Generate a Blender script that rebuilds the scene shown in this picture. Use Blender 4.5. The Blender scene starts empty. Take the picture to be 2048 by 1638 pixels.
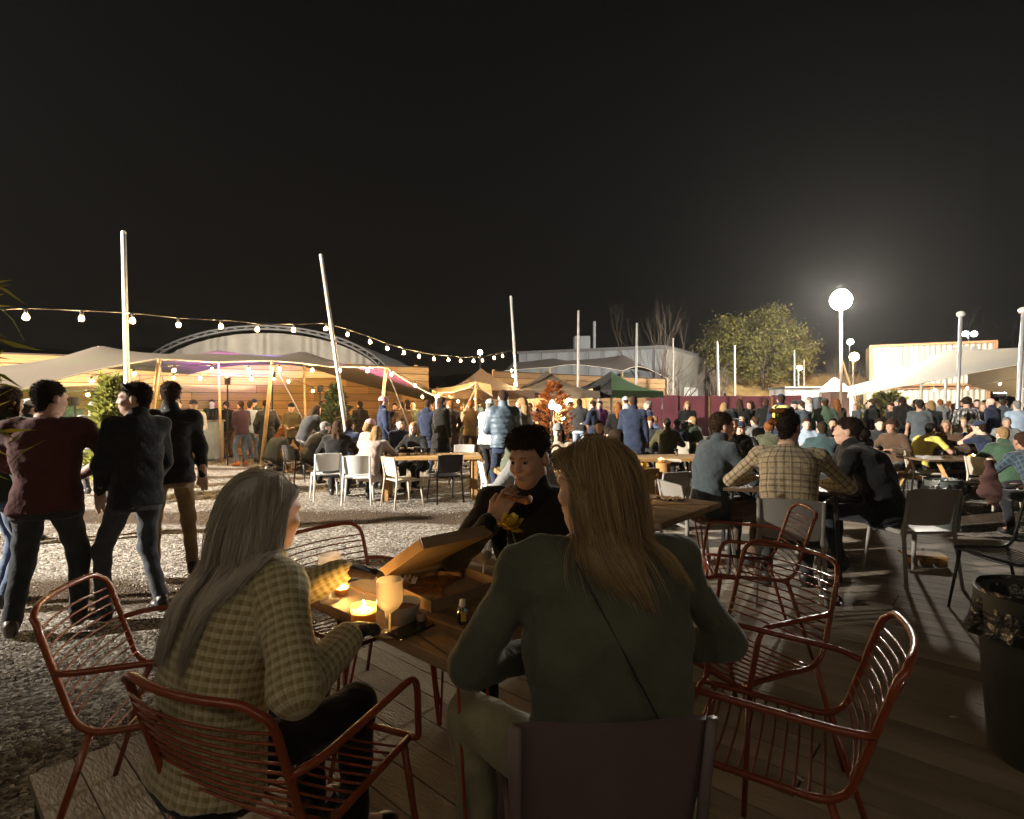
import bpy, math, random
import numpy as np
from math import sin, cos, pi, radians as rad
from mathutils import Vector, Matrix

SC = bpy.context.scene
COL = SC.collection
random.seed(7); RNG = np.random.default_rng(7)

# ------------------------------------------------------------------ camera
F = 1100.0                       # focal length in photo pixels (photo 2048 x 1638, horizon at row 810)
CAMZ = 1.61
cam = bpy.data.cameras.new('camera'); camo = bpy.data.objects.new('camera', cam); COL.objects.link(camo)
camo.location = (0, 0, CAMZ); camo.rotation_euler = (rad(90), 0, 0)
cam.sensor_fit = 'HORIZONTAL'; cam.sensor_width = 36; cam.lens = 36 * F / 2048
cam.shift_y = -9 / 2048; cam.clip_start = 0.05; cam.clip_end = 900
SC.camera = camo

# ------------------------------------------------------------------ night sky
W = bpy.data.worlds.new('World'); SC.world = W; W.use_nodes = True
nt = W.node_tree; nt.nodes.clear()
out = nt.nodes.new('ShaderNodeOutputWorld'); bg = nt.nodes.new('ShaderNodeBackground')
tc = nt.nodes.new('ShaderNodeTexCoord'); sp = nt.nodes.new('ShaderNodeSeparateXYZ')
cr = nt.nodes.new('ShaderNodeValToRGB')
cr.color_ramp.elements[0].position = 0.0; cr.color_ramp.elements[0].color = (0.0150, 0.0122, 0.0096, 1)
cr.color_ramp.elements[1].position = 0.6; cr.color_ramp.elements[1].color = (0.0052, 0.0052, 0.0047, 1)
e = cr.color_ramp.elements.new(0.14); e.color = (0.0090, 0.0082, 0.0071, 1)
nt.links.new(tc.outputs['Generated'], sp.inputs[0]); nt.links.new(sp.outputs['Z'], cr.inputs[0])
nt.links.new(cr.outputs[0], bg.inputs['Color']); bg.inputs['Strength'].default_value = 0.52
nt.links.new(bg.outputs[0], out.inputs['Surface'])

# ------------------------------------------------------------------ exposure and render settings
SC.view_settings.view_transform = 'Standard'; SC.view_settings.look = 'None'
SC.view_settings.exposure = 0.0; SC.view_settings.gamma = 1.0
cy = SC.cycles if hasattr(SC, 'cycles') else None
SC.render.engine = 'CYCLES'
SC.cycles.use_denoising = True; SC.cycles.denoiser = 'OPENIMAGEDENOISE'
SC.cycles.max_bounces = 5; SC.cycles.diffuse_bounces = 2; SC.cycles.glossy_bounces = 3
SC.cycles.transmission_bounces = 5; SC.cycles.transparent_max_bounces = 8
SC.cycles.sample_clamp_indirect = 4.0; SC.cycles.caustics_reflective = False; SC.cycles.caustics_refractive = False
SC.cycles.use_light_tree = True; SC.cycles.use_adaptive_sampling = True; SC.cycles.adaptive_threshold = 0.04; SC.cycles.volume_bounces = 0

# strengths of the lamps that are built with their fixtures further down
P_SITE = 21000.0      # floodlight on the far mast
P_LEFT = 29000.0      # floodlight on the mast beside the yard, out of frame
BULB = 1900.0
HAZE = 0.00032

# ================================================================== helpers
def X_of(px, Y): return (px - 1024) / F * Y
def Z_of(py, Y): return CAMZ - (py - 810) / F * Y
def at(px, py, Y): return (X_of(px, Y), Y, Z_of(py, Y))
def gnd(px, py, z0=0.0):
    Y = (CAMZ - z0) * F / (py - 810); return (X_of(px, Y), Y, z0)
def facing(dx, dy): return math.atan2(-dx, dy)

E1 = np.array([0.663, 0.748]); E2 = np.array([0.748, -0.663])      # axes of the deck and its tables
DECK_Z = 0.14

# ---- materials
MATS = {}
def _nodes(name):
    m = bpy.data.materials.new(name); m.use_nodes = True
    n = m.node_tree.nodes; b = n['Principled BSDF']; return m, n, m.node_tree.links, b
def mat(name, col, rough=0.8, metal=0.0, var=0.25, vscale=6.0, bump=0.0, bscale=40.0, spec=None, sheen=0.0, coat=0.0, stretch=None, dark=None):
    if name in MATS: return MATS[name]
    m, n, l, b = _nodes(name)
    b.inputs['Roughness'].default_value = rough; b.inputs['Metallic'].default_value = metal
    if spec is not None: b.inputs['Specular IOR Level'].default_value = spec
    if sheen: b.inputs['Sheen Weight'].default_value = sheen
    if coat: b.inputs['Coat Weight'].default_value = coat; b.inputs['Coat Roughness'].default_value = 0.15
    tc = n.new('ShaderNodeTexCoord'); src = tc.outputs['Object']
    if stretch:
        mp = n.new('ShaderNodeMapping'); mp.inputs['Scale'].default_value = stretch; l.new(src, mp.inputs[0]); src = mp.outputs[0]
    if var:
        no = n.new('ShaderNodeTexNoise'); no.inputs['Scale'].default_value = vscale; no.inputs['Detail'].default_value = 5
        l.new(src, no.inputs['Vector'])
        oi = n.new('ShaderNodeObjectInfo')
        ad = n.new('ShaderNodeMath'); ad.operation = 'MULTIPLY_ADD'; ad.inputs[1].default_value = 0.35; l.new(oi.outputs['Random'], ad.inputs[0]); l.new(no.outputs['Fac'], ad.inputs[2])
        mr = n.new('ShaderNodeMapRange'); mr.inputs[1].default_value = 0.35; mr.inputs[2].default_value = 1.0
        l.new(ad.outputs[0], mr.inputs[0])
        mx = n.new('ShaderNodeMix'); mx.data_type = 'RGBA'
        d = dark if dark else tuple(c * (1 - var) for c in col[:3]); li = tuple(min(1, c * (1 + var * 0.7)) for c in col[:3])
        mx.inputs[6].default_value = (*d, 1); mx.inputs[7].default_value = (*li, 1)
        l.new(mr.outputs[0], mx.inputs[0]); l.new(mx.outputs[2], b.inputs['Base Color'])
    else: b.inputs['Base Color'].default_value = (*col[:3], 1)
    if bump:
        n2 = n.new('ShaderNodeTexNoise'); n2.inputs['Scale'].default_value = bscale; n2.inputs['Detail'].default_value = 4
        l.new(src, n2.inputs['Vector'])
        bp = n.new('ShaderNodeBump'); bp.inputs['Strength'].default_value = bump; bp.inputs['Distance'].default_value = 0.02
        l.new(n2.outputs['Fac'], bp.inputs['Height']); l.new(bp.outputs[0], b.inputs['Normal'])
    MATS[name] = m; return m
def emat(name, col, strength):
    if name in MATS: return MATS[name]
    m, n, l, b = _nodes(name); b.inputs['Base Color'].default_value = (*col, 1)
    b.inputs['Emission Color'].default_value = (*col, 1); b.inputs['Emission Strength'].default_value = strength
    MATS[name] = m; return m
def glassmat(name, col=(1, 1, 1), rough=0.02, trans=1.0, thin=True):
    if name in MATS: return MATS[name]
    m, n, l, b = _nodes(name); b.inputs['Base Color'].default_value = (*col, 1)
    b.inputs['Roughness'].default_value = rough; b.inputs['Transmission Weight'].default_value = trans; b.inputs['IOR'].default_value = 1.3 if thin else 1.45
    MATS[name] = m; return m
def translucent(name, col, mixf=0.5, rough=0.6):
    """paper-, wax- or fabric-like: half diffuse, half translucent"""
    if name in MATS: return MATS[name]
    m, n, l, b = _nodes(name); b.inputs['Base Color'].default_value = (*col, 1); b.inputs['Roughness'].default_value = rough
    t = n.new('ShaderNodeBsdfTranslucent'); t.inputs['Color'].default_value = (*col, 1)
    mx = n.new('ShaderNodeMixShader'); mx.inputs[0].default_value = mixf
    l.new(b.outputs[0], mx.inputs[1]); l.new(t.outputs[0], mx.inputs[2])
    l.new(mx.outputs[0], n['Material Output'].inputs['Surface']); MATS[name] = m; return m
def frosted(name, col, diff, tr, emit=0.0):
    """thin frosted shell: part diffuse, part translucent, part clear; a lamp globe also glows"""
    if name in MATS: return MATS[name]
    m, n, l, b = _nodes(name); b.inputs['Base Color'].default_value = (*col, 1); b.inputs['Roughness'].default_value = .3
    if emit: b.inputs['Emission Color'].default_value = (*col, 1); b.inputs['Emission Strength'].default_value = emit
    t = n.new('ShaderNodeBsdfTranslucent'); t.inputs['Color'].default_value = (*col, 1); c = n.new('ShaderNodeBsdfTransparent')
    m1 = n.new('ShaderNodeMixShader'); m1.inputs[0].default_value = 1 - diff; l.new(b.outputs[0], m1.inputs[1]); l.new(t.outputs[0], m1.inputs[2])
    m2 = n.new('ShaderNodeMixShader'); m2.inputs[0].default_value = tr; l.new(m1.outputs[0], m2.inputs[1]); l.new(c.outputs[0], m2.inputs[2])
    l.new(m2.outputs[0], n['Material Output'].inputs['Surface']); MATS[name] = m; return m
def cloth(col, kind='plain'):
    key = 'cloth_%s_%02d_%02d_%02d' % (kind, *[int(round(c * 99)) for c in col])
    if kind == 'puffer': return mat(key, col, 0.5, 0, 0.18, 5, 0.25, 18, spec=0.35)
    if kind == 'leather': return mat(key, col, 0.42, 0, 0.2, 8, 0.3, 30, spec=0.5)
    return mat(key, col, 0.92, 0, 0.3, 7, 0.45, 26, spec=0.15, sheen=0.15)
def pattern_cloth(name, fn):
    """cloth whose colour is a woven pattern over the garment's own (u, v) attribute"""
    if name in MATS: return MATS[name]
    m, n, l, b = _nodes(name); b.inputs['Roughness'].default_value = 0.95; b.inputs['Sheen Weight'].default_value = 0.2
    b.inputs['Specular IOR Level'].default_value = 0.15
    at_ = n.new('ShaderNodeAttribute'); at_.attribute_name = 'weave'
    s = n.new('ShaderNodeSeparateXYZ'); l.new(at_.outputs['Vector'], s.inputs[0])
    def band(axis, period, width, phase=0.0):
        a = n.new('ShaderNodeMath'); a.operation = 'MULTIPLY_ADD'; a.inputs[1].default_value = 1 / period; a.inputs[2].default_value = phase + 50
        l.new(s.outputs[axis], a.inputs[0])
        f = n.new('ShaderNodeMath'); f.operation = 'FRACT'; l.new(a.outputs[0], f.inputs[0])
        c = n.new('ShaderNodeMath'); c.operation = 'LESS_THAN'; c.inputs[1].default_value = width; l.new(f.outputs[0], c.inputs[0])
        return c.outputs[0]
    def over(base, fac, col, k=1.0):
        mx = n.new('ShaderNodeMix'); mx.data_type = 'RGBA'
        g = n.new('ShaderNodeMath'); g.operation = 'MULTIPLY'; g.inputs[1].default_value = k; l.new(fac, g.inputs[0]); l.new(g.outputs[0], mx.inputs[0])
        if isinstance(base, tuple): mx.inputs[6].default_value = (*base, 1)
        else: l.new(base, mx.inputs[6])
        mx.inputs[7].default_value = (*col, 1); return mx.outputs[2]
    res = fn(band, over)
    tc = n.new('ShaderNodeTexCoord'); no = n.new('ShaderNodeTexNoise'); no.inputs['Scale'].default_value = 60; no.inputs['Detail'].default_value = 3
    l.new(tc.outputs['Object'], no.inputs['Vector'])
    mr = n.new('ShaderNodeMapRange'); mr.inputs[3].default_value = 0.65; mr.inputs[4].default_value = 1.25; l.new(no.outputs['Fac'], mr.inputs[0])
    mu = n.new('ShaderNodeMix'); mu.data_type = 'RGBA'; mu.blend_type = 'MULTIPLY'; mu.inputs[0].default_value = 1
    l.new(res, mu.inputs[6]); cb = n.new('ShaderNodeCombineXYZ')
    for i in range(3): l.new(mr.outputs[0], cb.inputs[i])
    l.new(cb.outputs[0], mu.inputs[7]); l.new(mu.outputs[2], b.inputs['Base Color'])
    n2 = n.new('ShaderNodeTexNoise'); n2.inputs['Scale'].default_value = 22; l.new(tc.outputs['Object'], n2.inputs['Vector'])
    bp = n.new('ShaderNodeBump'); bp.inputs['Strength'].default_value = 0.4; bp.inputs['Distance'].default_value = 0.02
    l.new(n2.outputs['Fac'], bp.inputs['Height']); l.new(bp.outputs[0], b.inputs['Normal'])
    MATS[name] = m; return m
def skin(tone=0):
    c = [(0.46, 0.27, 0.19), (0.52, 0.33, 0.25), (0.34, 0.19, 0.125), (0.58, 0.38, 0.30)][tone % 4]
    return mat('skin_%d' % tone, c, 0.55, 0, 0.12, 30, 0.05, 120, spec=0.4)
HAIRC = {'black': (0.012, 0.010, 0.009), 'brown': (0.045, 0.025, 0.014), 'dark': (0.022, 0.014, 0.009), 'blond': (0.30, 0.19, 0.09),
         'grey': (0.20, 0.19, 0.175), 'ginger': (0.19, 0.07, 0.022), 'ash': (0.20, 0.15, 0.10)}
def hairmat(c): return mat('hair_' + c, HAIRC[c], 0.8, 0, 0.5, 60, 0.9, 130, spec=0.12, stretch=(1, 1, 0.25))

# ---- mesh collector
class MB:
    def __init__(s): s.v = []; s.f = []; s.m = []; s.n = 0
    def add(s, v, f, mi=0):
        v = np.asarray(v, float); s.v.append(v); o = s.n
        s.f += [tuple(i + o for i in q) for q in f]; s.m += [mi] * len(f); s.n += len(v); return s
    def box(s, c, d, R=None, mi=0, taper=1.0):
        q = np.array([(x, y, z) for z in (-.5, .5) for y in (-.5, .5) for x in (-.5, .5)]) * np.array(d)
        if taper != 1: q[4:, :2] *= taper
        if R is not None: q = q @ np.asarray(R, float).T
        s.add(q + np.array(c), [(0, 2, 3, 1), (4, 5, 7, 6), (0, 1, 5, 4), (2, 6, 7, 3), (0, 4, 6, 2), (1, 3, 7, 5)], mi); return s
    def bbox(s, c, d, bev=0.01, R=None, mi=0):
        """box with chamfered vertical and top edges"""
        x, y, z = np.array(d) / 2; b = min(bev, x * .9, y * .9, z * .9); L = []
        for zz, k in ((-z, b), (-z + b, 0), (z - b, 0), (z, b)):
            for (sx, sy) in ((-1, -1), (1, -1), (1, 1), (-1, 1)):
                xx = x - k; yy = y - k
                L += [(sx * (xx - (b if sx * sy > 0 else 0)), sy * (yy - (0 if sx * sy > 0 else b)), zz), (sx * (xx - (0 if sx * sy > 0 else b)), sy * (yy - (b if sx * sy > 0 else 0)), zz)]
        q = np.array(L); q = q if R is None else q @ np.asarray(R, float).T
        f = [tuple(range(7, -1, -1)), tuple(range(24, 32))]
        for r in range(3):
            for i in range(8): f.append((r * 8 + i, r * 8 + (i + 1) % 8, r * 8 + 8 + (i + 1) % 8, r * 8 + 8 + i))
        s.add(q + np.array(c), f, mi); return s
    def tube(s, pts, r, sides=8, closed=False, mi=0, caps=True, flat=1.0):
        P = np.asarray(pts, float); n = len(P); r = np.broadcast_to(np.asarray(r, float), (n,))
        T = np.zeros_like(P)
        if closed: T = np.roll(P, -1, 0) - np.roll(P, 1, 0)
        else: T[1:-1] = P[2:] - P[:-2]; T[0] = P[1] - P[0]; T[-1] = P[-1] - P[-2]
        T /= np.linalg.norm(T, axis=1, keepdims=True) + 1e-9
        u = np.cross(T[0], (0, 0, 1)); u = u if np.linalg.norm(u) > .05 else np.cross(T[0], (1, 0, 0)); u /= np.linalg.norm(u)
        V = []
        for i in range(n):
            u = u - T[i] * (u @ T[i]); u /= np.linalg.norm(u) + 1e-9; w = np.cross(T[i], u)
            a = np.arange(sides) * 2 * pi / sides
            V.append(P[i] + r[i] * (np.outer(np.cos(a), u) + flat * np.outer(np.sin(a), w)))
        f = []
        for i in range(n if closed else n - 1):
            j = (i + 1) % n
            for k in range(sides): f.append((i * sides + k, i * sides + (k + 1) % sides, j * sides + (k + 1) % sides, j * sides + k))
        if caps and not closed: f += [tuple(range(sides - 1, -1, -1)), tuple((n - 1) * sides + k for k in range(sides))]
        s.add(np.concatenate(V), f, mi); return s
    def lathe(s, prof, c=(0, 0, 0), sides=20, mi=0, sx=1, sy=1, R=None):
        V = []; f = []
        for (r, z) in prof:
            for k in range(sides): V.append((r * cos(2 * pi * k / sides) * sx, r * sin(2 * pi * k / sides) * sy, z))
        for i in range(len(prof) - 1):
            for k in range(sides): f.append((i * sides + k, i * sides + (k + 1) % sides, (i + 1) * sides + (k + 1) % sides, (i + 1) * sides + k))
        V = np.array(V); V = V if R is None else V @ np.asarray(R).T
        s.add(V + np.array(c), f, mi); return s
    def grid(s, G, mi=0, two=None):
        """G: (m, n, 3) array of points; two: thickness vector or scalar gives a second side"""
        G = np.asarray(G, float); m, n = G.shape[:2]
        f = [(i * n + j, i * n + j + 1, (i + 1) * n + j + 1, (i + 1) * n + j) for i in range(m - 1) for j in range(n - 1)]
        if two is None: s.add(G.reshape(-1, 3), f, mi); return s
        if np.isscalar(two):
            du = np.gradient(G, axis=0); dv = np.gradient(G, axis=1); N = np.cross(du, dv); N /= np.linalg.norm(N, axis=2, keepdims=True) + 1e-9; off = N * two
        else: off = np.array(two)
        V = np.concatenate([G.reshape(-1, 3), (G + off).reshape(-1, 3)]); k = m * n
        f2 = [tuple(k + i for i in reversed(q)) for q in f]
        ring = [j for j in range(n)] + [i * n + n - 1 for i in range(1, m)] + [(m - 1) * n + j for j in range(n - 2, -1, -1)] + [i * n for i in range(m - 2, 0, -1)]
        f3 = [(ring[(i + 1) % len(ring)], ring[i], k + ring[i], k + ring[(i + 1) % len(ring)]) for i in range(len(ring))]
        s.add(V, f + f2 + f3, mi); return s
    def mesh(s, name, mats, smooth=False):
        me = bpy.data.meshes.new(name); V = np.concatenate(s.v) if s.v else np.zeros((0, 3))
        me.from_pydata(V.tolist(), [], s.f)
        for m in (mats if isinstance(mats, (list, tuple)) else [mats]): me.materials.append(m)
        if len(set(s.m)) > 1: me.polygons.foreach_set('material_index', s.m)
        if smooth is True: me.polygons.foreach_set('use_smooth', [True] * len(me.polygons))
        me.update()
        if smooth == 'auto': me.set_sharp_from_angle(angle=rad(38)); me.polygons.foreach_set('use_smooth', [True] * len(me.polygons))
        return me
    def build(s, name, mats, parent=None, smooth=False): return link(name, s.mesh(name, mats, smooth), parent)

def link(name, me, parent=None, loc=None, rz=None):
    o = bpy.data.objects.new(name, me); COL.objects.link(o)
    if parent is not None: o.parent = parent
    if loc is not None: o.location = loc
    if rz is not None: o.rotation_euler.z = rz
    return o
def tag(o, label=None, cat=None, group=None, kind=None):
    if label: o['label'] = label
    if cat: o['category'] = cat
    if group: o['group'] = group
    if kind: o['kind'] = kind
    return o
def thing(name, label, cat, loc=(0, 0, 0), rz=0.0, group=None):
    o = bpy.data.objects.new(name, None); COL.objects.link(o); o.empty_display_size = 0.1
    o.location = loc; o.rotation_euler.z = rz; return tag(o, label, cat, group)
def kids(o): return [c for c in bpy.data.objects if c.parent == o]
def copy_tree(o, ch, loc, rz, label, mats=None):
    """copy thing o; ch: its [(child, [grandchildren])]"""
    c = o.copy(); COL.objects.link(c); c.location = loc; c.rotation_euler.z = rz; c['label'] = label; parts = []
    for p, gs in ch:
        q = p.copy(); COL.objects.link(q); q.parent = c; parts.append(q)
        for g in gs: h = g.copy(); COL.objects.link(h); h.parent = q
    return c, parts
def rbf_surface(ctrl, lin=True):
    C = np.array(ctrl, float); n = len(C)
    K = np.linalg.norm(C[:, None, :2] - C[None, :, :2], axis=2)
    A = np.zeros((n + 3, n + 3)); A[:n, :n] = K; A[:n, n] = 1; A[:n, n + 1:] = C[:, :2]; A[n:, :n] = A[:n, n:].T
    w = np.linalg.solve(A, np.concatenate([C[:, 2], [0, 0, 0]]))
    def f(x, y):
        q = np.stack([x, y], -1); r = np.linalg.norm(q[..., None, :] - C[:, :2], axis=-1)
        return r @ w[:n] + w[n] + q @ w[n + 1:]
    return f
def spot(name, loc, target, power, col, size, blend, radius, parent=None):
    L = bpy.data.lights.new(name, 'SPOT'); L.energy = power; L.color = col; L.spot_size = size; L.spot_blend = blend; L.shadow_soft_size = radius
    o = bpy.data.objects.new(name, L); COL.objects.link(o)
    d = Vector(target) - Vector(loc); o.rotation_euler = d.to_track_quat('-Z', 'Y').to_euler(); o.location = loc
    return o
def bend(pts, r, n=6):
    """round the corners of a polyline"""
    P = [np.array(p, float) for p in pts]; out = [P[0]]
    for i in range(1, len(P) - 1):
        a = P[i - 1] - P[i]; b = P[i + 1] - P[i]; la = np.linalg.norm(a); lb = np.linalg.norm(b); k = min(r, la * .48, lb * .48)
        p0 = P[i] + a / la * k; p2 = P[i] + b / lb * k
        for t in np.linspace(0, 1, n): out.append((1 - t) ** 2 * p0 + 2 * t * (1 - t) * P[i] + t * t * p2)
    out.append(P[-1]); return np.array(out)

# ================================================================== setting
def vnoise(x, y, s=1.0):
    return (np.sin(x * 1.7 * s + 1.3 * np.sin(y * 1.1 * s)) + np.sin(y * 2.3 * s + 0.9 * np.sin(x * 1.9 * s + 2)) + np.sin((x + y) * 3.1 * s + 1)) / 3
def ground_mat():
    m, n, l, b = _nodes('gravel_ground'); b.inputs['Roughness'].default_value = 0.95; b.inputs['Specular IOR Level'].default_value = 0.2
    tc = n.new('ShaderNodeTexCoord'); s = n.new('ShaderNodeSeparateXYZ'); l.new(tc.outputs['Object'], s.inputs[0])
    vo = n.new('ShaderNodeTexVoronoi'); vo.inputs['Scale'].default_value = 34; l.new(tc.outputs['Object'], vo.inputs['Vector'])
    v2 = n.new('ShaderNodeTexVoronoi'); v2.inputs['Scale'].default_value = 34; v2.feature = 'DISTANCE_TO_EDGE'; l.new(tc.outputs['Object'], v2.inputs['Vector'])
    hs = n.new('ShaderNodeSeparateColor'); l.new(vo.outputs['Color'], hs.inputs[0])
    cr = n.new('ShaderNodeValToRGB'); E = cr.color_ramp.elements
    E[0].color = (0.10, 0.088, 0.075, 1); E[1].color = (0.52, 0.49, 0.45, 1); q = E.new(0.5); q.color = (0.29, 0.26, 0.22, 1)
    l.new(hs.outputs[0], cr.inputs[0])
    no = n.new('ShaderNodeTexNoise'); no.inputs['Scale'].default_value = 0.9; no.inputs['Detail'].default_value = 8; l.new(tc.outputs['Object'], no.inputs['Vector'])
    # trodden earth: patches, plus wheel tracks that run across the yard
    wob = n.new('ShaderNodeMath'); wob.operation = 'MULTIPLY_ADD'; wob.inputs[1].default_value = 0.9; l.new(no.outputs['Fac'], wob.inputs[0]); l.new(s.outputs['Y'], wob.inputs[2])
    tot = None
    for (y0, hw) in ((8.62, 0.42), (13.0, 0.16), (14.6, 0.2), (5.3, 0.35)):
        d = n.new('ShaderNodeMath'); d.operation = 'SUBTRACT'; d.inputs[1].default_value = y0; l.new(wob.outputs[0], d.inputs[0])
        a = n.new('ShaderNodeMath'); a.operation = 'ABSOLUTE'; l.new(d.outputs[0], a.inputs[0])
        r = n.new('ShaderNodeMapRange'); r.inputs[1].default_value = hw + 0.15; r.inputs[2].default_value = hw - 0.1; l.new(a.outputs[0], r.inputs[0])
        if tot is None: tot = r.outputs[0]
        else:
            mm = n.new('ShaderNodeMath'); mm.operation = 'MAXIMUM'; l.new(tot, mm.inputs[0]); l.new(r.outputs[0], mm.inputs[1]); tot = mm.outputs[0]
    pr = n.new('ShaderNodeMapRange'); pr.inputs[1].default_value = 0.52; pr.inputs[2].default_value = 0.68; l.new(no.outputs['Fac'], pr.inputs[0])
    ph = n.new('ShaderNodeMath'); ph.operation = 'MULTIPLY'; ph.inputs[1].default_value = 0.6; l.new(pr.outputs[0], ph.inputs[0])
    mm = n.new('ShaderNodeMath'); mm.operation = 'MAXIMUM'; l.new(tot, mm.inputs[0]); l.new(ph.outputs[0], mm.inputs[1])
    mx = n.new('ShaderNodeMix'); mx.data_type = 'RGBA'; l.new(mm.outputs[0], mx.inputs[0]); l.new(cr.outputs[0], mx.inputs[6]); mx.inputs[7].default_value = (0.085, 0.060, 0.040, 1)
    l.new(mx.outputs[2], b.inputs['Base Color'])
    ed = n.new('ShaderNodeMapRange'); ed.inputs[2].default_value = 0.25; l.new(v2.outputs['Distance'], ed.inputs[0])
    bp = n.new('ShaderNodeBump'); bp.inputs['Strength'].default_value = 0.9; bp.inputs['Distance'].default_value = 0.025; l.new(ed.outputs[0], bp.inputs['Height'])
    n3 = n.new('ShaderNodeTexNoise'); n3.inputs['Scale'].default_value = 9; n3.inputs['Detail'].default_value = 6; l.new(tc.outputs['Object'], n3.inputs['Vector'])
    b2 = n.new('ShaderNodeBump'); b2.inputs['Strength'].default_value = 0.7; b2.inputs['Distance'].default_value = 0.08; l.new(n3.outputs['Fac'], b2.inputs['Height']); l.new(bp.outputs[0], b2.inputs['Normal'])
    l.new(b2.outputs[0], b.inputs['Normal']); return m
gx = np.concatenate([-np.geomspace(420, 17, 14), np.linspace(-16, 16, 150), np.geomspace(17, 420, 14)])
gy = np.concatenate([[-400, -120, -40, -12], np.linspace(-4, 30, 160), np.geomspace(31, 560, 20)])
GX, GY = np.meshgrid(gx, gy); near = np.clip((30 - GY) / 8, 0, 1)
GZ = 0.022 * vnoise(GX, GY, 1.6) + 0.03 * vnoise(GX, GY, 0.4) - 0.045
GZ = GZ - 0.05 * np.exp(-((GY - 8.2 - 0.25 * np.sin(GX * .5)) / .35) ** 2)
GZ = GZ * near - 0.05 * (1 - near)
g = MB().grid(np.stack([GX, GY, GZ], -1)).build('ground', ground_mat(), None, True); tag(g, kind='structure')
def gz(x, y):
    x = np.asarray(x, float); y = np.asarray(y, float)
    return 0.022 * vnoise(x, y, 1.6) + 0.03 * vnoise(x, y, 0.4) - 0.045 - 0.05 * np.exp(-((y - 8.2 - 0.25 * np.sin(x * .5)) / .35) ** 2)

# deck of boards
C0 = np.array([-1.92, 2.18]); DL = 7.75; DW = 10.2
dk = MB()
for (s0, s1, t0, t1, z0, z1) in ((0.02, DL - .02, 0.02, DW, 0.0, 0.098),):
    c = C0 + E1 * (s0 + s1) / 2 + E2 * (t0 + t1) / 2
    ang = math.atan2(E2[1], E2[0]); R = np.array([[cos(ang), -sin(ang), 0], [sin(ang), cos(ang), 0], [0, 0, 1]])
    dk.box((c[0], c[1], (z0 + z1) / 2 - .02), (t1 - t0, s1 - s0, z1 - z0 + .04), R)
deck = dk.build('deck', mat('deck_frame_wood', (0.03, 0.024, 0.018), 0.95)); tag(deck, kind='structure')
board_m = mat('deck_board_wood', (0.26, 0.22, 0.172), 0.9, 0, 0.5, 2.0, 0.35, 30, stretch=(0.8, 3, 3), dark=(0.15, 0.123, 0.095))
bw = 0.145; nb = int(DL / bw)
lens = [3.4, 3.4, 3.4]
bmesh_ = [MB().bbox((L / 2, 0, 0), (L - .006, bw - .0012, .038), .0015).mesh('board', board_m) for L in (3.4,)]
for i in range(nb):
    t = -random.choice((0, 1.1, 2.2)); s = (i + .5) * bw
    while t < DW - .1:
        a = max(t, 0); L = min(t + 3.4, DW) - a; p = C0 + E1 * s + E2 * a
        o = link('board', bmesh_[0], deck, (p[0], p[1], DECK_Z - .019 + random.uniform(-.0012, .0012)), ang)
        o.scale = (L / 3.4, 1, 1); o.rotation_euler.x = random.uniform(-.008, .008); t += 3.4

# loose stones lying on the yard, seen one by one only close to the camera
def stones(n, xr, yr, smin, smax, m, name):
    x = RNG.uniform(*xr, n); y = RNG.uniform(*yr, n)
    s_ = (x - C0[0]) * E1[0] + (y - C0[1]) * E1[1]; t_ = (x - C0[0]) * E2[0] + (y - C0[1]) * E2[1]
    keep = ~((s_ > -.03) & (s_ < DL + .03) & (t_ > -.03)) & (np.abs(x / np.maximum(y, .1)) < 1.05)
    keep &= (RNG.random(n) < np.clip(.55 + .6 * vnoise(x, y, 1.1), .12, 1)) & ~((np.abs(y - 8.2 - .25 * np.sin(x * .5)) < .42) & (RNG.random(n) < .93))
    x = x[keep]; y = y[keep]; n = len(x)
    O = np.array([(1, 0, 0), (-1, 0, 0), (0, 1, 0), (0, -1, 0), (0, 0, 1), (0, 0, -1)], float)
    Fo = np.array([(0, 2, 4), (2, 1, 4), (1, 3, 4), (3, 0, 4), (2, 0, 5), (1, 2, 5), (3, 1, 5), (0, 3, 5)])
    sz = RNG.uniform(smin, smax, n) * RNG.uniform(.6, 1, n); a = RNG.uniform(0, 2 * pi, n)
    V = O[None] * (1 + RNG.uniform(-.35, .35, (n, 6, 3))) + RNG.uniform(-.25, .25, (n, 6, 3)); V *= np.array([1, .75, .5]); V *= sz[:, None, None]
    c, s = np.cos(a)[:, None], np.sin(a)[:, None]; Vx = V[..., 0] * c - V[..., 1] * s; Vy = V[..., 0] * s + V[..., 1] * c
    P = np.stack([Vx + x[:, None], Vy + y[:, None], V[..., 2] + (gz(x, y) + sz * .3)[:, None]], -1).reshape(-1, 3)
    fc = (Fo[None] + (np.arange(n) * 6)[:, None, None]).reshape(-1, 3)
    me = bpy.data.meshes.new(name); me.vertices.add(len(P)); me.vertices.foreach_set('co', P.ravel())
    me.loops.add(fc.size); me.loops.foreach_set('vertex_index', fc.ravel()); me.polygons.add(len(fc))
    me.polygons.foreach_set('loop_start', np.arange(len(fc)) * 3); me.update()
    at_ = me.attributes.new('tint', 'FLOAT', 'FACE'); at_.data.foreach_set('value', np.repeat(RNG.random(n), 8))
    me.materials.append(m); o = link(name, me); return o
def stone_mat():
    m, n, l, b = _nodes('stone'); b.inputs['Roughness'].default_value = 0.8
    a = n.new('ShaderNodeAttribute'); a.attribute_name = 'tint'; cr = n.new('ShaderNodeValToRGB'); E = cr.color_ramp.elements
    E[0].color = (0.075, 0.06, 0.046, 1); E[1].color = (0.55, 0.51, 0.46, 1); q = E.new(.6); q.color = (0.22, 0.185, 0.145, 1)
    l.new(a.outputs['Fac'], cr.inputs[0]); l.new(cr.outputs[0], b.inputs['Base Color']); return m
stm = stone_mat()
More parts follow.
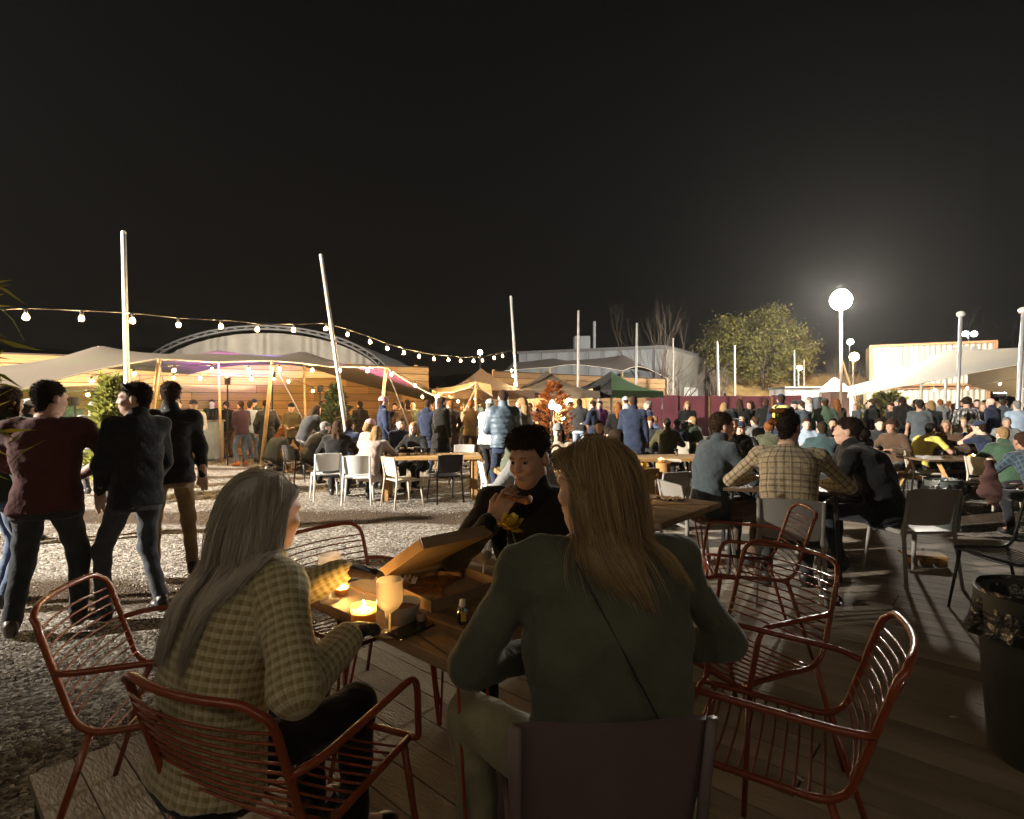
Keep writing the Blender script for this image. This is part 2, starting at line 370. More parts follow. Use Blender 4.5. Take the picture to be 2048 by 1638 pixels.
tag(stones(90000, (-8.5, 4.5), (1.9, 11.5), .007, .0165, stm, 'gravel'), 'pale loose gravel stones strewn over the yard', 'gravel', kind='stuff')

# hills and a far wood, dark against the sky
hx = np.linspace(-330, 330, 90); H = []
for j, (yy, hh) in enumerate(((300, 0), (330, 1), (380, .2))):
    H.append(np.stack([hx, np.full_like(hx, yy), hh * (22 + 16 / (1 + np.exp((hx + 150) / 30)) + 3 * np.sin(hx * .03) + 0.5 * RNG.standard_normal(90))], -1))
tag(MB().grid(np.array(H)).build('hills', mat('far_hill', (0.012, 0.012, 0.010), 1.0), None, False), kind='structure')

# ------------------------------------------------------------------ timber walls
plank_m = [mat('plank_wood_%d' % i, c, 0.75, 0, 0.35, 4, 0.5, 25, stretch=(0.5, 7, 7)) for i, c in enumerate(((0.38, 0.205, 0.065), (0.33, 0.17, 0.052), (0.42, 0.24, 0.085), (0.28, 0.145, 0.045)))]
plank_me = [MB().bbox((.5, 0, 0), (1, .05, .235), .008).mesh('plank', m) for m in plank_m]
def timber_wall(x0, y0, x1, y1, zt, label, zb=0.0, ph=.25, vertical=False):
    L = math.hypot(x1 - x0, y1 - y0); a = math.atan2(y1 - y0, x1 - x0)
    t = thing('timber_wall', label, 'wall', (x0, y0, 0), a)
    b = MB().box((L / 2, .07, (zt + zb) / 2 - .03), (L - .05, .06, zt - zb - .06)); b.build('backing', mat('wall_back', (0.05, 0.03, 0.015), .9), t)
    for k in range(int(L / 2.4) + 1): MB().box((min(.1 + k * 2.4, L - .1), .16, zt / 2), (.1, .1, zt)).build('post', plank_m[3], t)
    rows = int(round((zt - zb) / ph))
    for r in range(rows):
        x = -random.uniform(0, 2.0)
        while x < L - .05:
            w = random.choice((2.4, 3.0, 3.6)); a0 = max(x, 0); a1 = min(x + w, L)
            if a1 - a0 > .15:
                o = link('plank', random.choice(plank_me), t, (a0, random.uniform(-.008, .008), zb + (r + .5) * ph)); o.scale = (a1 - a0 - .01, 1, ph / .25); o.rotation_euler.x = random.uniform(-.02, .02)
            x += w
    return t
timber_wall(-18.5, 12.5, -3.1, 20.5, 3.1, 'long wall of horizontal golden planks behind the beige stretch tent')
timber_wall(-3.0, 21.8, 0.4, 23.4, 2.35, 'low stretch of plank fence between the two tall timber walls')
timber_wall(-0.75, 22.9, 8.3, 29.8, 3.1, 'pale plank wall behind the brown, grey and green gazebos')

# ------------------------------------------------------------------ arched marquee behind the wall
mq = thing('arched_marquee', 'pale arched marquee with truss frame rising behind the timber wall', 'marquee', (X_of(524, 24), 24, 0))
A_, B_, Z0 = 6.0, 3.06, 2.0
th = np.linspace(0, pi, 41); arch = lambda k, y: np.stack([A_ * k * np.cos(th), np.full_like(th, y), Z0 + (B_ - (1 - k) * 3) * np.sin(th)], -1)
steel = mat('truss_steel', (0.055, 0.053, 0.05), 0.6, 0.2, .15); fab_m = mat('marquee_fabric', (0.135, 0.122, 0.10), 0.85, 0, .35, 1.5, .3, 6)
for nm, kk in (('outer_chord', 1.0), ('inner_chord', .955)):
    P = np.concatenate([[[A_ * kk, 0, 0]], arch(kk, 0), [[-A_ * kk, 0, 0]]]); MB().tube(P, .055, 6).build(nm, steel, mq, True)
wb = MB(); o1, o2 = arch(1, 0), arch(.955, 0)
for i in range(40): wb.tube([o1[i], o2[i + 1]] if i % 2 else [o2[i], o1[i + 1]], .03, 5)
wb.build('truss_web', steel, mq)
u = np.linspace(-1, 1, 161); vv = np.linspace(0, 1, 8); G = []
for t in vv:
    x = A_ * .94 * u; top = Z0 + (B_ - .28) * np.sqrt(np.clip(1 - u ** 2, 0, 1)); z = top * (1 - t)
    y = .25 + .09 * np.sin(u * 23 + 2.5 * np.sin(u * 9)) * (0.2 + .8 * t) + .035 * np.sin(u * 71 + 3 * np.sin(u * 17))
    G.append(np.stack([x, y, z], -1))
MB().grid(np.array(G)).build('end_curtain', fab_m, mq, True)
R_ = [arch(1.0, .05) + np.array([0, d, 0.02]) for d in (0.05, 3, 6, 9)]
MB().grid(np.array(R_)).build('roof_skin', mat('marquee_roof', (0.10, 0.10, 0.10), .8), mq, True)

# ------------------------------------------------------------------ stretch tents
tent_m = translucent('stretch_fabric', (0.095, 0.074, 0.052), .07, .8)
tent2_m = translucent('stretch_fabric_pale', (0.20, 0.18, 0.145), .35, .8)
pole_w = mat('tent_pole_wood', (0.45, 0.30, 0.15), .6)
alu = mat('pole_aluminium', (0.62, 0.63, 0.64), 0.38, 0.55, .12, 3)
def tent(name, label, front, back, ctrl, m, ns=70, nt=34, scallop=.25):
    f = rbf_surface(ctrl); t = thing(name, label, 'tent', (front[0][0], front[0][1], 0))
    def curve(P):
        P = np.array(P, float); s = np.concatenate([[0], np.cumsum(np.linalg.norm(np.diff(P[:, :2], axis=0), axis=1))]); s /= s[-1]; q = np.linspace(0, 1, ns)
        return np.stack([np.interp(q, s, P[:, i]) for i in range(2)], -1), s
    a, sa = curve(front); b, sb = curve(back); q = np.linspace(0, 1, ns)
    k = np.searchsorted(sa, np.clip(q, 0, .9999), side='right'); lo = sa[k - 1]; hi = sa[k]; ph = (q - lo) / (hi - lo)
    sc = scallop * 4 * ph * (1 - ph)
    V = []
    for w in np.linspace(0, 1, nt):
        xy = a * (1 - w) + b * w; d = (b - a) / np.linalg.norm(b - a, axis=1, keepdims=True); xy = xy + d * (sc * (1 - w) ** 3)[:, None]
        V.append(np.concatenate([xy, f(xy[:, 0], xy[:, 1])[:, None]], 1))
    G = np.array(V) - np.array([front[0][0], front[0][1], 0]); MB().grid(G).build('canopy', m, t, True)
    e = G[0]; MB().tube(e, .018, 5).build('edge_rope', mat('tent_rope', (0.45, 0.4, 0.32), .8), t, True)
    return t, f
def pole_part(t, p0, p1, r, m, name='pole'):
    o = np.array([t.location.x, t.location.y, 0]); MB().tube([np.array(p0) - o, np.array(p1) - o], [r, r * .85], 8).build(name, m, t, True)
fr = [at(38, 781, 9.6), at(318, 718, 11.8), at(545, 722, 13.6), at(772, 735, 14.6), at(868, 792, 15.5)]
bk = [(-17.2, 13.0, 2.0), (-13.6, 14.3, 2.5), (-9.6, 16.3, 2.5), (-5.5, 18.6, 2.4), (-2.9, 20.0, 1.7)]
pk = [at(198, 690, 13.3), at(436, 699, 15.6), at(607, 702, 16.8)]
mid = [((a[0] + b[0]) / 2, (a[1] + b[1]) / 2, (a[2] + b[2]) / 2 - .10) for a, b in zip(fr[:-1], fr[1:])]
ctrl = fr + mid[1:3] + bk + pk + [at(10, 742, 11.5), at(318, 716, 14.3), at(522, 717, 16.0), at(690, 731, 17.0), at(95, 726, 12.4)]
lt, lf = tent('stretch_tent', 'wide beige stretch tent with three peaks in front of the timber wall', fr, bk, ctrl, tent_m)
for (px, py, Y) in ((318, 718, 11.8), (545, 722, 13.6), (772, 735, 14.6)):
    p = np.array(at(px, py, Y)); pole_part(lt, (p[0] - .22, p[1] - .15, -.05), p, .05, pole_w)
for p in pk: pole_part(lt, (p[0] + .1, p[1], -.05), (p[0], p[1], p[2] - .03), .04, pole_w)
for (a, b) in ((fr[1], (fr[1][0] + .8, fr[1][1] - .5, -.05)), (fr[2], (fr[2][0] + 1.6, fr[2][1] - .4, -.05)), (fr[3], (fr[3][0] + 1.1, fr[3][1] - .3, -.05))):
    pole_part(lt, a, b, .012, mat('guy_rope', (0.12, 0.10, 0.08), .8), 'guy_rope')
fr2 = [at(1694, 796, 23), at(1843, 768, 21.5), at(1892, 758, 20.6), at(2046, 729, 18.2), at(2240, 700, 16)]
bk2 = [at(1700, 772, 27), at(1790, 763, 27.5), at(1900, 745, 28), at(2020, 728, 27.5), at(2200, 725, 25)]
ctrl2 = fr2 + bk2 + [at(1843, 735, 24.0), at(1893, 700, 25), at(2052, 694, 22.5)]
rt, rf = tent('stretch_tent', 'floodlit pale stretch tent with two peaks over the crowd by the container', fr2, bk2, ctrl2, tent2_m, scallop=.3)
for p in fr2[1:4] + [at(1843, 735, 24.0), at(1893, 700, 25), at(2052, 694, 22.5)]: pole_part(rt, (p[0] - .1, p[1], -.05), (p[0], p[1], p[2] - .02), .055, mat('white_pole', (0.7, 0.68, 0.64), .5))
pa, pb = np.array(at(1935, 768, 24.5)), np.array(at(2150, 800, 21.5))
o = np.array([rt.location.x, rt.location.y, 0]); s_ = np.linspace(0, 1, 20)[:, None]
MB().grid(np.array([at(1935, 745, 24.8) - o + (np.array(at(2190, 715, 20.5)) - at(1935, 745, 24.8)) * s_, pa - o + (pb - pa) * s_ - np.array([0, 0, .25]) * np.sin(s_ * pi)])).build('side_panel', tent2_m, rt, True)
# dark peaked sheet above the second wall
dk_m = mat('dark_sheet', (0.035, 0.026, 0.02), .9)
fr3 = [at(1010, 742, 27.0), at(1100, 735, 29), at(1245, 742, 32), at(1335, 757, 34)]
bk3 = [at(1035, 728, 33), at(1120, 722, 35), at(1245, 735, 37), at(1340, 750, 38)]
at3, _ = tent('dark_sheet', 'dark brown peaked sheet between plank wall and grey warehouse', fr3, bk3, fr3 + bk3 + [at(1105, 716, 31), at(1248, 709, 34)], dk_m, 40, 16)
for p in fr3: pole_part(at3, (p[0], p[1], -.05), p, .05, pole_w)

# ------------------------------------------------------------------ pop-up gazebos
def gazebo(px, Y, size, yp, ye, cols, label, rz):
    ze, zp = Z_of(ye, Y), Z_of(yp, Y); t = thing('gazebo', label, 'gazebo', (X_of(px, Y), Y, 0), rz); h = size / 2
    cs = [(-h, -h), (h, -h), (h, h), (-h, h)]
    for k in range(4):
        a, b = np.array([*cs[k], ze]), np.array([*cs[(k + 1) % 4], ze]); c = np.array([0, 0, zp]); m = cols[k]
        G = []
        for v in np.linspace(0, 1, 9):
            row = a + (b - a) * np.linspace(0, 1, 9)[:, None]; row = row * (1 - v) + c * v; row[:, 2] -= .16 * 4 * v * (1 - v); G.append(row)
        MB().grid(np.array(G)).build('roof_panel', m, t, True)
        vr = a + (b - a) * np.linspace(0, 1, 13)[:, None]; lo = vr - np.array([0, 0, .24]); lo[:, 2] += .02 * np.sin(np.arange(13) * 1.9); nrm = np.cross(b - a, (0, 0, 1.)); nrm /= np.linalg.norm(nrm)
        MB().grid(np.array([vr + nrm * .012, lo + nrm * .02])).build('valance', m, t)
        MB().tube([(*np.array(cs[k]) * .98, -.06), (*np.array(cs[k]) * .98, ze - .01)], .022, 6).build('leg', alu, t)
    MB().tube([(0, 0, ze - .3), (0, 0, zp - .05)], .02, 6).build('centre_pole', alu, t)
    return t
brn = translucent('gazebo_brown', (0.085, 0.055, 0.036), .2); gry = translucent('gazebo_grey', (0.085, 0.072, 0.06), .2)
blk = mat('gazebo_black', (0.02, 0.02, 0.02), .9); grn = translucent('gazebo_green', (0.07, 0.16, 0.055), .25); tan = translucent('canopy_tan', (0.36, 0.26, 0.12), .35)
gazebo(962, 18, 3.0, 736, 783, [brn] * 4, 'brown pop-up gazebo beside the tan shade canopy', .15)
gazebo(1093, 19.2, 3.0, 741, 784, [gry] * 4, 'charcoal pop-up gazebo over the brightly lit stall', .1)
gazebo(1222, 21.5, 2.8, 742, 783, [grn, grn, blk, blk], 'green and black pop-up gazebo in front of plank wall', .62)
fr4 = [at(862, 790, 15.6), at(905, 785, 15.2), at(952, 763, 14.8), at(985, 792, 15.2)]; bk4 = [at(868, 778, 18.5), at(900, 775, 18.5), at(945, 772, 18.5), at(975, 780, 18.5)]
t4, _ = tent('shade_canopy', 'small tan shade canopy strung between beige tent and brown gazebo', fr4, bk4, fr4 + bk4 + [at(950, 762, 16.2)], tan, 30, 14)
pole_part(t4, (fr4[2][0], fr4[2][1], -.05), fr4[2], .035, pole_w)
pole_part(t4, (fr4[2][0] - 1.0, fr4[2][1] - .3, -.05), (fr4[2][0] + .05, fr4[2][1] + .05, fr4[2][2] - .05), .03, pole_w, 'prop')

# ------------------------------------------------------------------ buildings beyond the yard
conc = mat('warehouse_render', (0.17, 0.16, 0.14), .9, 0, .3, .6, .3, 3); rfm = mat('warehouse_sheet', (0.13, 0.14, 0.15), .6, 0, .25, .5)
wh = thing('warehouse', 'grey flat-roofed warehouse behind the plank wall and trees', 'building', (11.1, 40, 0))
def quadwall(t, a, b, z0, z1, m, name, th=.25):
    a, b = np.array(a, float), np.array(b, float); d = b - a; L = np.linalg.norm(d); r = math.atan2(d[1], d[0]); R = np.array([[cos(r), -sin(r), 0], [sin(r), cos(r), 0], [0, 0, 1]])
    c = (a + b) / 2 - np.array([t.location.x, t.location.y]); return MB().box((c[0], c[1], (z0 + z1) / 2), (L, th, z1 - z0), R).build(name, m, t)
quadwall(wh, (11.1, 40), (24.9, 60), 0, 5.7, conc, 'side_wall'); quadwall(wh, (0.6, 44.4), (11.0, 40.05), 0, 5.7, rfm, 'front_wall')
_rc = [(0.4, 44.6), (11.1, 39.8), (25.1, 60.1), (14.4, 64.9)]; MB().add([(x - 11.1, y - 40, z) for z in (5.72, 5.95) for x, y in _rc], [(3, 2, 1, 0), (4, 5, 6, 7)] + [(i, (i + 1) % 4, 4 + (i + 1) % 4, 4 + i) for i in range(4)]).build('roof', mat('roof_felt', (0.08, 0.08, 0.08), .9), wh)
for i in range(9):
    f_ = (i + .5) / 9; p = np.array([11.1, 40]) * (1 - f_) + np.array([0.6, 44.4]) * f_ - np.array([11.1, 40]); MB().box((p[0] - .07, p[1] - .18, 2.85), (.06, .1, 5.7)).build('wall_rib', rfm, wh)
MB().box((-5.6, 3.5, 6.5), (1.2, 1.2, 1.0)).build('roof_vent', rfm, wh); MB().tube([(-4.6, 3.4, 5.9), (-4.6, 3.4, 8.2)], .12, 8).build('flue', rfm, wh)
quadwall(wh, (13.6, 43.3), (15.2, 45.6), .2, 3.0, mat('white_render', (0.6, 0.6, 0.58), .8, 0, .4, 1.2), 'patched_render', .4)
hd = thing('hoarding', 'maroon site hoarding panels behind the picnic tables', 'hoarding', (6.9, 28.2, 0))
mar = mat('maroon_paint', (0.15, 0.034, 0.05), .6, 0, .25, 1.2, .2, 4)
for i in range(5):
    z = 2.1 + random.uniform(-.03, .03); MB().bbox((i * 1.62 + .8, random.uniform(-.05, .05) + .05 * i, z / 2), (1.57, .05, z), .008).build('panel', mar, hd)
    MB().box((i * 1.62, .12, 1.0), (.08, .12, 2.0)).build('post', plank_m[3], hd)
wv = mat('white_sheet', (0.6, 0.58, 0.54), .55, 0, .15, 2)
tr = thing('site_cabin', 'low white site cabin beyond the hoarding below the yellow bank', 'cabin', (X_of(1622, 33), 33, 0), -.05)
MB().bbox((0, 0, 1.4), (4.0, 2.3, 2.35), .05).build('wall', wv, tr); MB().bbox((0, 0, 2.62), (4.1, 2.4, .1), .03).build('roof', rfm, tr); MB().box((.2, -1.16, 1.7), (1.3, .04, .75)).build('window', mat('window_dark', (0.04, .04, .045), .2), tr)
for sx in (-1.5, 1.5): MB().box((sx, 0, .12), (.3, 2.0, .24)).build('skid', rfm, tr)
xs, ys = np.meshgrid(np.linspace(17, 36, 50), np.linspace(40, 52, 26)); hz = 4.4 * np.clip((ys - 40) / 8, 0, 1) ** .8 * np.clip((36 - xs) / 6, 0, 1) ** .5 + .25 * vnoise(xs, ys, 1.4) + .12 * vnoise(xs, ys, 4.0)
tag(MB().grid(np.stack([xs, ys, hz - .1], -1)).build('earth_bank', mat('bank_earth', (0.30, 0.20, 0.07), .95, 0, .6, 1.2, 1.0, 3), None, True), kind='structure')
bc = thing('brick_pier', 'squat brown block pier with white cap beside the floodlight mast', 'pier', (X_of(1669, 31.5), 31.5, 0))
MB().bbox((0, 0, 1.15), (1.1, 1.1, 2.4), .04).build('shaft', mat('pier_block', (0.16, 0.09, 0.075), .9, 0, .3, 3, .5, 9), bc)
MB().lathe([(1.0, 0), (.06, .8)], (0, 0, 2.36), 4, R=np.array([[cos(pi / 4), -sin(pi / 4), 0], [sin(pi / 4), cos(pi / 4), 0], [0, 0, 1]])).build('cap', wv, bc)
ctr_m = mat('container_paint', (0.36, 0.325, 0.26), .6, 0, .4, .7, .25, 5, stretch=(1, 1, .25)); rust = mat('container_rust', (0.30, 0.15, 0.07), .8, 0, .4, 2.5); drk = mat('container_side', (0.06, 0.045, 0.035), .8); pat = mat('faded_paint', (0.33, 0.31, 0.27), .8, 0, .4, 1.0, stretch=(1, 1, .3))
def container(x0, y0, x1, y1, z0, label, window):
    L = math.hypot(x1 - x0, y1 - y0); t = thing('steel_container', label, 'container', (x0, y0, 0), math.atan2(y1 - y0, x1 - x0)); h = 2.7
    n = int(L / .28); P = []
    for i in range(n * 4 + 1):
        k = i % 4; P.append((i * L / (n * 4), (0, 0, .04, .04)[k]))
    P = np.array(P); G = np.array([np.stack([P[:, 0], P[:, 1], np.full(len(P), z)], -1) for z in (z0 + .15, z0 + h - .12)])
    MB().grid(G).build('corrugated_wall', ctr_m, t); MB().box((L / 2, 1.25, z0 + h / 2), (L - .1, 2.3, h - .1)).build('inner_wall', drk, t)
    for z in (z0 + .08, z0 + h - .06): MB().box((L / 2, -.02, z), (L, .14, .15)).build('rail', rust, t)
    for x in (.06, L - .06): MB().box((x, -.03, z0 + h / 2), (.14, .16, h)).build('corner_post', rust, t)
    MB().box((L + .04, 1.2, z0 + h / 2), (.05, 2.4, h)).build('end_wall', drk, t)
    if window:
        MB().box((L * .17, -.012, z0 + .7), (L * .24, .012, 1.15)).build('repainted_patch', pat, t); MB().box((L * .33, -.012, z0 + .72), (L * .14, .012, 1.1)).build('repainted_patch', pat, t)
        MB().box((L * .43, -.03, z0 + .95), (.5, .08, .62)).build('window', mat('window_frame', (0.1, .07, .05), .7), t); MB().box((L * .43, -.075, z0 + .95), (.38, .02, .48)).build('pane', mat('dusty_pane', (0.5, .48, .42), .4), t)
        for (fx, w, zz) in ((.70, .5, 2.25), (.76, .35, 2.3), (.835, .3, 2.28), (.87, .28, 2.1)): MB().box((L * fx, -.012, z0 + zz), (w, .012, .24)).build('spray_mark', mat('spray', (0.16, .16, .15), .8), t)
    return t
container(23.4, 36, 29.2, 33.1, 2.8, 'floodlit cream steel container with rusty frame and small window, above the tent', True)
container(23.2, 36.3, 29.0, 33.4, 0.05, 'lower cream steel container mostly hidden behind the pale tent', False)

# ------------------------------------------------------------------ trees
def rot_about(v, k, a): return v * cos(a) + np.cross(k, v) * sin(a) + k * (k @ v) * (1 - cos(a))
def grow(mb, p, d, L, r, depth, tips, rng, spread=.5, up=.25, sides=5):
    n = 4; P = [p]; R = [r]
    for i in range(n):
        d = d + rng.normal(0, .1, 3) + np.array([0, 0, up * .12]); d /= np.linalg.norm(d); p = p + d * L / n; P.append(p); R.append(r * (1 - .45 * (i + 1) / n))
    mb.tube(P, R, sides, caps=False); tips.append((p, depth))
    if depth == 0: return
    for c in range(rng.integers(2, 4) if depth > 1 else 3):
        k = np.cross(d, rng.normal(0, 1, 3)); k /= np.linalg.norm(k); q = P[-1 if c < 2 else 2]
        grow(mb, q, rot_about(d, k, spread * rng.uniform(.6, 1.3)), L * rng.uniform(.62, .85), R[-1] * .85, depth - 1, tips, rng, spread, up, max(3, sides - 1))
def leaf_mat(name, c):
    m, n, l, b = _nodes(name); b.inputs['Roughness'].default_value = .7
    a = n.new('ShaderNodeAttribute'); a.attribute_name = 'tint'; cr = n.new('ShaderNodeValToRGB'); E = cr.color_ramp.elements
    E[0].color = (*[x * .45 for x in c], 1); E[1].color = (c[0] * 1.7, c[1] * 1.45, c[2] * 1.2, 1); l.new(a.outputs['Fac'], cr.inputs[0]); l.new(cr.outputs[0], b.inputs['Base Color'])
    t = n.new('ShaderNodeBsdfTranslucent'); l.new(cr.outputs[0], t.inputs['Color']); mx = n.new('ShaderNodeMixShader'); mx.inputs[0].default_value = .3
    l.new(b.outputs[0], mx.inputs[1]); l.new(t.outputs[0], mx.inputs[2]); l.new(mx.outputs[0], n['Material Output'].inputs['Surface']); return m
def leaves(name, C, size, m, parent, aspect=.55, droop=0.0, dirs=None, seed=1):
    rng = np.random.default_rng(seed); C = np.asarray(C, float); n = len(C)
    d = rng.normal(0, 1, (n, 3)) if dirs is None else dirs + rng.normal(0, .25, (n, 3)); d[:, 2] -= droop; d /= np.linalg.norm(d, axis=1, keepdims=True)
    u = np.cross(d, rng.normal(0, 1, (n, 3))); u /= np.linalg.norm(u, axis=1, keepdims=True); s = size * rng.uniform(.6, 1.3, n)[:, None]
    nn = np.cross(d, u)
    V = np.stack([C, C + d * s * .45 + u * s * aspect * .5 + nn * s * .08, C + d * s, C + d * s * .45 - u * s * aspect * .5 + nn * s * .08], 1).reshape(-1, 3)
    fc = (np.array([[0, 1, 2, 3]]) + 4 * np.arange(n)[:, None])
    me = bpy.data.meshes.new(name); me.vertices.add(len(V)); me.vertices.foreach_set('co', V.ravel()); me.loops.add(fc.size); me.loops.foreach_set('vertex_index', fc.ravel()); me.polygons.add(n); me.polygons.foreach_set('loop_start', np.arange(n) * 4); me.update()
    a = me.attributes.new('tint', 'FLOAT', 'FACE'); a.data.foreach_set('value', rng.random(n)); me.materials.append(m); return link(name, me, parent)
bark = mat('bark', (0.085, 0.062, 0.045), .95, 0, .4, 5, .8, 14); bark2 = mat('pale_bark', (0.12, 0.095, 0.07), .95, 0, .4, 5, .8, 14)
def leafy_tree(px, Y, zc, rx, rz_, label, nleaf, m, seed):
    rng = np.random.default_rng(seed); t = thing('tree', label, 'tree', (X_of(px, Y), Y, -.05)); mb = MB(); tips = []
    for k in range(5):
        a = k * 2 * pi / 5 + rng.uniform(-.3, .3); grow(mb, np.array([.15 * cos(a), .15 * sin(a), .2]), np.array([.38 * cos(a), .38 * sin(a), 1.]), zc * .52, .16, 4, tips, rng, .42, .3)
    mb.tube([(0, 0, -.1), (0, 0, .6)], [.42, .34], 9); mb.build('trunk', bark2, t, True)
    cl = rng.normal(0, 1, (95, 3)); cl /= np.linalg.norm(cl, axis=1, keepdims=True); cl *= rng.uniform(.4, 1.0, (95, 1)) ** .6; cl = cl[cl[:, 2] > -.55]
    C = cl[rng.integers(0, len(cl), nleaf)] + rng.normal(0, .085, (nleaf, 3)) * rng.uniform(.6, 1.4, (nleaf, 1)); C[:, 2] *= 1.0
    C = C * np.array([rx, rx, rz_]) + np.array([0, 0, zc]); leaves('crown', C, .22, m, t, seed=seed); return t
lm = leaf_mat('leaf_green', (0.105, 0.108, 0.026))
leafy_tree(1512, 46, 5.9, 4.4, 3.75, 'round leafy green tree beside the floodlight mast', 24000, lm, 3)
def bare_tree(px, Y, H, label, seed, stems=4, m=bark, spread=.36):
    rng = np.random.default_rng(seed); t = thing('bare_tree', label, 'tree', (X_of(px, Y), Y, -.05)); mb = MB(); tips = []
    for k in range(stems): grow(mb, np.array([rng.uniform(-.3, .3), rng.uniform(-.3, .3), 0]), np.array([rng.normal(0, .22), rng.normal(0, .22), 1.]), H * .34, .10, 4, tips, rng, spread, .6, 5)
    mb.build('trunk', m, t, True); return t
bare_tree(1318, 36, 8.6, 'tall bare-branched tree rising over the plank wall', 5)
bare_tree(1350, 33, 4.6, 'low leafless shrub tree against the concrete warehouse side', 8, 6)
bare_tree(1430, 35, 4.2, 'twiggy leafless bush below the tree crown by hoarding', 11, 7)
bare_tree(1585, 46, 6.5, 'dim leafless tree beyond the green tree', 13, 4)
bare_tree(1975, 50, 11, 'faint bare tree in the dark above the pale tent', 17, 4)
bare_tree(1690, 38, 5.0, 'bare thicket lit yellow between mast and container', 19, 7)

def shrub(px, Y, h, r, label, m, n, lsize, seed, conical=True, pot=True, base_z=0.0):
    rng = np.random.default_rng(seed); t = thing('potted_shrub', label, 'shrub', (X_of(px, Y), Y, base_z)); z0 = .38 if pot else .05
    if pot: MB().lathe([(0, 0), (.2, 0), (.27, .38), (.25, .4), (.23, .36), (0, .35)], sides=16).build('pot', mat('plant_pot', (0.10, 0.09, 0.085), .8), t, 'auto')
    MB().tube([(0, 0, z0 - .05), (.02, .01, h * .5), (0, 0, h * .92)], [.03, .02, .006], 6).build('stem', bark, t, True)
    z = rng.random(n) ** .8; rr = r * ((1 - z) ** .7 if conical else np.sin(pi * (.12 + .83 * z))) * rng.uniform(.35, 1.05, n) * (1 + .25 * np.sin(z * 40)); a = rng.uniform(0, 2 * pi, n)
    C = np.stack([rr * np.cos(a), rr * np.sin(a), z0 + z * (h - z0)], -1); D = np.stack([np.cos(a), np.sin(a), np.full(n, .5)], -1)
    leaves('foliage', C, lsize, m, t, .4, 0, D, seed); return t
conif = leaf_mat('leaf_conifer', (0.19, 0.22, 0.06)); conif2 = leaf_mat('leaf_dark', (0.06, 0.075, 0.025)); copper = leaf_mat('leaf_copper', (0.25, 0.085, 0.018)); reed = leaf_mat('leaf_reed', (0.15, 0.16, 0.05))
shrub(226, 9.3, 2.05, .42, 'bright yellow-green conifer beside the two men in jackets', conif, 3600, .16, 21)
shrub(672, 14.0, 2.1, .55, 'dark potted conifer at the foot of the leaning pole', conif2, 3000, .13, 22)
shrub(1108, 13.5, 2.15, .42, 'copper-leaved potted shrub glowing before the lit stall', copper, 1300, .12, 23, False)
shrub(1775, 19.5, 1.95, .55, 'clump of tall reeds in front of the pale tent', reed, 1500, .32, 24, False)

# thin haze volume added to give the lamps a glow
hzm = bpy.data.materials.new('glow_haze'); hzm.use_nodes = True; hn = hzm.node_tree.nodes; hn.remove(hn['Principled BSDF']); pv = hn.new('ShaderNodeVolumePrincipled')
pv.inputs['Color'].default_value = (.9, .9, .9, 1); pv.inputs['Density'].default_value = HAZE; pv.inputs['Anisotropy'].default_value = .6
hzm.node_tree.links.new(pv.outputs[0], hn['Material Output'].inputs['Volume'])
tag(MB().box((0, 80, 35), (880, 990, 73)).build('haze', hzm), 'thin haze added over the whole yard for lamp glow', 'haze', kind='stuff')

# ================================================================== poles, masts, lamps
paint_dim = mat('pole_dim_white', (0.36, 0.36, 0.35), 0.5, 0.1, .2, 4); paint_w = mat('pole_white_paint', (0.66, 0.67, 0.67), 0.45, 0.1, .12, 4); rusty = mat('pole_worn', (0.42, 0.38, 0.33), .6, .3, .5, 6)  # white pole paint also in a darkened copy for the dimly lit poles
def pole(px0, py0, px1, py1, Y0, Y1, r, m, label, knob=False):
    a, b = np.array(at(px0, py0, Y0)), np.array(at(px1, py1, Y1)); base = b + (b - a) * ((b[2] + .05) / (a[2] - b[2])) if b[2] > 0 else b
    t = thing('pole', label, 'pole', (base[0], base[1], 0)); o = np.array([base[0], base[1], 0])
    k = np.array([.0, .38, .4, 1.0])[:, None]; P = base - o + (a - base) * k; MB().tube(P, [r * 1.1, r * 1.1, r * .95, r * .85], 9).build('shaft', m, t, True)
    q = a - o
    if knob: MB().lathe([(0, -.02), (r * 1.8, 0), (r * 2.2, r * 1.3), (r * 1.5, r * 2.6), (0, r * 3.1)], q, 12).build('knob', wv, t, True)
    else: MB().lathe([(r * .87, -.03), (r * .88, .0), (r * .6, .02), (0, .025)], q, 9).build('cap', m, t, True)
    MB().lathe([(r * 2.6, 0), (r * 2.6, .02), (r * 1.2, .04)], (0, 0, 0.0), 10).build('foot_plate', m, t)
    return t
pole(247, 464, 254, 760, 9.0, 9.0, .045, paint_w, 'tall white painted pole behind the man in dark jacket')
pole(642, 510, 688, 830, 11.4, 11.2, .045, rusty, 'leaning worn pole beside the dark conifer')
pole(1022, 593, 1033, 770, 18.0, 18.0, .05, paint_dim, 'white pole at the end of the festoon lights')
pole(1157, 622, 1156, 770, 21.0, 21.0, .05, rusty, 'thin pole between the charcoal and green gazebos')
pole(1274, 647, 1272, 770, 24.3, 24.3, .055, paint_dim, 'pale pole standing behind the green gazebo')
pole(1346, 677, 1346, 790, 29, 29, .05, rusty, 'slim pole in front of the low leafless shrub tree')
pole(1434, 683, 1437, 790, 31, 31, .07, paint_dim, 'pale pole behind the hoarding below the green tree')
pole(1469, 691, 1470, 790, 33, 33, .06, rusty, 'grey pole directly under the green tree crown')
pole(1589, 700, 1589, 790, 40, 40, .06, rusty, 'thin dark pole left of the yellow bank')
pole(1608, 720, 1608, 790, 42, 42, .06, rusty, 'short dark pole beside the sodium street lamp')
pole(1922, 633, 1915, 812, 17.5, 17.5, .058, alu, 'steel pole with white knob in front of pale tent', True)
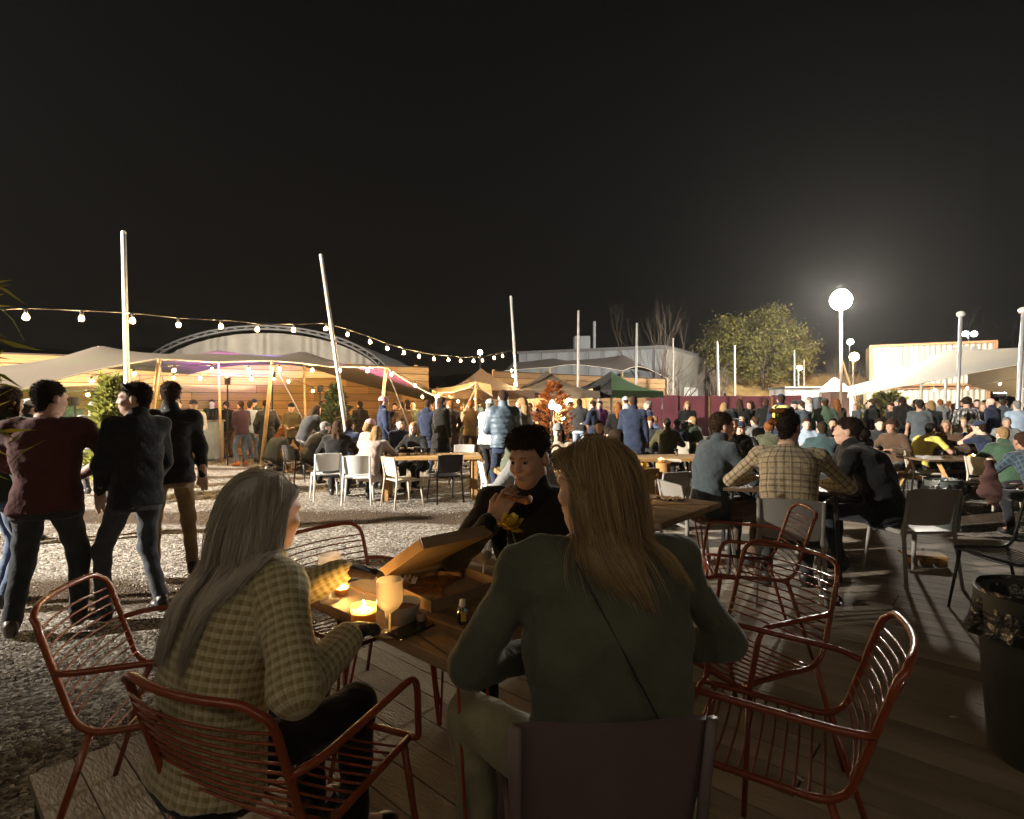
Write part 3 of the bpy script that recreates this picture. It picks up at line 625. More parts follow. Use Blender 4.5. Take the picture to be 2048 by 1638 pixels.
pole(2047, 626, 2036, 812, 15.5, 15.5, .058, alu, 'steel pole with white knob at the edge of the picture', True)

# floodlight mast over the yard
fl = thing('floodlight_mast', 'dazzling round floodlight on a tall mast above the crowd', 'floodlight', (X_of(1682, 30), 30, 0))
zf = Z_of(600, 30)
MB().tube([(0, 0, -.05), (0, 0, 3), (0, 0, zf - .6)], [.11, .09, .07], 10).build('mast', mat('mast_steel', (0.35, 0.27, 0.2), .5, .4), fl, True)
MB().tube([(0, 0, 4.2), (1.1, -.1, .6)], .05, 6).build('stay', pole_w, fl)
MB().lathe([(.02, .62), (.22, .58), (.26, .5)], (0, 0, zf), 16).build('cowl', alu, fl, True)
ph = np.linspace(-pi / 2, pi / 2, 11); MB().lathe([(max(.52 * cos(a), .001), .52 * sin(a)) for a in ph], (0, 0, zf), 20).build('lamp_globe', emat('flood_glow', (1.0, 0.93, 0.80), P_SITE / (4 * pi * pi * .27)), fl, True)
# the second floodlight, on a mast out of frame beside the timber wall: its hard light rakes the yard
fm = thing('floodlight_mast', 'floodlight on a steel mast beyond the edge of the yard', 'floodlight', (-21.3, .9, 0))
MB().tube([(0, 0, -.05), (0, 0, 7.4)], [.1, .07], 10).build('mast', alu, fm, True)
MB().bbox((.12, 0, 7.5), (.18, .5, .4), .03).build('lamp_head', blk, fm)
FLP = (-21.0, 1.05, 7.5)
spot('floodlight_lamp', FLP, (-4.8, 16.3, 1.0), P_LEFT * 4, (1.0, 0.91, 0.78), rad(73), .5, .16)

# far street lamps
def street_lamp(px, py, Y, col, s, r, label, head='single'):
    p = np.array(at(px, py, Y)); t = thing('street_lamp', label, 'street lamp', (p[0], p[1], 0)); MB().tube([(0, 0, -.1), (0, 0, p[2] + .1)], .06, 6).build('post', rusty, t)
    for sx in ((0,) if head == 'single' else (-.42, .42)):
        MB().lathe([(.001, -r), (r * .8, -r * .6), (r, 0), (r * .7, r * .7), (.001, r)], (sx, -.15, p[2]), 10).build('lamp_head', emat('lamp_%s' % label[:14].replace(' ', '_'), col, s), t, True)
    if head != 'single': MB().tube([(-.42, 0, p[2] + .1), (.42, 0, p[2] + .1)], .04, 5).build('crossbar', rusty, t)
street_lamp(960, 705, 70, (0.9, 0.95, 1.0), 60, .33, 'far white street lamp above the low fence')
street_lamp(1161, 693, 48, (0.9, 0.95, 1.0), 40, .14, 'twin-headed white lamp beside the thin pole over the warehouse', 'twin')
street_lamp(1699, 684, 62, (0.85, 0.92, 1.0), 90, .33, 'bluish white street lamp just right of the floodlight mast')
street_lamp(1706, 714, 42, (1.0, 0.50, 0.10), 160, .34, 'orange sodium lamp below the bluish white lamp')
street_lamp(1597, 736, 43, (1.0, 0.72, 0.36), 60, .2, 'small warm street lamp over the yellow bank')
street_lamp(1937, 668, 55, (0.9, 0.95, 1.0), 60, .28, 'twin white lamps above the end of the container', 'twin')

# ------------------------------------------------------------------ festoon lights
bulb_m = emat('bulb_glow', (1.0, 0.66, 0.30), BULB * 2.6); sock_m = mat('bulb_socket', (0.02, .02, .02), .6); wire_m = mat('festoon_wire', (0.03, .03, .028), .7)
bulb_me = MB().lathe([(.001, -.024), (.015, -.016), (.020, -.002), (.014, .014), (.001, .022)], sides=7).mesh('bulb', bulb_m, True)
halo_me = MB().lathe([(.001, -.047), (.026, -.038), (.038, -.012), (.035, .018), (.017, .05)], sides=10).mesh('globe', frosted('bulb_halo', (1.0, .60, .22), 1.0, .55, 1.5), True)  # glowing shell added round each bulb to paint its warm halo
sock_me = MB().lathe([(.017, .045), (.02, .05), (.02, .1), (.001, .105)], sides=7).mesh('socket', sock_m)
fill_bulb = bulb_me.copy(); fill_bulb.materials.clear(); fill_bulb.materials.append(emat('fill_bulb_glow', (1.0, 0.80, 0.56), BULB * .95))
def festoon(pts, label, ends=None, bulb_me=bulb_me):
    P = [np.array(p) for p in pts]; o = P[0].copy(); t = thing('festoon_lights', label, 'festoon lights', tuple(o))
    path = ([np.array(ends[0])] if ends else []) + [p + np.array([0, 0, .11]) for p in P] + ([np.array(ends[1])] if ends else [])
    MB().tube([p - o for p in path], .008, 4).build('wire', wire_m, t)
    for p in P:
        b = link('bulb', bulb_me, t, tuple(p - o)); link('socket', sock_me, b); link('globe', halo_me, b)
    return t
ms = [(52, 634), (163, 637), (265, 641), (357, 650), (442, 653), (515, 659), (587, 660), (652, 657), (695, 669), (740, 684), (775, 697), (808, 706), (838, 713), (868, 718), (897, 720), (921, 722), (947, 722), (965, 721), (988, 716), (1005, 712), (1028, 706)]
Ym = list(np.linspace(6.9, 11.3, 8)) + list(np.linspace(11.8, 18.0, 13))
festoon([at(x, y, Y) for (x, y), Y in zip(ms, Ym)], 'long string of warm bulbs swagged between the tall poles', [at(-180, 628, 6.2), at(1026, 702, 18.0)])
festoon([at(1023, 741, 17.9), at(1026, 752, 17.9), at(1030, 768, 17.9)], 'short drop of bulbs hanging down the white pole')
festoon([at(x, y, Y) for x, y, Y in ((183, 763, 11.2), (268, 748, 11.6), (348, 741, 12.1), (424, 739, 12.7), (497, 740, 13.2), (559, 738, 13.6), (625, 740, 13.9), (680, 741, 14.2), (735, 742, 14.5), (783, 749, 14.7), (830, 771, 14.9), (873, 792, 15.2))], 'row of bulbs along the front eave of the beige tent')
festoon([at(x, y, Y) for x, y, Y in ((120, 795, 12.5), (176, 790, 12.8), (347, 756, 14.0), (400, 756, 14.4), (453, 757, 14.8), (503, 758, 15.2), (548, 757, 15.5), (577, 763, 15.7), (626, 782, 15.9), (665, 798, 16.1))], 'second row of bulbs deeper under the beige tent')
festoon([at(x, y, Y) for x, y, Y in ((845, 794, 16.0), (874, 793, 16.2), (901, 794, 16.4), (932, 791, 16.6), (951, 797, 16.8), (916, 803, 16.9))], 'cluster of bulbs under the tan shade canopy')
festoon([at(x, y, Y) for x, y, Y in ((1760, 788, 22.5), (1810, 786, 22.8), (1870, 780, 23), (1935, 776, 23), (2000, 768, 22.5), (2060, 760, 22))], 'string of bulbs inside the pale tent over the crowd')
# unseen string of bulbs added behind the camera to fill the foreground with light
festoon([(-4.6 + i * 1.0, -0.3 - .32 * i, 3.1 - .1 * sin(i * pi / 10)) for i in range(11)], 'unseen festoon bulbs added behind the deck as fill light', [(-5.8, .1, 3.4), (6.4, -3.9, 3.4)], fill_bulb)

# coloured stage lights under the beige tent
def par(loc, target, col, power, label, size=75):
    t = thing('stage_light', label, 'stage light', tuple(loc)); glow = emat('par_' + label.split()[0], col, 60)
    MB().lathe([(.001, -.12), (.07, -.12), (.08, .06), (.075, .06), (.06, .0), (.001, .0)], sides=12).build('can', blk, t); MB().lathe([(.001, .03), (.055, .03)], sides=12).build('lens', glow, t)
    MB().tube([(0, .0, -.1), (0, 0, -loc[2])], .02, 6).build('stand', blk, t); d = Vector(target) - Vector(loc)
    spot('stage_light_beam', Vector(loc) + Vector((0, 0, .1)), target, power, col, rad(size), .5, .06)
par(at(545, 748, 14.9), at(520, 705, 15.2), (0.22, 0.12, 1.0), 2200, 'blue stage light aimed at the tent ceiling', 130)
par(at(455, 760, 14.6), at(450, 705, 15.0), (0.70, 0.10, 0.95), 2000, 'purple stage light under the tent ceiling', 110)
par(at(640, 775, 15.2), at(740, 715, 15.6), (1.0, 0.20, 0.48), 2400, 'pink stage light washing the end of the tent', 85)
par(at(150, 800, 11.4), at(190, 745, 12.4), (0.05, 1.0, 0.16), 700, 'green stage light under the low end of the tent', 95)

# lit stall under the charcoal gazebo
st = thing('food_stall', 'brightly lit food stall counter under the charcoal gazebo', 'stall', (X_of(1112, 18.2), 18.2, 0)); cream = mat('stall_screen', (0.62, 0.5, 0.32), .8)
MB().bbox((0, 0, .5), (2.3, .6, 1.0), .02).build('counter', plank_m[0], st); MB().box((0, 1.2, 1.1), (2.6, .04, 2.1)).build('back_screen', cream, st); MB().box((1.2, .6, 1.1), (.04, 1.2, 2.1)).build('side_screen', cream, st)
for (x, z) in ((-.55, 1.25), (.05, 1.5), (.42, 1.7), (.3, 1.12)):
    MB().lathe([(.001, -.11), (.08, -.1), (.11, 0), (.08, .1), (.001, .11)], (x, -.1, z), 10).build('lamp', emat('stall_lamp', (1.0, .74, .40), 130), st, True)
for x in (-.8, -.2, .6): MB().lathe([(.0, 0), (.1, 0), (.12, .18), (.0, .18)], (x, -.05, 1.0), 10).build('tub', wv, st)
ln = thing('lantern_stand', 'white paraffin lantern on a post in front of the copper shrub', 'lantern', (X_of(1104, 12.6), 12.6, 0)); zl = Z_of(810, 12.6)
MB().tube([(0, 0, 0), (0, 0, zl - .1)], .02, 6).build('post', blk, ln); MB().lathe([(.001, -.09), (.06, -.08), (.075, 0), (.02, .1), (.001, .12)], (0, 0, zl), 10).build('shade', emat('lantern_glow', (1, .85, .6), 60), ln, True)
bar = thing('bar_counter', 'pale blue drinks counter in front of the timber wall', 'counter', (X_of(421, 16.4), 16.4, 0)); bl = mat('counter_blue', (0.30, 0.36, 0.42), .5, 0, .25, 4)
MB().bbox((0, 0, .56), (.55, .5, 1.12), .02).build('cabinet', bl, bar); MB().bbox((0, 0, 1.14), (.62, .56, .05), .01).build('worktop', mat('counter_top', (0.25, .24, .22), .3), bar)
for (x, h) in ((-.18, .28), (-.05, .34), (.1, .25), (.2, .31)): MB().lathe([(.0, 0), (.04, 0), (.04, h * .6), (.015, h * .75), (.015, h), (0, h)], (x, -.05, 1.165), 8).build('bottle', blk, bar, True)

wk = thing('work_light', 'bright work light under the pale tent roof', 'work light', at(2000, 790, 22.4)); MB().bbox((0, 0, 0), (.5, .12, .16), .02).build('housing', blk, wk); MB().box((0, 0, .085), (.44, .1, .005)).build('lens', emat('work_glow', (1.0, .93, .82), 260), wk); MB().tube([(0, 0, -.06), (0, 0, -2.1)], .02, 6).build('stand', blk, wk)

# ================================================================== furniture
red = mat('chair_red_paint', (0.21, 0.042, 0.014), 0.36, 0.0, .22, 14, .12, 60, spec=.55, coat=.25)
blkmetal = mat('chair_black_metal', (0.015, .015, .016), .4, 0, .2, 10, spec=.5)
def wire_chair_parts(m, tagname):
    """tubular armchair facing +Y, origin on the floor under the seat centre -> [(name, mesh)]"""
    w = .235; zs = .435; parts = []
    bt = (-.335, .825)   # top of back (y, z)
    sidep = [(.225, zs + .012), (-.18, zs), (-.215, zs + .03), (-.335, .825)]
    full = [(-w, .225, zs + .012), (-w, -.20, zs - .004), (-w, -.325, .825), (w, -.325, .825), (w, -.20, zs - .004), (w, .225, zs + .012)]
    P = bend(full, .085, 7)
    # the top rail bows backwards between the uprights
    P[:, 1] -= np.where(P[:, 2] > .55, .045 * np.clip(1 - (P[:, 0] / w) ** 2, 0, 1) * np.clip((P[:, 2] - .55) / .2, 0, 1), 0)
    P2 = []
    for i in range(len(P) - 1):
        k = max(1, int(np.linalg.norm(P[i + 1] - P[i]) / .05))
        for j in range(k): P2.append(P[i] + (P[i + 1] - P[i]) * j / k)
    P2 = np.array(P2 + [P[-1]]); b = np.clip((P2[:, 2] - .6) / .2, 0, 1); P2[:, 1] -= 0
    top = P2[:, 2] > .80; P2[top, 1] = -.325 - .045 * np.clip(1 - (P2[top, 0] / w) ** 2, 0, 1)
    mb = MB().tube(P2, .0105, 8); mb.tube(bend([(-w, .225, zs + .012), (-w, .245, zs + .006), (w, .245, zs + .006), (w, .225, zs + .012)], .03, 4), .0105, 8)
    parts.append(('frame', mb.mesh('frame', m, True)))
    x = np.linspace(-w, w, 9)
    for i in range(10):
        f = (i + .6) / 10.6; y = -.205 - .118 * f; z = zs + .045 + (.80 - zs - .06) * f
        Q = np.stack([x, y - .045 * (1 - (x / w) ** 2) * (.35 + .65 * f), np.full(9, z)], -1); parts.append(('slat', MB().tube(Q, .0040, 5).mesh('slat', m, True)))
    for i in range(11):
        y = .205 - .036 * i; Q = np.stack([x, np.full(9, y), zs - .004 - .022 * (1 - (x / w) ** 2) * min(1, (11 - i) / 4 + .2)], -1); parts.append(('slat', MB().tube(Q, .0040, 5).mesh('slat', m, True)))
    for sx in (-1, 1):
        A = bend([(sx * w, -.268, .635), (sx * (w + .035), -.20, .645), (sx * (w + .045), .20, .665), (sx * (w + .03), .235, .45), (sx * w, .235, zs + .01)], .06, 6); parts.append(('arm', MB().tube(A, .0105, 8).mesh('arm', m, True)))
        parts.append(('leg', MB().tube([(sx * w, .20, zs), (sx * (w + .03), .265, 0)], [.0120, .0095], 8).mesh('leg', m, True)))
        parts.append(('leg', MB().tube([(sx * w, -.17, zs), (sx * (w + .03), -.30, 0)], [.0120, .0095], 8).mesh('leg', m, True)))
    return parts
WC = {'red': wire_chair_parts(red, 'red')}
def wire_chair(x, y, rz, label, z0=DECK_Z, tilt=0, group='red wire armchairs on the deck'):
    t = thing('wire_armchair', label, 'chair', (x, y, z0), rz, group)
    for n, me in WC['red']: link(n, me, t)
    return t
wire_chair(-1.22, 2.00, rad(-76), 'empty red wire armchair standing half off the deck beside the gravel')
wire_chair(-0.62, 1.57, rad(-22), 'red wire armchair under the woman in the checked jumper')
wire_chair(-0.73, 2.66, rad(-128), 'red wire armchair behind the open pizza box')
wire_chair(1.50, 3.50, rad(78), 'red wire armchair close to the man in the beige checked shirt')
wire_chair(0.95, 2.32, rad(116), 'middle empty red wire armchair, seen past the woman in the green shirt')
wire_chair(0.80, 1.72, rad(60), 'empty red wire armchair with pale glints, nearest the black bin bag')

def black_chair():
    t = thing('slatted_chair', 'black metal chair with slatted back and pink bag', 'chair', (2.72 + .75, 3.55 + .22, DECK_Z), rad(95))
    for n, me in wire_chair_parts(blkmetal, 'black'):
        if n != 'arm': link(n, me, t)
black_chair()
PM = {'white': mat('plastic_white', (0.72, 0.73, 0.72), .45, 0, .06, 5, spec=.4), 'grey': mat('plastic_grey', (0.30, 0.285, 0.26), .5, 0, .1, 5, spec=.35), 'black': mat('plastic_black', (0.022, .021, .022), .45, 0, .15, 6, spec=.4),
      'taupe': mat('plastic_taupe', (0.40, 0.36, 0.29), .5, 0, .08, 5), 'plum': mat('plastic_plum', (0.105, 0.078, 0.085), .55, 0, .2, 7, .05, 90)}
def plastic_parts(m):
    parts = []; w = .20
    x = np.linspace(-1, 1, 13)
    # back shell, curved in plan
    G = []
    for v in np.linspace(0, 1, 7):
        z = .50 + .30 * v; y = -.195 - .07 * v - .035 * (1 - x ** 2); ww = w * (.97 + .05 * v); zz = z - (.012 * np.abs(x) ** 6 if v > .9 else 0) + (.012 * np.abs(x) ** 6 if v < .1 else 0)
        G.append(np.stack([ww * x, y, np.full(13, 1.) * zz], -1))
    parts.append(('backrest', MB().grid(np.array(G), two=.014).mesh('backrest', m, 'auto')))
    S = []
    for v in np.linspace(0, 1, 9):
        y = -.20 + .42 * v; S.append(np.stack([(w + .015 * v) * x, np.full(13, y), .447 - .018 * (1 - x ** 2) * sin(pi * min(1, v * 1.1)) + .006 * v - .02 * max(0, v - .85) / .15], -1))
    parts.append(('seat', MB().grid(np.array(S), two=.022).mesh('seat', m, 'auto')))
    for sx in (-1, 1):
        R = [(sx * (w + .03), -.27, 0), (sx * (w + .012), -.215, .43), (sx * (w + .006), -.215, .50), (sx * (w + .008), -.272, .795)]
        parts.append(('back_leg', MB().tube(bend(R, .08, 5), [.016] * 2 + [.02] * 8 + [.014] * 2, 8, flat=.75).mesh('back_leg', m, True)))
        parts.append(('front_leg', MB().tube([(sx * (w + .03), .245, 0), (sx * (w - .0), .19, .44)], [.014, .021], 8, flat=.8).mesh('front_leg', m, True)))
        parts.append(('side_rail', MB().tube([(sx * (w + .002), -.205, .425), (sx * (w + .002), .19, .425)], .015, 6).mesh('side_rail', m, True)))
    return parts
PC = {k: plastic_parts(m) for k, m in PM.items()}
def plastic_chair(x, y, rz, col, label, z0=0.0, group='moulded plastic chairs'):
    t = thing('plastic_chair', label, 'chair', (x, y, z0), rz + (math.atan2(-x, y) if col != 'plum' else 0), group)
    for n, me in PC[col]: link(n, me, t)
    return t
pw = lambda px, Y: (X_of(px, Y), Y)
plastic_chair(*pw(652, 9.45), rad(8), 'white', 'white plastic chair under the curly-haired woman in black')
plastic_chair(*pw(716, 9.05), rad(-5), 'white', 'white plastic chair under the blonde woman in the pink and beige wrap')
plastic_chair(*pw(806, 8.75), rad(-62), 'taupe', 'empty taupe plastic chair at the corner of the beam table')
plastic_chair(*pw(890, 9.2), rad(20), 'black', 'black plastic chair in front of the beam table')
plastic_chair(*pw(925, 11.0), rad(170), 'grey', 'grey plastic chair on the far side of the beam table')
plastic_chair(*pw(998, 7.9), rad(-80), 'white', 'white plastic chair left of the man in the olive jacket')
plastic_chair(*pw(600, 11.2), rad(-60), 'black', 'dark metal-looking chair under the man in striped black puffer')
plastic_chair(*pw(1578, 4.15), rad(2), 'grey', 'grey plastic chair under the man in the beige checked shirt', DECK_Z)
plastic_chair(*pw(1395, 4.85), rad(-60), 'grey', 'grey plastic chair under the man in the slate jacket', DECK_Z)
plastic_chair(*pw(1818, 4.65), rad(38), 'grey', 'grey plastic chair under the man with a bun', DECK_Z)
plastic_chair(*pw(1325, 6.9), rad(40), 'grey', 'pale grey plastic chair beside the man in red tartan')
plastic_chair(*pw(1648, 8.6), rad(3), 'grey', 'grey plastic chair under the person in the dark teal coat')
plastic_chair(*pw(1850, 9.6), rad(-75), 'taupe', 'taupe plastic chair at the end of the folding table')
plastic_chair(*pw(1985, 8.6), rad(-40), 'taupe', 'taupe plastic chair behind the pink bag')
plastic_chair(*pw(1362, 12.5), rad(-10), 'taupe', 'pale plastic chair among the tables near the hoarding')
ph_ = plastic_chair(0.20, 1.44, rad(4), 'plum', 'dark plum plastic chair under the woman in the green shirt', DECK_Z)
ph_.scale = (1.02, 1.0, 1.0)

wood = mat('table_wood', (0.26, 0.17, 0.088), .5, 0, .4, 5, .3, 30, stretch=(1, 8, 8), spec=.4); wood2 = mat('table_wood_dark', (0.14, 0.088, 0.046), .55, 0, .4, 5, .3, 30, stretch=(1, 8, 8)); hair_red = mat('hairpin_red', (0.36, 0.055, 0.015), .4, 0, .1)
def hairpin_table(c0, L, Wd, label, ztop=.75, planks=4):
    """c0: corner; runs L along E1... table local x = -E2 direction length L, y = E1 direction width Wd"""
    a = math.atan2(-E2[1], -E2[0]); t = thing('hairpin_table', label, 'table', (c0[0], c0[1], DECK_Z), a)
    # in local axes x runs along -E2, and y (left of x) runs along -E1, so the top spans y in [0, Wd]
    pwid = Wd / planks
    for i in range(planks): MB().bbox((L / 2, (i + .5) * pwid, ztop - .02), (L, pwid - .003, .04), .004).build('plank', wood, t)
    for (x, y, sx, sy) in ((.09, .09, -1, -1), (L - .09, .09, 1, -1), (.09, Wd - .09, -1, 1), (L - .09, Wd - .09, 1, 1)):
        mb = MB(); foot = np.array([x + sx * .02, y + sy * .02, .0])
        mb.tube(bend([(x - sx * .05, y, ztop - .045), foot + np.array([-.008, 0, .012]), foot + np.array([.008, 0, .012]), (x, y - sy * .10, ztop - .045)], .012, 4), .0055, 6)
        mb.tube([(x + .05 * -sx, y - sy * .1, ztop - .045), foot + np.array([0, 0, .015])], .0055, 6)
        mb.box((x - sx * .03, y - sy * .05, ztop - .043), (.12, .13, .004)); mb.build('hairpin_leg', hair_red, t)
    return t
P1 = np.array([-0.121, 1.494]); TL = .90; TW = .69      # P1 -> P2 runs along -E2, P1 -> P4 along E1
def table_pt(u, v): return P1 - E2 * u + E1 * v
ht = hairpin_table(P1 + E1 * TW, TL, TW, 'wooden hairpin table with pizza and frosted glasses')
tb2c = np.array([0.905, 3.34])
hairpin_table(tb2c + E1 * .98, .72, .98, 'wooden hairpin table with daffodils and a candle')
# heavy beam table on the gravel
def beam_table(px, Y, L, Wd, rz, label, h=.76, z0=-.03):
    t = thing('beam_table', label, 'table', (X_of(px, Y), Y, z0), rz); m = plank_m[2]
    for i in range(4): MB().bbox((0, (i - 1.5) * Wd / 4, h - .03), (L, Wd / 4 - .005, .06), .005).build('plank', wood if i % 2 else m, t)
    for sx in (-1, 1):
        for sy in (-1, 1): MB().bbox((sx * (L / 2 - .12), sy * (Wd / 2 - .08), (h - .06) / 2), (.11, .11, h - .06), .01).build('leg', m, t)
        MB().box((sx * (L / 2 - .12), 0, h - .12), (.06, Wd - .28, .1)).build('apron', m, t)
    return t
beam_table(862, 9.75, 1.75, .8, .12, 'heavy timber beam table crowded with empty glasses')
beam_table(1085, 7.6, 1.3, .75, .2, 'timber table between the olive jacket and the smiling woman in cap')
beam_table(1215, 7.7, 1.2, .8, .5, 'timber table in front of the man with glasses', .76)
beam_table(1370, 9.5, 1.9, .75, .1, 'timber table carrying a candle and white tray on a round post')
beam_table(1500, 8.7, 1.3, .8, .1, 'timber table with glowing candle before the bearded man in navy cap')
beam_table(1655, 10.8, 1.8, .8, -.05, 'timber table behind the person in the dark teal coat')
beam_table(1330, 13.4, 2.0, .75, .1, 'timber table near the maroon hoarding')
beam_table(1460, 13.0, 1.8, .75, .1, 'timber table behind the bearded man in navy cap')
def picnic(px, Y, L, rz, label):
    t = thing('picnic_table', label, 'table', (X_of(px, Y), Y, -.03), rz)
    for i in range(5): MB().bbox((0, (i - 2) * .15, .74), (L, .143, .035), .005).build('plank', wood2, t)
    for sy in (-1, 1):
        for k in range(2): MB().bbox((0, sy * (.66 + .13 * k), .43), (L, .125, .035), .005).build('bench_plank', wood2, t)
    for sx in (-1, 1):
        for sy in (-1, 1): MB().tube([(sx * (L / 2 - .25), sy * .25, .72), (sx * (L / 2 - .25), sy * .72, 0)], .04, 4).build('leg', plank_m[2], t)
        MB().box((sx * (L / 2 - .25), 0, .40), (.04, 1.5, .08)).build('crossbar', wood2, t)
    return t
picnic(1935, 9.3, 2.0, .06, 'dark picnic table on the gravel beside the person in yellow')
picnic(1810, 14.5, 2.0, .0, 'picnic table in the middle of the seated crowd')
picnic(1990, 14.0, 2.0, .1, 'picnic table below the steel pole with white knob')
# dark table for the group on the deck
tb = thing('cafe_table', 'dark square table on black legs inside the group by the deck edge', 'table', (2.42, 5.05, DECK_Z), -.3)
for i in range(5): MB().bbox((0, (i - 2) * .17, .735), (.95, .166, .03), .004).build('plank', wood2, tb)
for sx in (-1, 1):
    for sy in (-1, 1): MB().tube([(sx * .4, sy * .36, .72), (sx * .43, sy * .39, 0)], .018, 6).build('leg', blkmetal, tb)

# bins
def ruffle(r0, r1, z0, z1, seed, n=64, m=10):
    rng = np.random.default_rng(seed); a = np.linspace(0, 2 * pi, n + 1); G = []
    for k in range(m):
        f = k / (m - 1); amp = .022 * f + .004; r = r0 + (r1 - r0) * f + amp * (np.sin(a * 7 + 2.5 * f) * .5 + np.sin(a * 13 + 4 * f + 1) * .5 + np.sin(a * 23 + 7 * f) * .25); z = z0 + (z1 - z0) * f + .02 * f * np.sin(a * 5 + seed); G.append(np.stack([r * np.cos(a), r * np.sin(a), z], -1))
    return np.array(G)
bagm = mat('bin_bag', (0.010, .010, .010), .22, 0, .2, 8, .8, 22, spec=.6); binm = mat('bin_plastic', (0.045, .05, .046), .5, 0, .2, 6, .15, 20)
def bin_(x, y, z0, s, label, seed):
    t = thing('waste_bin', label, 'bin', (x, y, z0)); t.scale = (s, s, s)
    MB().lathe([(.0, .0), (.175, 0), (.185, .02), (.225, .62), (.235, .62), (.235, .70), (.215, .70), (.20, .3), (0, .28)], sides=28).build('barrel', binm, t, 'auto')
    MB().grid(ruffle(.225, .25, .715, .52, seed)).build('bag_overhang', bagm, t, True); MB().grid(ruffle(.225, .13, .717, .35, seed + 1)).build('bag_lining', bagm, t, True)
    return t
bin_(2.2, 2.27, DECK_Z, .98, 'large dark bin with shiny black bag at the edge of the picture', 3)
bin_(X_of(1886, 7.3), 7.3, -.05, .95, 'small black bin on the gravel behind the man with a bun', 6)
plt = thing('timber_block', 'pale timber offcut on the deck under the grey chair', 'offcut', (*gnd(1846, 1125, DECK_Z)[:2], DECK_Z), -.3)
MB().bbox((0, 0, .075), (.34, .2, .025), .004).build('board', plank_m[2], plt)
for x in (-.1, .02, .13): MB().bbox((x, 0, .031), (.06, .18, .062), .004).build('bearer', plank_m[0], plt)
po = thing('timber_post', 'round timber post with tray beside the man in red tartan', 'post', (X_of(1326, 8.2), 8.2, -.05)); MB().tube([(0, 0, 0), (.01, 0, .5), (0, 0, .80)], [.115, .11, .11], 12).build('shaft', plank_m[1], po, 'auto')

# ================================================================== people
# A figure is grown as an implicit surface round its skeleton: tapered limbs blended into one another, meshed once.
f32 = np.float32
def smin(a, b, k):
    h = np.clip(.5 + .5 * (b - a) / k, 0, 1); return b * (1 - h) + a * h - k * h * (1 - h)
def d_cone(P, a, b, ra, rb):
    ab = b - a; L2 = float(ab @ ab) + 1e-9; q = P - a; t = np.clip(q @ ab / L2, 0, 1); q = q - t[:, None] * ab
    return np.sqrt(np.einsum('ij,ij->i', q, q)) - (ra + (rb - ra) * t)
def d_ell(P, c, R, s):
    q = (P - c) @ (R / s); k = np.sqrt(np.einsum('ij,ij->i', q, q)); return (k - 1) * min(s)
class Torso:
    """flattened tapering tube along a bowed spine"""
    def __init__(s, A, B, rA, rB, prof, t0, t1, bow=0.0, add=0.0, power=2.3, ribs=0.0):
        s.A, s.B, s.rA, s.rB, s.prof, s.t0, s.t1, s.bow, s.add, s.pw, s.ribs = A, B, rA, rB, np.array(prof), t0, t1, bow, add, power, ribs
        s.L = np.linalg.norm(B - A); s.ax = (B - A) / s.L
    def frame(s, P):
        q = P - s.A; t = q @ s.ax / s.L; tc = np.clip(t, 0, 1)
        r = s.rA[None] * (1 - tc)[:, None] + s.rB[None] * tc[:, None]; r -= (r @ s.ax)[:, None] * s.ax; r /= np.linalg.norm(r, axis=1, keepdims=True)
        f = np.cross(np.broadcast_to(s.ax, r.shape), r); x = np.einsum('ij,ij->i', q, r); y = np.einsum('ij,ij->i', q, f) + s.bow * 4 * tc * (1 - tc)
        return t, x, y
    def __call__(s, P):
        t, x, y = s.frame(P); tt = np.clip(t, s.t0, s.t1)
        a = np.interp(tt, s.prof[:, 0], s.prof[:, 1]) + s.add; b = np.interp(tt, s.prof[:, 0], s.prof[:, 2]) + s.add
        if s.ribs: k = s.ribs * np.abs(np.sin(tt * s.L * pi / .085)); a = a + k; b = b + k
        d = ((np.abs(x / a) ** s.pw + np.abs(y / b) ** s.pw) ** (1 / s.pw) - 1) * b
        return np.maximum(d, np.maximum(s.t0 - t, t - s.t1) * s.L)
def pbox(p):
    if p[0] == 'c': return np.minimum(p[1] - p[3], p[2] - p[4]), np.maximum(p[1] + p[3], p[2] + p[4])
    if p[0] in 'e-': m = max(p[3]); return p[1] - m, p[1] + m
    T = p[1]; m = max(T.prof[:, 1]) + T.add + T.ribs + abs(T.bow); A = T.A + T.ax * T.L * T.t0; B = T.A + T.ax * T.L * T.t1; return np.minimum(A, B) - m, np.maximum(A, B) + m
def evalp(P, prims, margin=None):
    """distance to the blended shape; with a margin, each piece is only worked out near its own box"""
    P = np.asarray(P, f32); d = np.full(len(P), 1.0, f32); PX, PY, PZ = [np.ascontiguousarray(P[:, i]) for i in range(3)]
    for p in prims:
        k = p[0]
        if k == 'f': d = p[1](P, d); continue
        Q, I = P, None
        if margin is not None:
            lo, hi = pbox(p); mg = margin + p[-1]; c = ((lo + hi) / 2).astype(f32); hf = ((hi - lo) / 2 + mg).astype(f32)
            I = np.flatnonzero((np.abs(PX - c[0]) < hf[0]) & (np.abs(PY - c[1]) < hf[1]) & (np.abs(PZ - c[2]) < hf[2]))
            if len(I) == 0: continue
            Q = P[I]
        if k == 'c': e = d_cone(Q, p[1].astype(f32), p[2].astype(f32), f32(p[3]), f32(p[4]))
        elif k == 't': e = p[1](Q).astype(f32)
        else: e = d_ell(Q, p[1].astype(f32), p[2].astype(f32), p[3].astype(f32))
        d0 = d if I is None else d[I]
        r = -smin(-d0, e, f32(p[-1])) if k == '-' else smin(d0, e, f32(p[-1]))
        if I is None: d = r
        else: d[I] = r
    return d
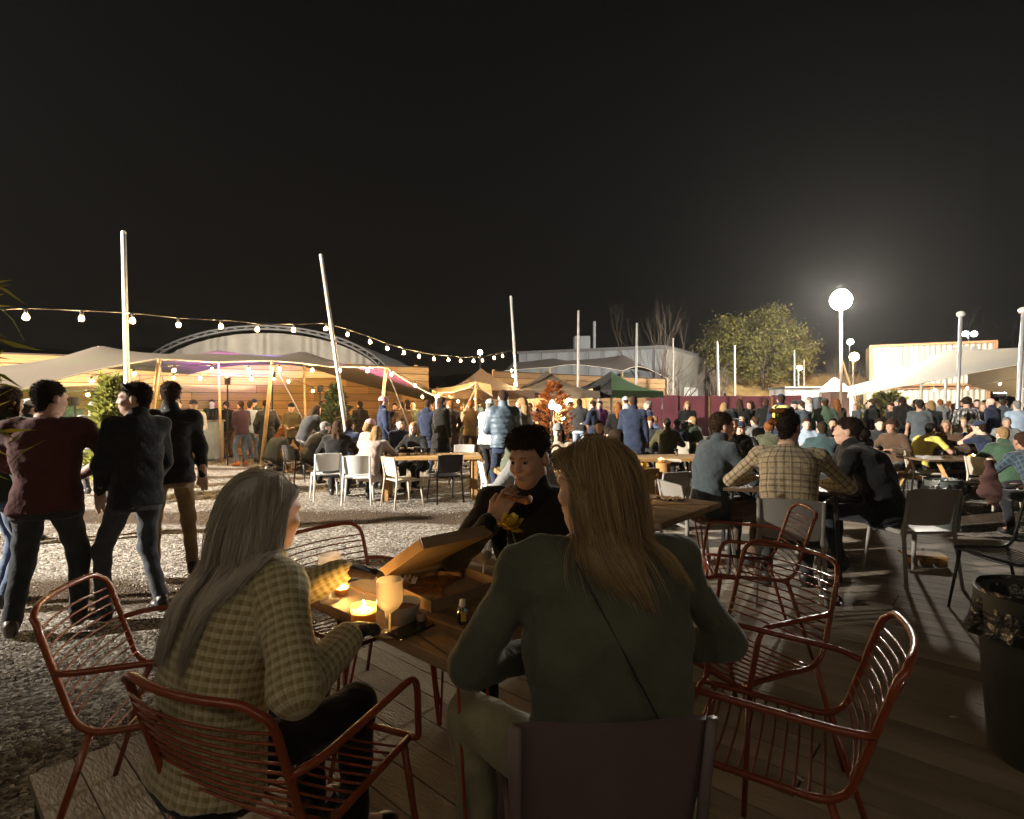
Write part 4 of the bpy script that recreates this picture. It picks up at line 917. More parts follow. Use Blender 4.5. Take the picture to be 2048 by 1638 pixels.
def axis(lo, hi, h, fine):
    x = [lo]
    while x[-1] < hi:
        st = h
        for (a, b, hf) in fine:
            if a - h < x[-1] < b: st = min(st, hf)
        x.append(x[-1] + st)
    n = len(x); 
    while (len(x) - 1) % 4: x.append(x[-1] + h)
    return np.array(x)
def sdf_mesh(prims, lo, hi, h, fine=None):
    fine = fine or [[], [], []]
    xs, ys, zs = [axis(lo[i], hi[i], h, fine[i]) for i in range(3)]; nx, ny, nz = len(xs), len(ys), len(zs)
    cx, cy, cz = xs[2::4], ys[2::4], zs[2::4]
    C = np.stack(np.meshgrid(cx, cy, cz, indexing='ij'), -1).reshape(-1, 3); bx, by, bz = [np.diff(v[::4]) for v in (xs, ys, zs)]
    rad_ = np.sqrt(bx[:, None, None] ** 2 + by[None, :, None] ** 2 + bz[None, None, :] ** 2) * .5
    mg = float(rad_.max()) * 1.5 + .03; dc = evalp(C, prims, mg).reshape(len(cx), len(cy), len(cz))
    act = np.abs(dc) < rad_ * 1.5 + .012
    idx = np.repeat(np.repeat(np.repeat(act, 4, 0), 4, 1), 4, 2); D = np.repeat(np.repeat(np.repeat(dc, 4, 0), 4, 1), 4, 2)
    def padd(A): return np.pad(A, ((0, nx - A.shape[0]), (0, ny - A.shape[1]), (0, nz - A.shape[2])), mode='edge')
    D = padd(D); M = padd(idx)
    M[1:] |= M[:-1]; M[:, 1:] |= M[:, :-1]; M[:, :, 1:] |= M[:, :, :-1]
    I = np.argwhere(M); D[M] = evalp(np.stack([xs[I[:, 0]], ys[I[:, 1]], zs[I[:, 2]]], -1), prims, .05)
    for A in (D[0], D[-1], D[:, 0], D[:, -1], D[:, :, 0], D[:, :, -1]): np.maximum(A, 1e-4, out=A)
    S = D < 0
    c = [(0, 0, 0), (1, 0, 0), (0, 1, 0), (1, 1, 0), (0, 0, 1), (1, 0, 1), (0, 1, 1), (1, 1, 1)]
    cnt = sum(S[a:nx - 1 + a, b:ny - 1 + b, e:nz - 1 + e].astype(np.int8) for a, b, e in c)
    cells = np.argwhere((cnt > 0) & (cnt < 8)); n = len(cells)
    if n == 0: return np.zeros((0, 3)), []
    co = np.zeros((n, 3)); wt = np.zeros(n); G = [xs, ys, zs]
    for a in range(8):
        for ax in range(3):
            if c[a][ax]: continue
            A = cells + np.array(c[a]); B = A.copy(); B[:, ax] += 1
            da = D[A[:, 0], A[:, 1], A[:, 2]]; db = D[B[:, 0], B[:, 1], B[:, 2]]; m = (da < 0) != (db < 0)
            t = np.where(m, da / np.where(m, da - db, 1), 0); p = np.stack([G[i][A[:, i]] for i in range(3)], -1); p[:, ax] += t * (G[ax][B[:, ax]] - G[ax][A[:, ax]])
            co += p * m[:, None]; wt += m
    co /= wt[:, None]; ids = np.full((nx, ny, nz), -1, np.int32); ids[cells[:, 0], cells[:, 1], cells[:, 2]] = np.arange(n); Q = []
    for ax in range(3):
        o1, o2 = [(1, 2), (2, 0), (0, 1)][ax]; sl0 = [slice(None)] * 3; sl1 = [slice(None)] * 3; sl0[ax] = slice(0, -1); sl1[ax] = slice(1, None)
        E = np.argwhere(S[tuple(sl0)] != S[tuple(sl1)]); E = E[(E[:, o1] > 0) & (E[:, o2] > 0)]
        def at_(d1, d2): F_ = E.copy(); F_[:, o1] += d1; F_[:, o2] += d2; return ids[F_[:, 0], F_[:, 1], F_[:, 2]]
        q = np.stack([at_(-1, -1), at_(0, -1), at_(0, 0), at_(-1, 0)], -1); fl = ~S[E[:, 0], E[:, 1], E[:, 2]]; q[fl] = q[fl][:, ::-1]; Q.append(q[(q >= 0).all(1)])
    return co, np.concatenate(Q)
def np_mesh(name, V, Fq, mats, weave=None):
    me = bpy.data.meshes.new(name); me.vertices.add(len(V)); me.vertices.foreach_set('co', np.asarray(V, f32).ravel()); k = Fq.shape[1]
    me.loops.add(Fq.size); me.loops.foreach_set('vertex_index', Fq.ravel().astype(np.int32)); me.polygons.add(len(Fq)); me.polygons.foreach_set('loop_start', (np.arange(len(Fq)) * k).astype(np.int32))
    me.polygons.foreach_set('use_smooth', np.ones(len(Fq), bool)); me.update()
    for m in (mats if isinstance(mats, list) else [mats]): me.materials.append(m)
    if weave is not None: a = me.attributes.new('weave', 'FLOAT_VECTOR', 'POINT'); a.data.foreach_set('vector', weave.astype(f32).ravel())
    return me
def weave_of(V, prims):
    best = np.full(len(V), 1e9); U = np.zeros((len(V), 3))
    for p in prims:
        if p[0] == 'c':
            d = d_cone(V, *p[1:5]); ab = p[2] - p[1]; L = np.linalg.norm(ab); k = ab / L; q = V - p[1]; v = q @ k; r = np.cross(k, (0.3, 1, .2)); r /= np.linalg.norm(r); w = np.cross(k, r)
            u = np.arctan2(q @ w, q @ r) * (p[3] + p[4]) / 2
        elif p[0] == 't': d = p[1](V); t, x, y = p[1].frame(V); u = np.arctan2(x / .16, y / .12) * .15; v = t * p[1].L
        else: continue
        m = d < best; best[m] = d[m]; U[m, 0] = u[m]; U[m, 1] = v[m]
    return U
def rotz(a): return np.array([[cos(a), -sin(a), 0], [sin(a), cos(a), 0], [0, 0, 1.]])
def rotx(a): return np.array([[1., 0, 0], [0, cos(a), -sin(a)], [0, sin(a), cos(a)]])
def roty(a): return np.array([[cos(a), 0, sin(a)], [0, 1., 0], [-sin(a), 0, cos(a)]])
def ik(a, t, l1, l2, pole_):
    d = t - a; L = np.linalg.norm(d); L2 = min(max(L, abs(l1 - l2) + .01), (l1 + l2) * .995); u = d / L; x = (l1 * l1 - l2 * l2 + L2 * L2) / (2 * L2); hgt = math.sqrt(max(l1 * l1 - x * x, 0))
    n = pole_ - u * (pole_ @ u); n /= np.linalg.norm(n) + 1e-9; return a + u * x + n * hgt, a + u * L2
A3 = lambda *v: np.array(v, float)
# pose: pelvis height, lean, wrists (L, R), ankles (L, R), elbow poles, head turn; all for a 1.75 m figure facing +Y
POSES = {
 'arms_down': dict(pz=.93, lean=2, wr=((-.27, .03, .83), (.27, .04, .83)), an=((-.12, .02, .09), (.12, -.03, .09))),
 'pockets': dict(pz=.92, lean=-2, wr=((-.25, .06, .93), (.25, .08, .93)), an=((-.14, -.04, .09), (.13, .08, .09)), ep=((-1, -.9, 0), (1, -.9, 0))),
 'cup': dict(pz=.93, lean=2, wr=((-.12, .28, 1.14), (.26, .05, .84)), an=((-.12, .04, .09), (.12, -.02, .09))),
 'hands_front': dict(pz=.92, lean=3, wr=((-.09, .25, 1.10), (.09, .25, 1.08)), an=((-.13, 0, .09), (.13, .02, .09))),
 'drink': dict(pz=.93, lean=-3, wr=((-.10, .22, 1.46), (.24, .10, .95)), an=((-.12, .03, .09), (.12, -.03, .09)), ep=((-1, .3, -.6), (1, -1, 0))),
 'point': dict(pz=.93, lean=4, wr=((-.25, .0, .85), (.30, .50, 1.22)), an=((-.12, .03, .09), (.12, -.05, .09))),
 'phone': dict(pz=.92, lean=4, wr=((-.07, .30, 1.22), (.08, .29, 1.20)), an=((-.12, .02, .09), (.12, .0, .09)), head=(0, -22)),
 'crossed': dict(pz=.93, lean=0, wr=((.10, .20, 1.17), (-.10, .23, 1.20)), an=((-.14, .02, .09), (.14, 0, .09)), ep=((-1, .2, -.6), (1, .2, -.6))),
 'walk': dict(pz=.91, lean=5, wr=((-.25, .2, .9), (.25, -.15, .87)), an=((-.10, -.28, .13), (.10, .26, .09))),
 'sit_table': dict(pz=.545, lean=14, wr=((-.15, .42, .83), (.15, .42, .83)), an=((-.13, .38, .09), (.13, .36, .09)), sit=1, ep=((-1, -.6, -.5), (1, -.6, -.5))),
 'sit_lean': dict(pz=.545, lean=30, bow=.05, wr=((-.12, .50, .86), (.16, .48, .84)), an=((-.15, .30, .09), (.13, .42, .09)), sit=1, ep=((-1, -.4, -.6), (1, -.4, -.6))),
 'sit_back': dict(pz=.545, lean=-6, wr=((-.14, .30, .68), (.15, .30, .68)), an=((-.14, .44, .09), (.14, .40, .09)), sit=1, ep=((-1, -.5, -.5), (1, -.5, -.5))),
 'sit_chin': dict(pz=.545, lean=20, wr=((-.05, .34, 1.10), (.16, .44, .82)), an=((-.13, .36, .09), (.13, .30, .09)), sit=1, ep=((-1, .2, -1), (1, -.6, -.5))),
 'sit_drink': dict(pz=.545, lean=8, wr=((-.16, .38, .82), (.09, .30, 1.06)), an=((-.13, .36, .09), (.13, .36, .09)), sit=1, ep=((-1, -.6, -.5), (1, .2, -.8))),
 'crouch': dict(pz=.36, lean=38, bow=.05, wr=((-.10, .50, .32), (.14, .48, .36)), an=((-.12, .05, .09), (.12, -.12, .07)), ep=((-1, -.4, -.4), (1, -.4, -.4))),
 'bend': dict(pz=.88, lean=48, bow=.05, wr=((-.12, .62, .75), (.12, .60, .80)), an=((-.12, .02, .09), (.12, -.06, .09))),
}
BODYP = [(-.36, .165, .11), (-.15, .172, .118), (0, .168, .115), (.25, .145, .10), (.6, .165, .115), (.8, .170, .105), (.92, .125, .075), (1.0, .065, .058), (1.1, .055, .055)]
TOPS = {  # hem t0, thickness, sleeve radii scale, sleeve length, collar
 'jacket': dict(hem=-.14, add=.024, slv=1.28, sl=1.0, collar=.05), 'shirt': dict(hem=-.12, add=.018, slv=1.12, sl=1.0, collar=.012), 'tee': dict(hem=-.10, add=.017, slv=1.15, sl=.42, collar=0),
 'puffer': dict(hem=-.06, add=.038, slv=1.5, sl=1.0, collar=.07, ribs=.012), 'coat': dict(hem=-.75, add=.03, slv=1.3, sl=1.0, collar=.05), 'hoodie': dict(hem=-.08, add=.02, slv=1.25, sl=1.0, collar=0, hood=1), 'knit': dict(hem=-.14, add=.03, slv=1.45, sl=1.0, collar=.02), 'vest': dict(hem=-.06, add=.03, slv=1.15, sl=1.0, collar=.06)}
class Skel: pass
def skeleton(pose, H=1.75, over=None, build=1.0):
    p = dict(POSES[pose]) if isinstance(pose, str) else dict(pose); p.update(over or {}); s = H / 1.75; S = Skel(); S.p = p; S.s = s; S.b = build
    sit = p.get('sit'); pzz = p['pz'] if sit else p['pz'] * s
    S.P = A3(p.get('px', 0), p.get('py', 0), pzz); le = rad(p.get('lean', 0)); sd = rad(p.get('side', 0)); ax = A3(sin(sd), sin(le) * cos(sd), cos(le) * cos(sd)); S.ax = ax
    S.N = S.P + ax * .575 * s; tw = rad(p.get('twist', 0)); S.rA = A3(1, 0, 0); S.rB = rotz(tw) @ A3(1, 0, 0); S.rB -= ax * (S.rB @ ax); S.rB /= np.linalg.norm(S.rB)
    sh = S.N - ax * .065 * s; sw = .178 * s * build; S.bowv = p.get('bow', .0); S.sh = [sh - S.rB * sw, sh + S.rB * sw]
    hy, hp = p.get('head', (0, -4))[:2]; hr = p.get('head', (0, 0, 0))[2] if len(p.get('head', (0, 0))) > 2 else 0
    nd = ax * .45 + A3(0, 0, .55) + A3(0, .10, 0); nd /= np.linalg.norm(nd); S.HR = rotz(rad(hy)) @ rotx(rad(hp)) @ roty(rad(hr)); hs = (.55 + .45 * s); S.hs = hs
    S.H = S.N + nd * .145 * s + S.HR @ A3(0, .018, 0) * hs
    S.el, S.wr, S.kn, S.an = [], [], [], []
    for i, sx in ((0, -1), (1, 1)):
        t = A3(*p['wr'][i]); t = A3(t[0] * s, t[1] * s, t[2] if sit else t[2] * s); ep = A3(*p.get('ep', ((-.7, -1, -.2), (.7, -1, -.2)))[i]); e, w = ik(S.sh[i], t, .295 * s, .255 * s, ep); S.el.append(e); S.wr.append(w)
        hip = S.P + A3(sx * .09 * s, 0, -.02 * s); a = A3(*p['an'][i]); a = a * A3(s, s, 1); kp = A3(*p.get('kp', ((-.12, 1, .25), (.12, 1, .25)))[i]); k, a2 = ik(hip, a, .43 * s, .43 * s, kp); S.kn.append(k); S.an.append(a2)
    S.hip = [S.P + A3(sx * .088 * s, 0, -.02 * s) for sx in (-1, 1)]; return S
def hand_prims(S, i, fingers=False, spread=None):
    w, e, s = S.wr[i], S.el[i], S.s; d = w - e; d /= np.linalg.norm(d); sx = -1 if i == 0 else 1
    hd = S.p.get('hd'); 
    if hd and hd[i] is not None: d = A3(*hd[i]); d /= np.linalg.norm(d)
    up = A3(0, 0, 1) if abs(d[2]) < .8 else A3(0, 1, 0); side = np.cross(d, up); side /= np.linalg.norm(side); nrm = np.cross(side, d)
    if S.p.get('palm') and S.p['palm'][i] is not None:
        nrm = A3(*S.p['palm'][i]); nrm -= d * (nrm @ d); nrm /= np.linalg.norm(nrm); side = np.cross(d, nrm)
    R = np.stack([side, d, nrm], 1); out = [('c', e + (w - e) * .6, w, .036 * s, .027 * s, .03), ('e', w + d * .05 * s, R, A3(.040, .055, .017) * s, .02)]
    cu = S.p.get('curl', (.5, .5))[i]; thumb_sgn = S.p.get('thumb', (1, 1))[i] * (1 if side @ (A3(-1, 0, 0) * sx) > 0 else -1)
    if fingers:
        for k, (o, L) in enumerate(((-.030, .072), (-.010, .082), (.010, .078), (.029, .062))):
            p0 = w + d * .088 * s + side * o * s * (thumb_sgn * -1); dd = d + side * (o * -1.5 * thumb_sgn); r = .0088 * s
            for sg in range(3):
                a = cu * (sg + .6) * .75; v = dd * cos(a) - nrm * sin(a); v /= np.linalg.norm(v); p1 = p0 + v * L * s * (.42, .33, .25)[sg]; out.append(('c', p0, p1, r * (1 - .08 * sg), r * (.92 - .1 * sg), .006)); p0 = p1
        b0 = w + d * .03 * s + side * .028 * s * thumb_sgn; b1 = b0 + (side * .55 * thumb_sgn + d * .75 - nrm * .35 * cu) * .045 * s; b2 = b1 + (d * .9 - nrm * .55 * cu + side * .1 * thumb_sgn) * .034 * s
        out += [('c', b0, b1, .013 * s, .0105 * s, .01), ('c', b1, b2, .0105 * s, .0085 * s, .006)]
    else:
        f0 = w + d * .09 * s; f1 = f0 + (d * cos(cu) - nrm * sin(cu)) * .05 * s; out += [('c', f0 + side * .02 * s, f1 + side * .016 * s, .016 * s, .012 * s, .012), ('c', f0 - side * .02 * s, f1 - side * .016 * s, .016 * s, .012 * s, .012)]
        out.append(('c', w + d * .03 * s + side * .03 * s * thumb_sgn, w + d * .075 * s + side * .055 * s * thumb_sgn, .014 * s, .011 * s, .012))
    return out
def head_prims(S, female=False):
    h, R, c = S.hs, S.HR, S.H; P = lambda x, y, z: c + R @ A3(x, y, z) * h; e = lambda cc, sz, k: ('e', P(*cc), R, A3(*sz) * h, k); j = .92 if female else 1.0
    I = [e((0, -.014, .032), (.075, .096, .086), .02), e((0, .028, -.03), (.058 * j, .066, .085), .03), e((0, .046, -.088), (.033 * j, .036, .028), .03), e((0, .000, -.062), (.055 * j, .055, .045), .03),
         e((0, .077, .022), (.044, .018, .013), .02), e((.036, .066, -.028), (.02, .02, .018), .02), e((-.036, .066, -.028), (.02, .02, .018), .02),
         ('-', P(.029, .103, .001), R, A3(.019, .02, .013) * h, .012), ('-', P(-.029, .103, .001), R, A3(.019, .02, .013) * h, .012),
         ('c', P(0, .089, .010), P(0, .106, -.027), .008 * h, .0105 * h, .012), e((.010, .096, -.031), (.008, .010, .007), .008), e((-.010, .096, -.031), (.008, .010, .007), .008),
         e((0, .090, -.055), (.022, .012, .006), .006), e((0, .089, -.066), (.019, .012, .007), .006),
         e((.076, -.012, -.008), (.011, .022, .032), .008), e((-.076, -.012, -.008), (.011, .022, .032), .008),
         ('c', P(0, -.022, -.07), S.N + S.ax * .0, .052 * h * (.88 if female else 1), .058 * S.s * (.9 if female else 1.05), .03)]
    return I
def body_prims(S, female=False, fingers=(0, 0), bare=0.0):
    s, b = S.s, S.b; T = Torso(S.P, S.N, S.rA, S.rB, np.array(BODYP) * A3(1, s * b * .9, s * b * .88), -.2, 1.04, S.bowv); L = head_prims(S, female) + [('t', T, .05)]
    for i in range(2):
        L += [('c', S.sh[i], S.el[i], .045 * s, .038 * s, .04), ('c', S.el[i], S.wr[i], .037 * s, .026 * s, .025)] + hand_prims(S, i, fingers[i])
        L += [('c', S.hip[i], S.kn[i], .070 * s, .050 * s, .04), ('c', S.kn[i], S.an[i], .049 * s, .036 * s, .03), ('c', S.an[i], S.an[i] + foot_dir(S, i) * .12 * s - A3(0, 0, .045), .035 * s, .028 * s, .03)]
    return L
def foot_dir(S, i):
    k = S.kn[i] - S.an[i]; f = A3((-.25, .25)[i], 1, 0); d = S.p.get('fd'); f = A3(*d[i], 0) if d else f; return f / np.linalg.norm(f)
def wrinkle(amp, fr, seed=0):
    def f(P, d):
        q = P * fr; return d + amp * (np.sin(q[:, 2] * 1.0 + 1.7 * np.sin(q[:, 0] * .6 + seed) + 1.1 * np.sin(q[:, 1] * .7)) * .6 + np.sin(q[:, 0] * .9 + q[:, 2] * .55 + 2 * np.sin(q[:, 1] * .5 + seed)) * .4)
    return ('f', f)
def top_prims(S, kind, female=False):
    o = TOPS[kind]; s, b = S.s, S.b; pr = np.array(BODYP) * A3(1, s * b, s * b); 
    if kind in ('coat',): pr[:2, 1:] += A3(.03, .03)
    hem = max(o['hem'], -.28) if S.p.get('sit') or S.p['pz'] < .6 else o['hem']
    if hem < -.36: pr = np.vstack([[hem, .20 * s, .16 * s], pr])
    T = Torso(S.P, S.N, S.rA, S.rB, pr, hem, 1.0, S.bowv, o['add'], 2.4, o.get('ribs', 0)); L = [('t', T, .05)]; k = o['slv']; rb = o.get('ribs', 0)
    for i in range(2):
        L.append(('c', S.sh[i] + (S.N - S.sh[i]) * .25 + S.ax * .0, S.sh[i], .060 * s * (.8 + .2 * k), .056 * s * (.75 + .25 * k), .05))
        if o['sl'] < .9: L.append(('c', S.sh[i], S.sh[i] + (S.el[i] - S.sh[i]) * .62, .055 * s, .056 * s, .04))
        else: L += [('c', S.sh[i], S.el[i], .052 * s * k, .044 * s * k, .045), ('c', S.el[i], S.wr[i] - (S.wr[i] - S.el[i]) * .05, .043 * s * k, .034 * s * k, .03)]
    if o['collar']: L.append(('c', S.N - S.ax * .02 * s, S.N + S.ax * o['collar'] * s + A3(0, .01, 0), (.072 + o['add'] * .5) * s, (.062 + o['add'] * .5) * s, .03))
    if o.get('hood'): b_ = -np.cross(S.ax, S.rB); b_ = -np.cross(S.rB, S.ax) if b_[1] > 0 else b_; f_ = np.cross(S.ax, S.rB); f_ = f_ if f_ @ A3(0, 1, 0) > 0 else -f_; L.append(('e', S.N - f_ * .07 * s + S.ax * .0, np.stack([S.rB, f_, S.ax], 1), A3(.11, .06, .09) * s, .03))
    if S.p.get('fold'): L.append(wrinkle(S.p['fold'], 15, 1))
    L += [wrinkle({'puffer': .004, 'shirt': .0045, 'knit': .004}.get(kind, .006), 34, seed=len(kind)), wrinkle(.002, 85, seed=2 + len(kind))]; return L
def leg_prims(S, fat=1.0, cut=1.0):
    s, b = S.s, S.b; T = Torso(S.P, S.N, S.rA, S.rA, np.array(BODYP) * A3(1, s * b, s * b), -.2, .22, 0, .006); L = [('t', T, .05)]
    for i in range(2): L += [('c', S.hip[i], S.kn[i], .086 * s * fat, .064 * s * fat, .03), ('c', S.kn[i], S.kn[i] + (S.an[i] - S.kn[i]) * cut + A3(0, 0, .0), .062 * s * fat, .050 * s * fat, .03)]
    L.append(wrinkle(.005, 38, 3)); return L
def shoe_prims(S, i):
    s = S.s; a = S.an[i]; f = foot_dir(S, i); z = a[2] - .045; h = A3(a[0], a[1], z) - f * .03 * s; sd = np.cross(f, A3(0, 0, 1)); R = np.stack([sd, f, A3(0, 0, 1)], 1)
    return [('e', h + f * .13 * s - A3(0, 0, .005), R, A3(.046, .075, .04) * s, .03), ('e', h + f * .02 * s + A3(0, 0, .005), R, A3(.040, .062, .05) * s, .03), ('c', h + A3(0, 0, .05), a + A3(0, 0, .02), .042 * s, .046 * s, .03), ('f', lambda P, d: np.maximum(d, (a[2] - .088) - P[:, 2]))]
def hair_prims(S, kind, body=None):
    h, R, c = S.hs, S.HR, S.H; P = lambda x, y, z: c + R @ A3(x, y, z) * h; e = lambda cc, sz, k=.02: ('e', P(*cc), R, A3(*sz) * h, k); L = [e((0, -.020, .040), (.0795, .1, .091))]
    amp, fr = {'short': (.003, 140), 'crop': (.0015, 160), 'curly': (.010, 105), 'quiff': (.0045, 60), 'long': (.004, 70), 'bob': (.004, 80), 'bun': (.003, 120), 'curlybun': (.008, 95), 'tied': (.002, 120)}.get(kind, (.003, 120))
    if kind == 'crop': L = [e((0, -.018, .036), (.0768, .0975, .087))]
    def cut(Q, d):
        q = (Q - c) @ R / h; face = np.minimum(.052 - q[:, 2] + .5 * (.06 - q[:, 1]).clip(-.05, .05) * 0, q[:, 1] - .028 - .3 * np.clip(q[:, 2], -.05, .05))
        low = {'short': -.075, 'crop': -.035, 'curly': -.05, 'quiff': -.075, 'bun': -.06, 'curlybun': -.06, 'tied': -.06}.get(kind, -.3)
        return np.maximum(d, np.maximum(face * h, (low - q[:, 2] + np.clip(q[:, 1], -.1, .1) * .3) * h))
    def ns(Q, d): q = Q * fr; return d + amp * np.sin(q[:, 0] + 2 * np.sin(q[:, 1] * .7)) * np.sin(q[:, 1] * 1.1 + 1.5 * np.sin(q[:, 2] * .8)) * np.sin(q[:, 2] * .9 + np.sin(q[:, 0]))
    if kind in ('short', 'quiff'): L.append(('c', P(0, -.052, .0), P(0, -.046, -.072), .052 * h, .045 * h, .025))
    if kind == 'quiff': L += [e((0, .03, .088), (.066, .068, .034), .03), e((0, -.02, .078), (.080, .09, .048), .03)]
    if kind == 'curly': L += [e((0, -.02, .05), (.1, .112, .1), .03)]
    L += [('f', cut)]
    dn = A3(0, 0, -1)
    bk = S.H + R @ A3(0, -.085, 0) * h; f_ = np.cross(S.ax, S.rB); f_ = f_ if f_[1] > 0 else -f_
    if kind in ('long', 'bob'):
        ln = .34 if kind == 'long' else .13; q0 = P(0, -.055, -.0); q1 = q0 * .3 + (S.N - f_ * .07 * S.s) * .7 + A3(0, 0, .03); q2 = q1 + (-S.ax * .8 + dn * .2) * (ln - .1) - f_ * .045
        L += [('c', q0, q1, .075 * h, .07 * h, .03)] + ([('c', q1 + S.rB * .035, q2 + S.rB * .045, .055 * h, .03 * h, .03), ('c', q1 - S.rB * .035, q2 - S.rB * .045, .055 * h, .03 * h, .03)] if kind == 'long' else [])
        for sx in (-1, 1): L.append(('c', P(sx * .072, .0, .01), P(sx * .075, .012, -.10 if kind == 'bob' else -.16), .022 * h, .02 * h, .02))
    if kind in ('bun',): L.append(e((0, -.128, -.005), (.045, .042, .045), .012))
    if kind in ('curlybun',): L.append(e((-.03, -.055, .105), (.06, .055, .05), .02))
    L.append(('f', ns)); return L
def hat_prims(S, kind):
    h, R, c = S.hs, S.HR, S.H; P = lambda x, y, z: c + R @ A3(x, y, z) * h; e = lambda cc, sz, k=.02: ('e', P(*cc), R, A3(*sz) * h, k)
    z0 = {'beanie': .022, 'cap': .042, 'flat': .05}[kind]; L = [e((0, -.014, .04), (.088, .109, .098 if kind != 'flat' else .08))]
    L.append(('f', lambda Q, d: np.maximum(d, (z0 - ((Q - c) @ R)[:, 2] / h - .25 * np.clip(-((Q - c) @ R)[:, 1] / h, -.1, .1) * -1) * h)))
    if kind == 'beanie': L.append(e((0, -.014, .034), (.093, .114, .018), .008))
    if kind in ('cap', 'flat'): L.append(e((0, .10, .05), (.068, .075, .008), .006))
    return L
def bounds(pr, pad=.03):
    lo = A3(9, 9, 9); hi = -lo
    for p in pr:
        if p[0] == 'c': a = np.minimum(p[1] - p[3], p[2] - p[4]); b = np.maximum(p[1] + p[3], p[2] + p[4])
        elif p[0] == 'e': m = max(p[3]); a, b = p[1] - m, p[1] + m
        elif p[0] == 't':
            T = p[1]; m = max(T.prof[:, 1]) + T.add + T.ribs; A = T.A + T.ax * T.L * T.t0; B = T.A + T.ax * T.L * T.t1; a = np.minimum(A, B) - m; b = np.maximum(A, B) + m
        else: continue
        lo = np.minimum(lo, a); hi = np.maximum(hi, b)
    return lo - pad, hi + pad
MESHES = {}
def grow_mesh(key, name, prims, h, m, weave=False, fine=None):
    if key in MESHES and key is not None: return MESHES[key]
    lo, hi = bounds(prims, max(.02, h * 1.5)); V, Q = sdf_mesh(prims, lo, hi, h, fine); me = np_mesh(name, V, Q, m, weave_of(V, prims) if weave else None)
    if key is not None: MESHES[key] = me
    return me
def put(name, me, parent, m):
    o = link(name, me, parent); o.material_slots[0].link = 'OBJECT'; o.material_slots[0].material = m; return o
TOPNAME = {'jacket': 'jacket', 'shirt': 'shirt', 'tee': 'tee_shirt', 'puffer': 'puffer_jacket', 'coat': 'coat', 'hoodie': 'hoodie', 'knit': 'jumper', 'vest': 'jacket'}
DUMMY = mat('plain', (.2, .2, .2))
NPEOPLE = [0]
def tufts(t, hobj, S, m, n=2200, L=.026, seed=1):
    """short hair ends standing off the hair's surface, so its outline is ragged"""
    rng = np.random.default_rng(seed); me = hobj.data; N = len(me.vertices); co = np.zeros(N * 3, f32); nv = np.zeros(N * 3, f32); me.vertices.foreach_get('co', co); me.vertices.foreach_get('normal', nv); co = co.reshape(-1, 3); nv = nv.reshape(-1, 3)
    i = rng.integers(0, N, n); p = co[i] - nv[i] * .003 + rng.normal(0, .002, (n, 3)); ql = (p - S.H) @ S.HR / S.hs; w = np.clip(ql[:, 2] / .1, 0, 1)
    fl = np.stack([.25 * np.sign(ql[:, 0]) * w, -.45 + .75 * w * (ql[:, 1] > 0), -.75 + .95 * w], -1) @ S.HR.T; d = nv[i] * .55 + fl + rng.normal(0, .28, (n, 3)); Ls = L * rng.uniform(.5, 1.2, (n, 1)); P = [p]
    for k in range(3): d = d / (np.linalg.norm(d, axis=1, keepdims=True) + 1e-9) + fl * .25; P.append(P[-1] + d / (np.linalg.norm(d, axis=1, keepdims=True) + 1e-9) * Ls / 3)
    P = np.stack(P, 1); T = np.gradient(P, axis=1); U = np.cross(T, A3(.37, .81, .21)); U /= np.linalg.norm(U, axis=2, keepdims=True) + 1e-9; W_ = np.cross(T, U); W_ /= np.linalg.norm(W_, axis=2, keepdims=True) + 1e-9
    r = np.array([.0014, .0013, .0010, .0002])[None, :, None]; V = np.stack([P + r * (cos(a) * U + sin(a) * W_) for a in (0, 2.094, 4.189)], 2).reshape(-1, 3)
    b = ((np.arange(n) * 4)[:, None] + np.arange(3)[None]).reshape(-1) * 3; Q = np.concatenate([np.stack([b + k, b + (k + 1) % 3, b + 3 + (k + 1) % 3, b + 3 + k], -1) for k in range(3)])
    return link('hair_ends', np_mesh('hair_ends', V, Q, m), hobj)
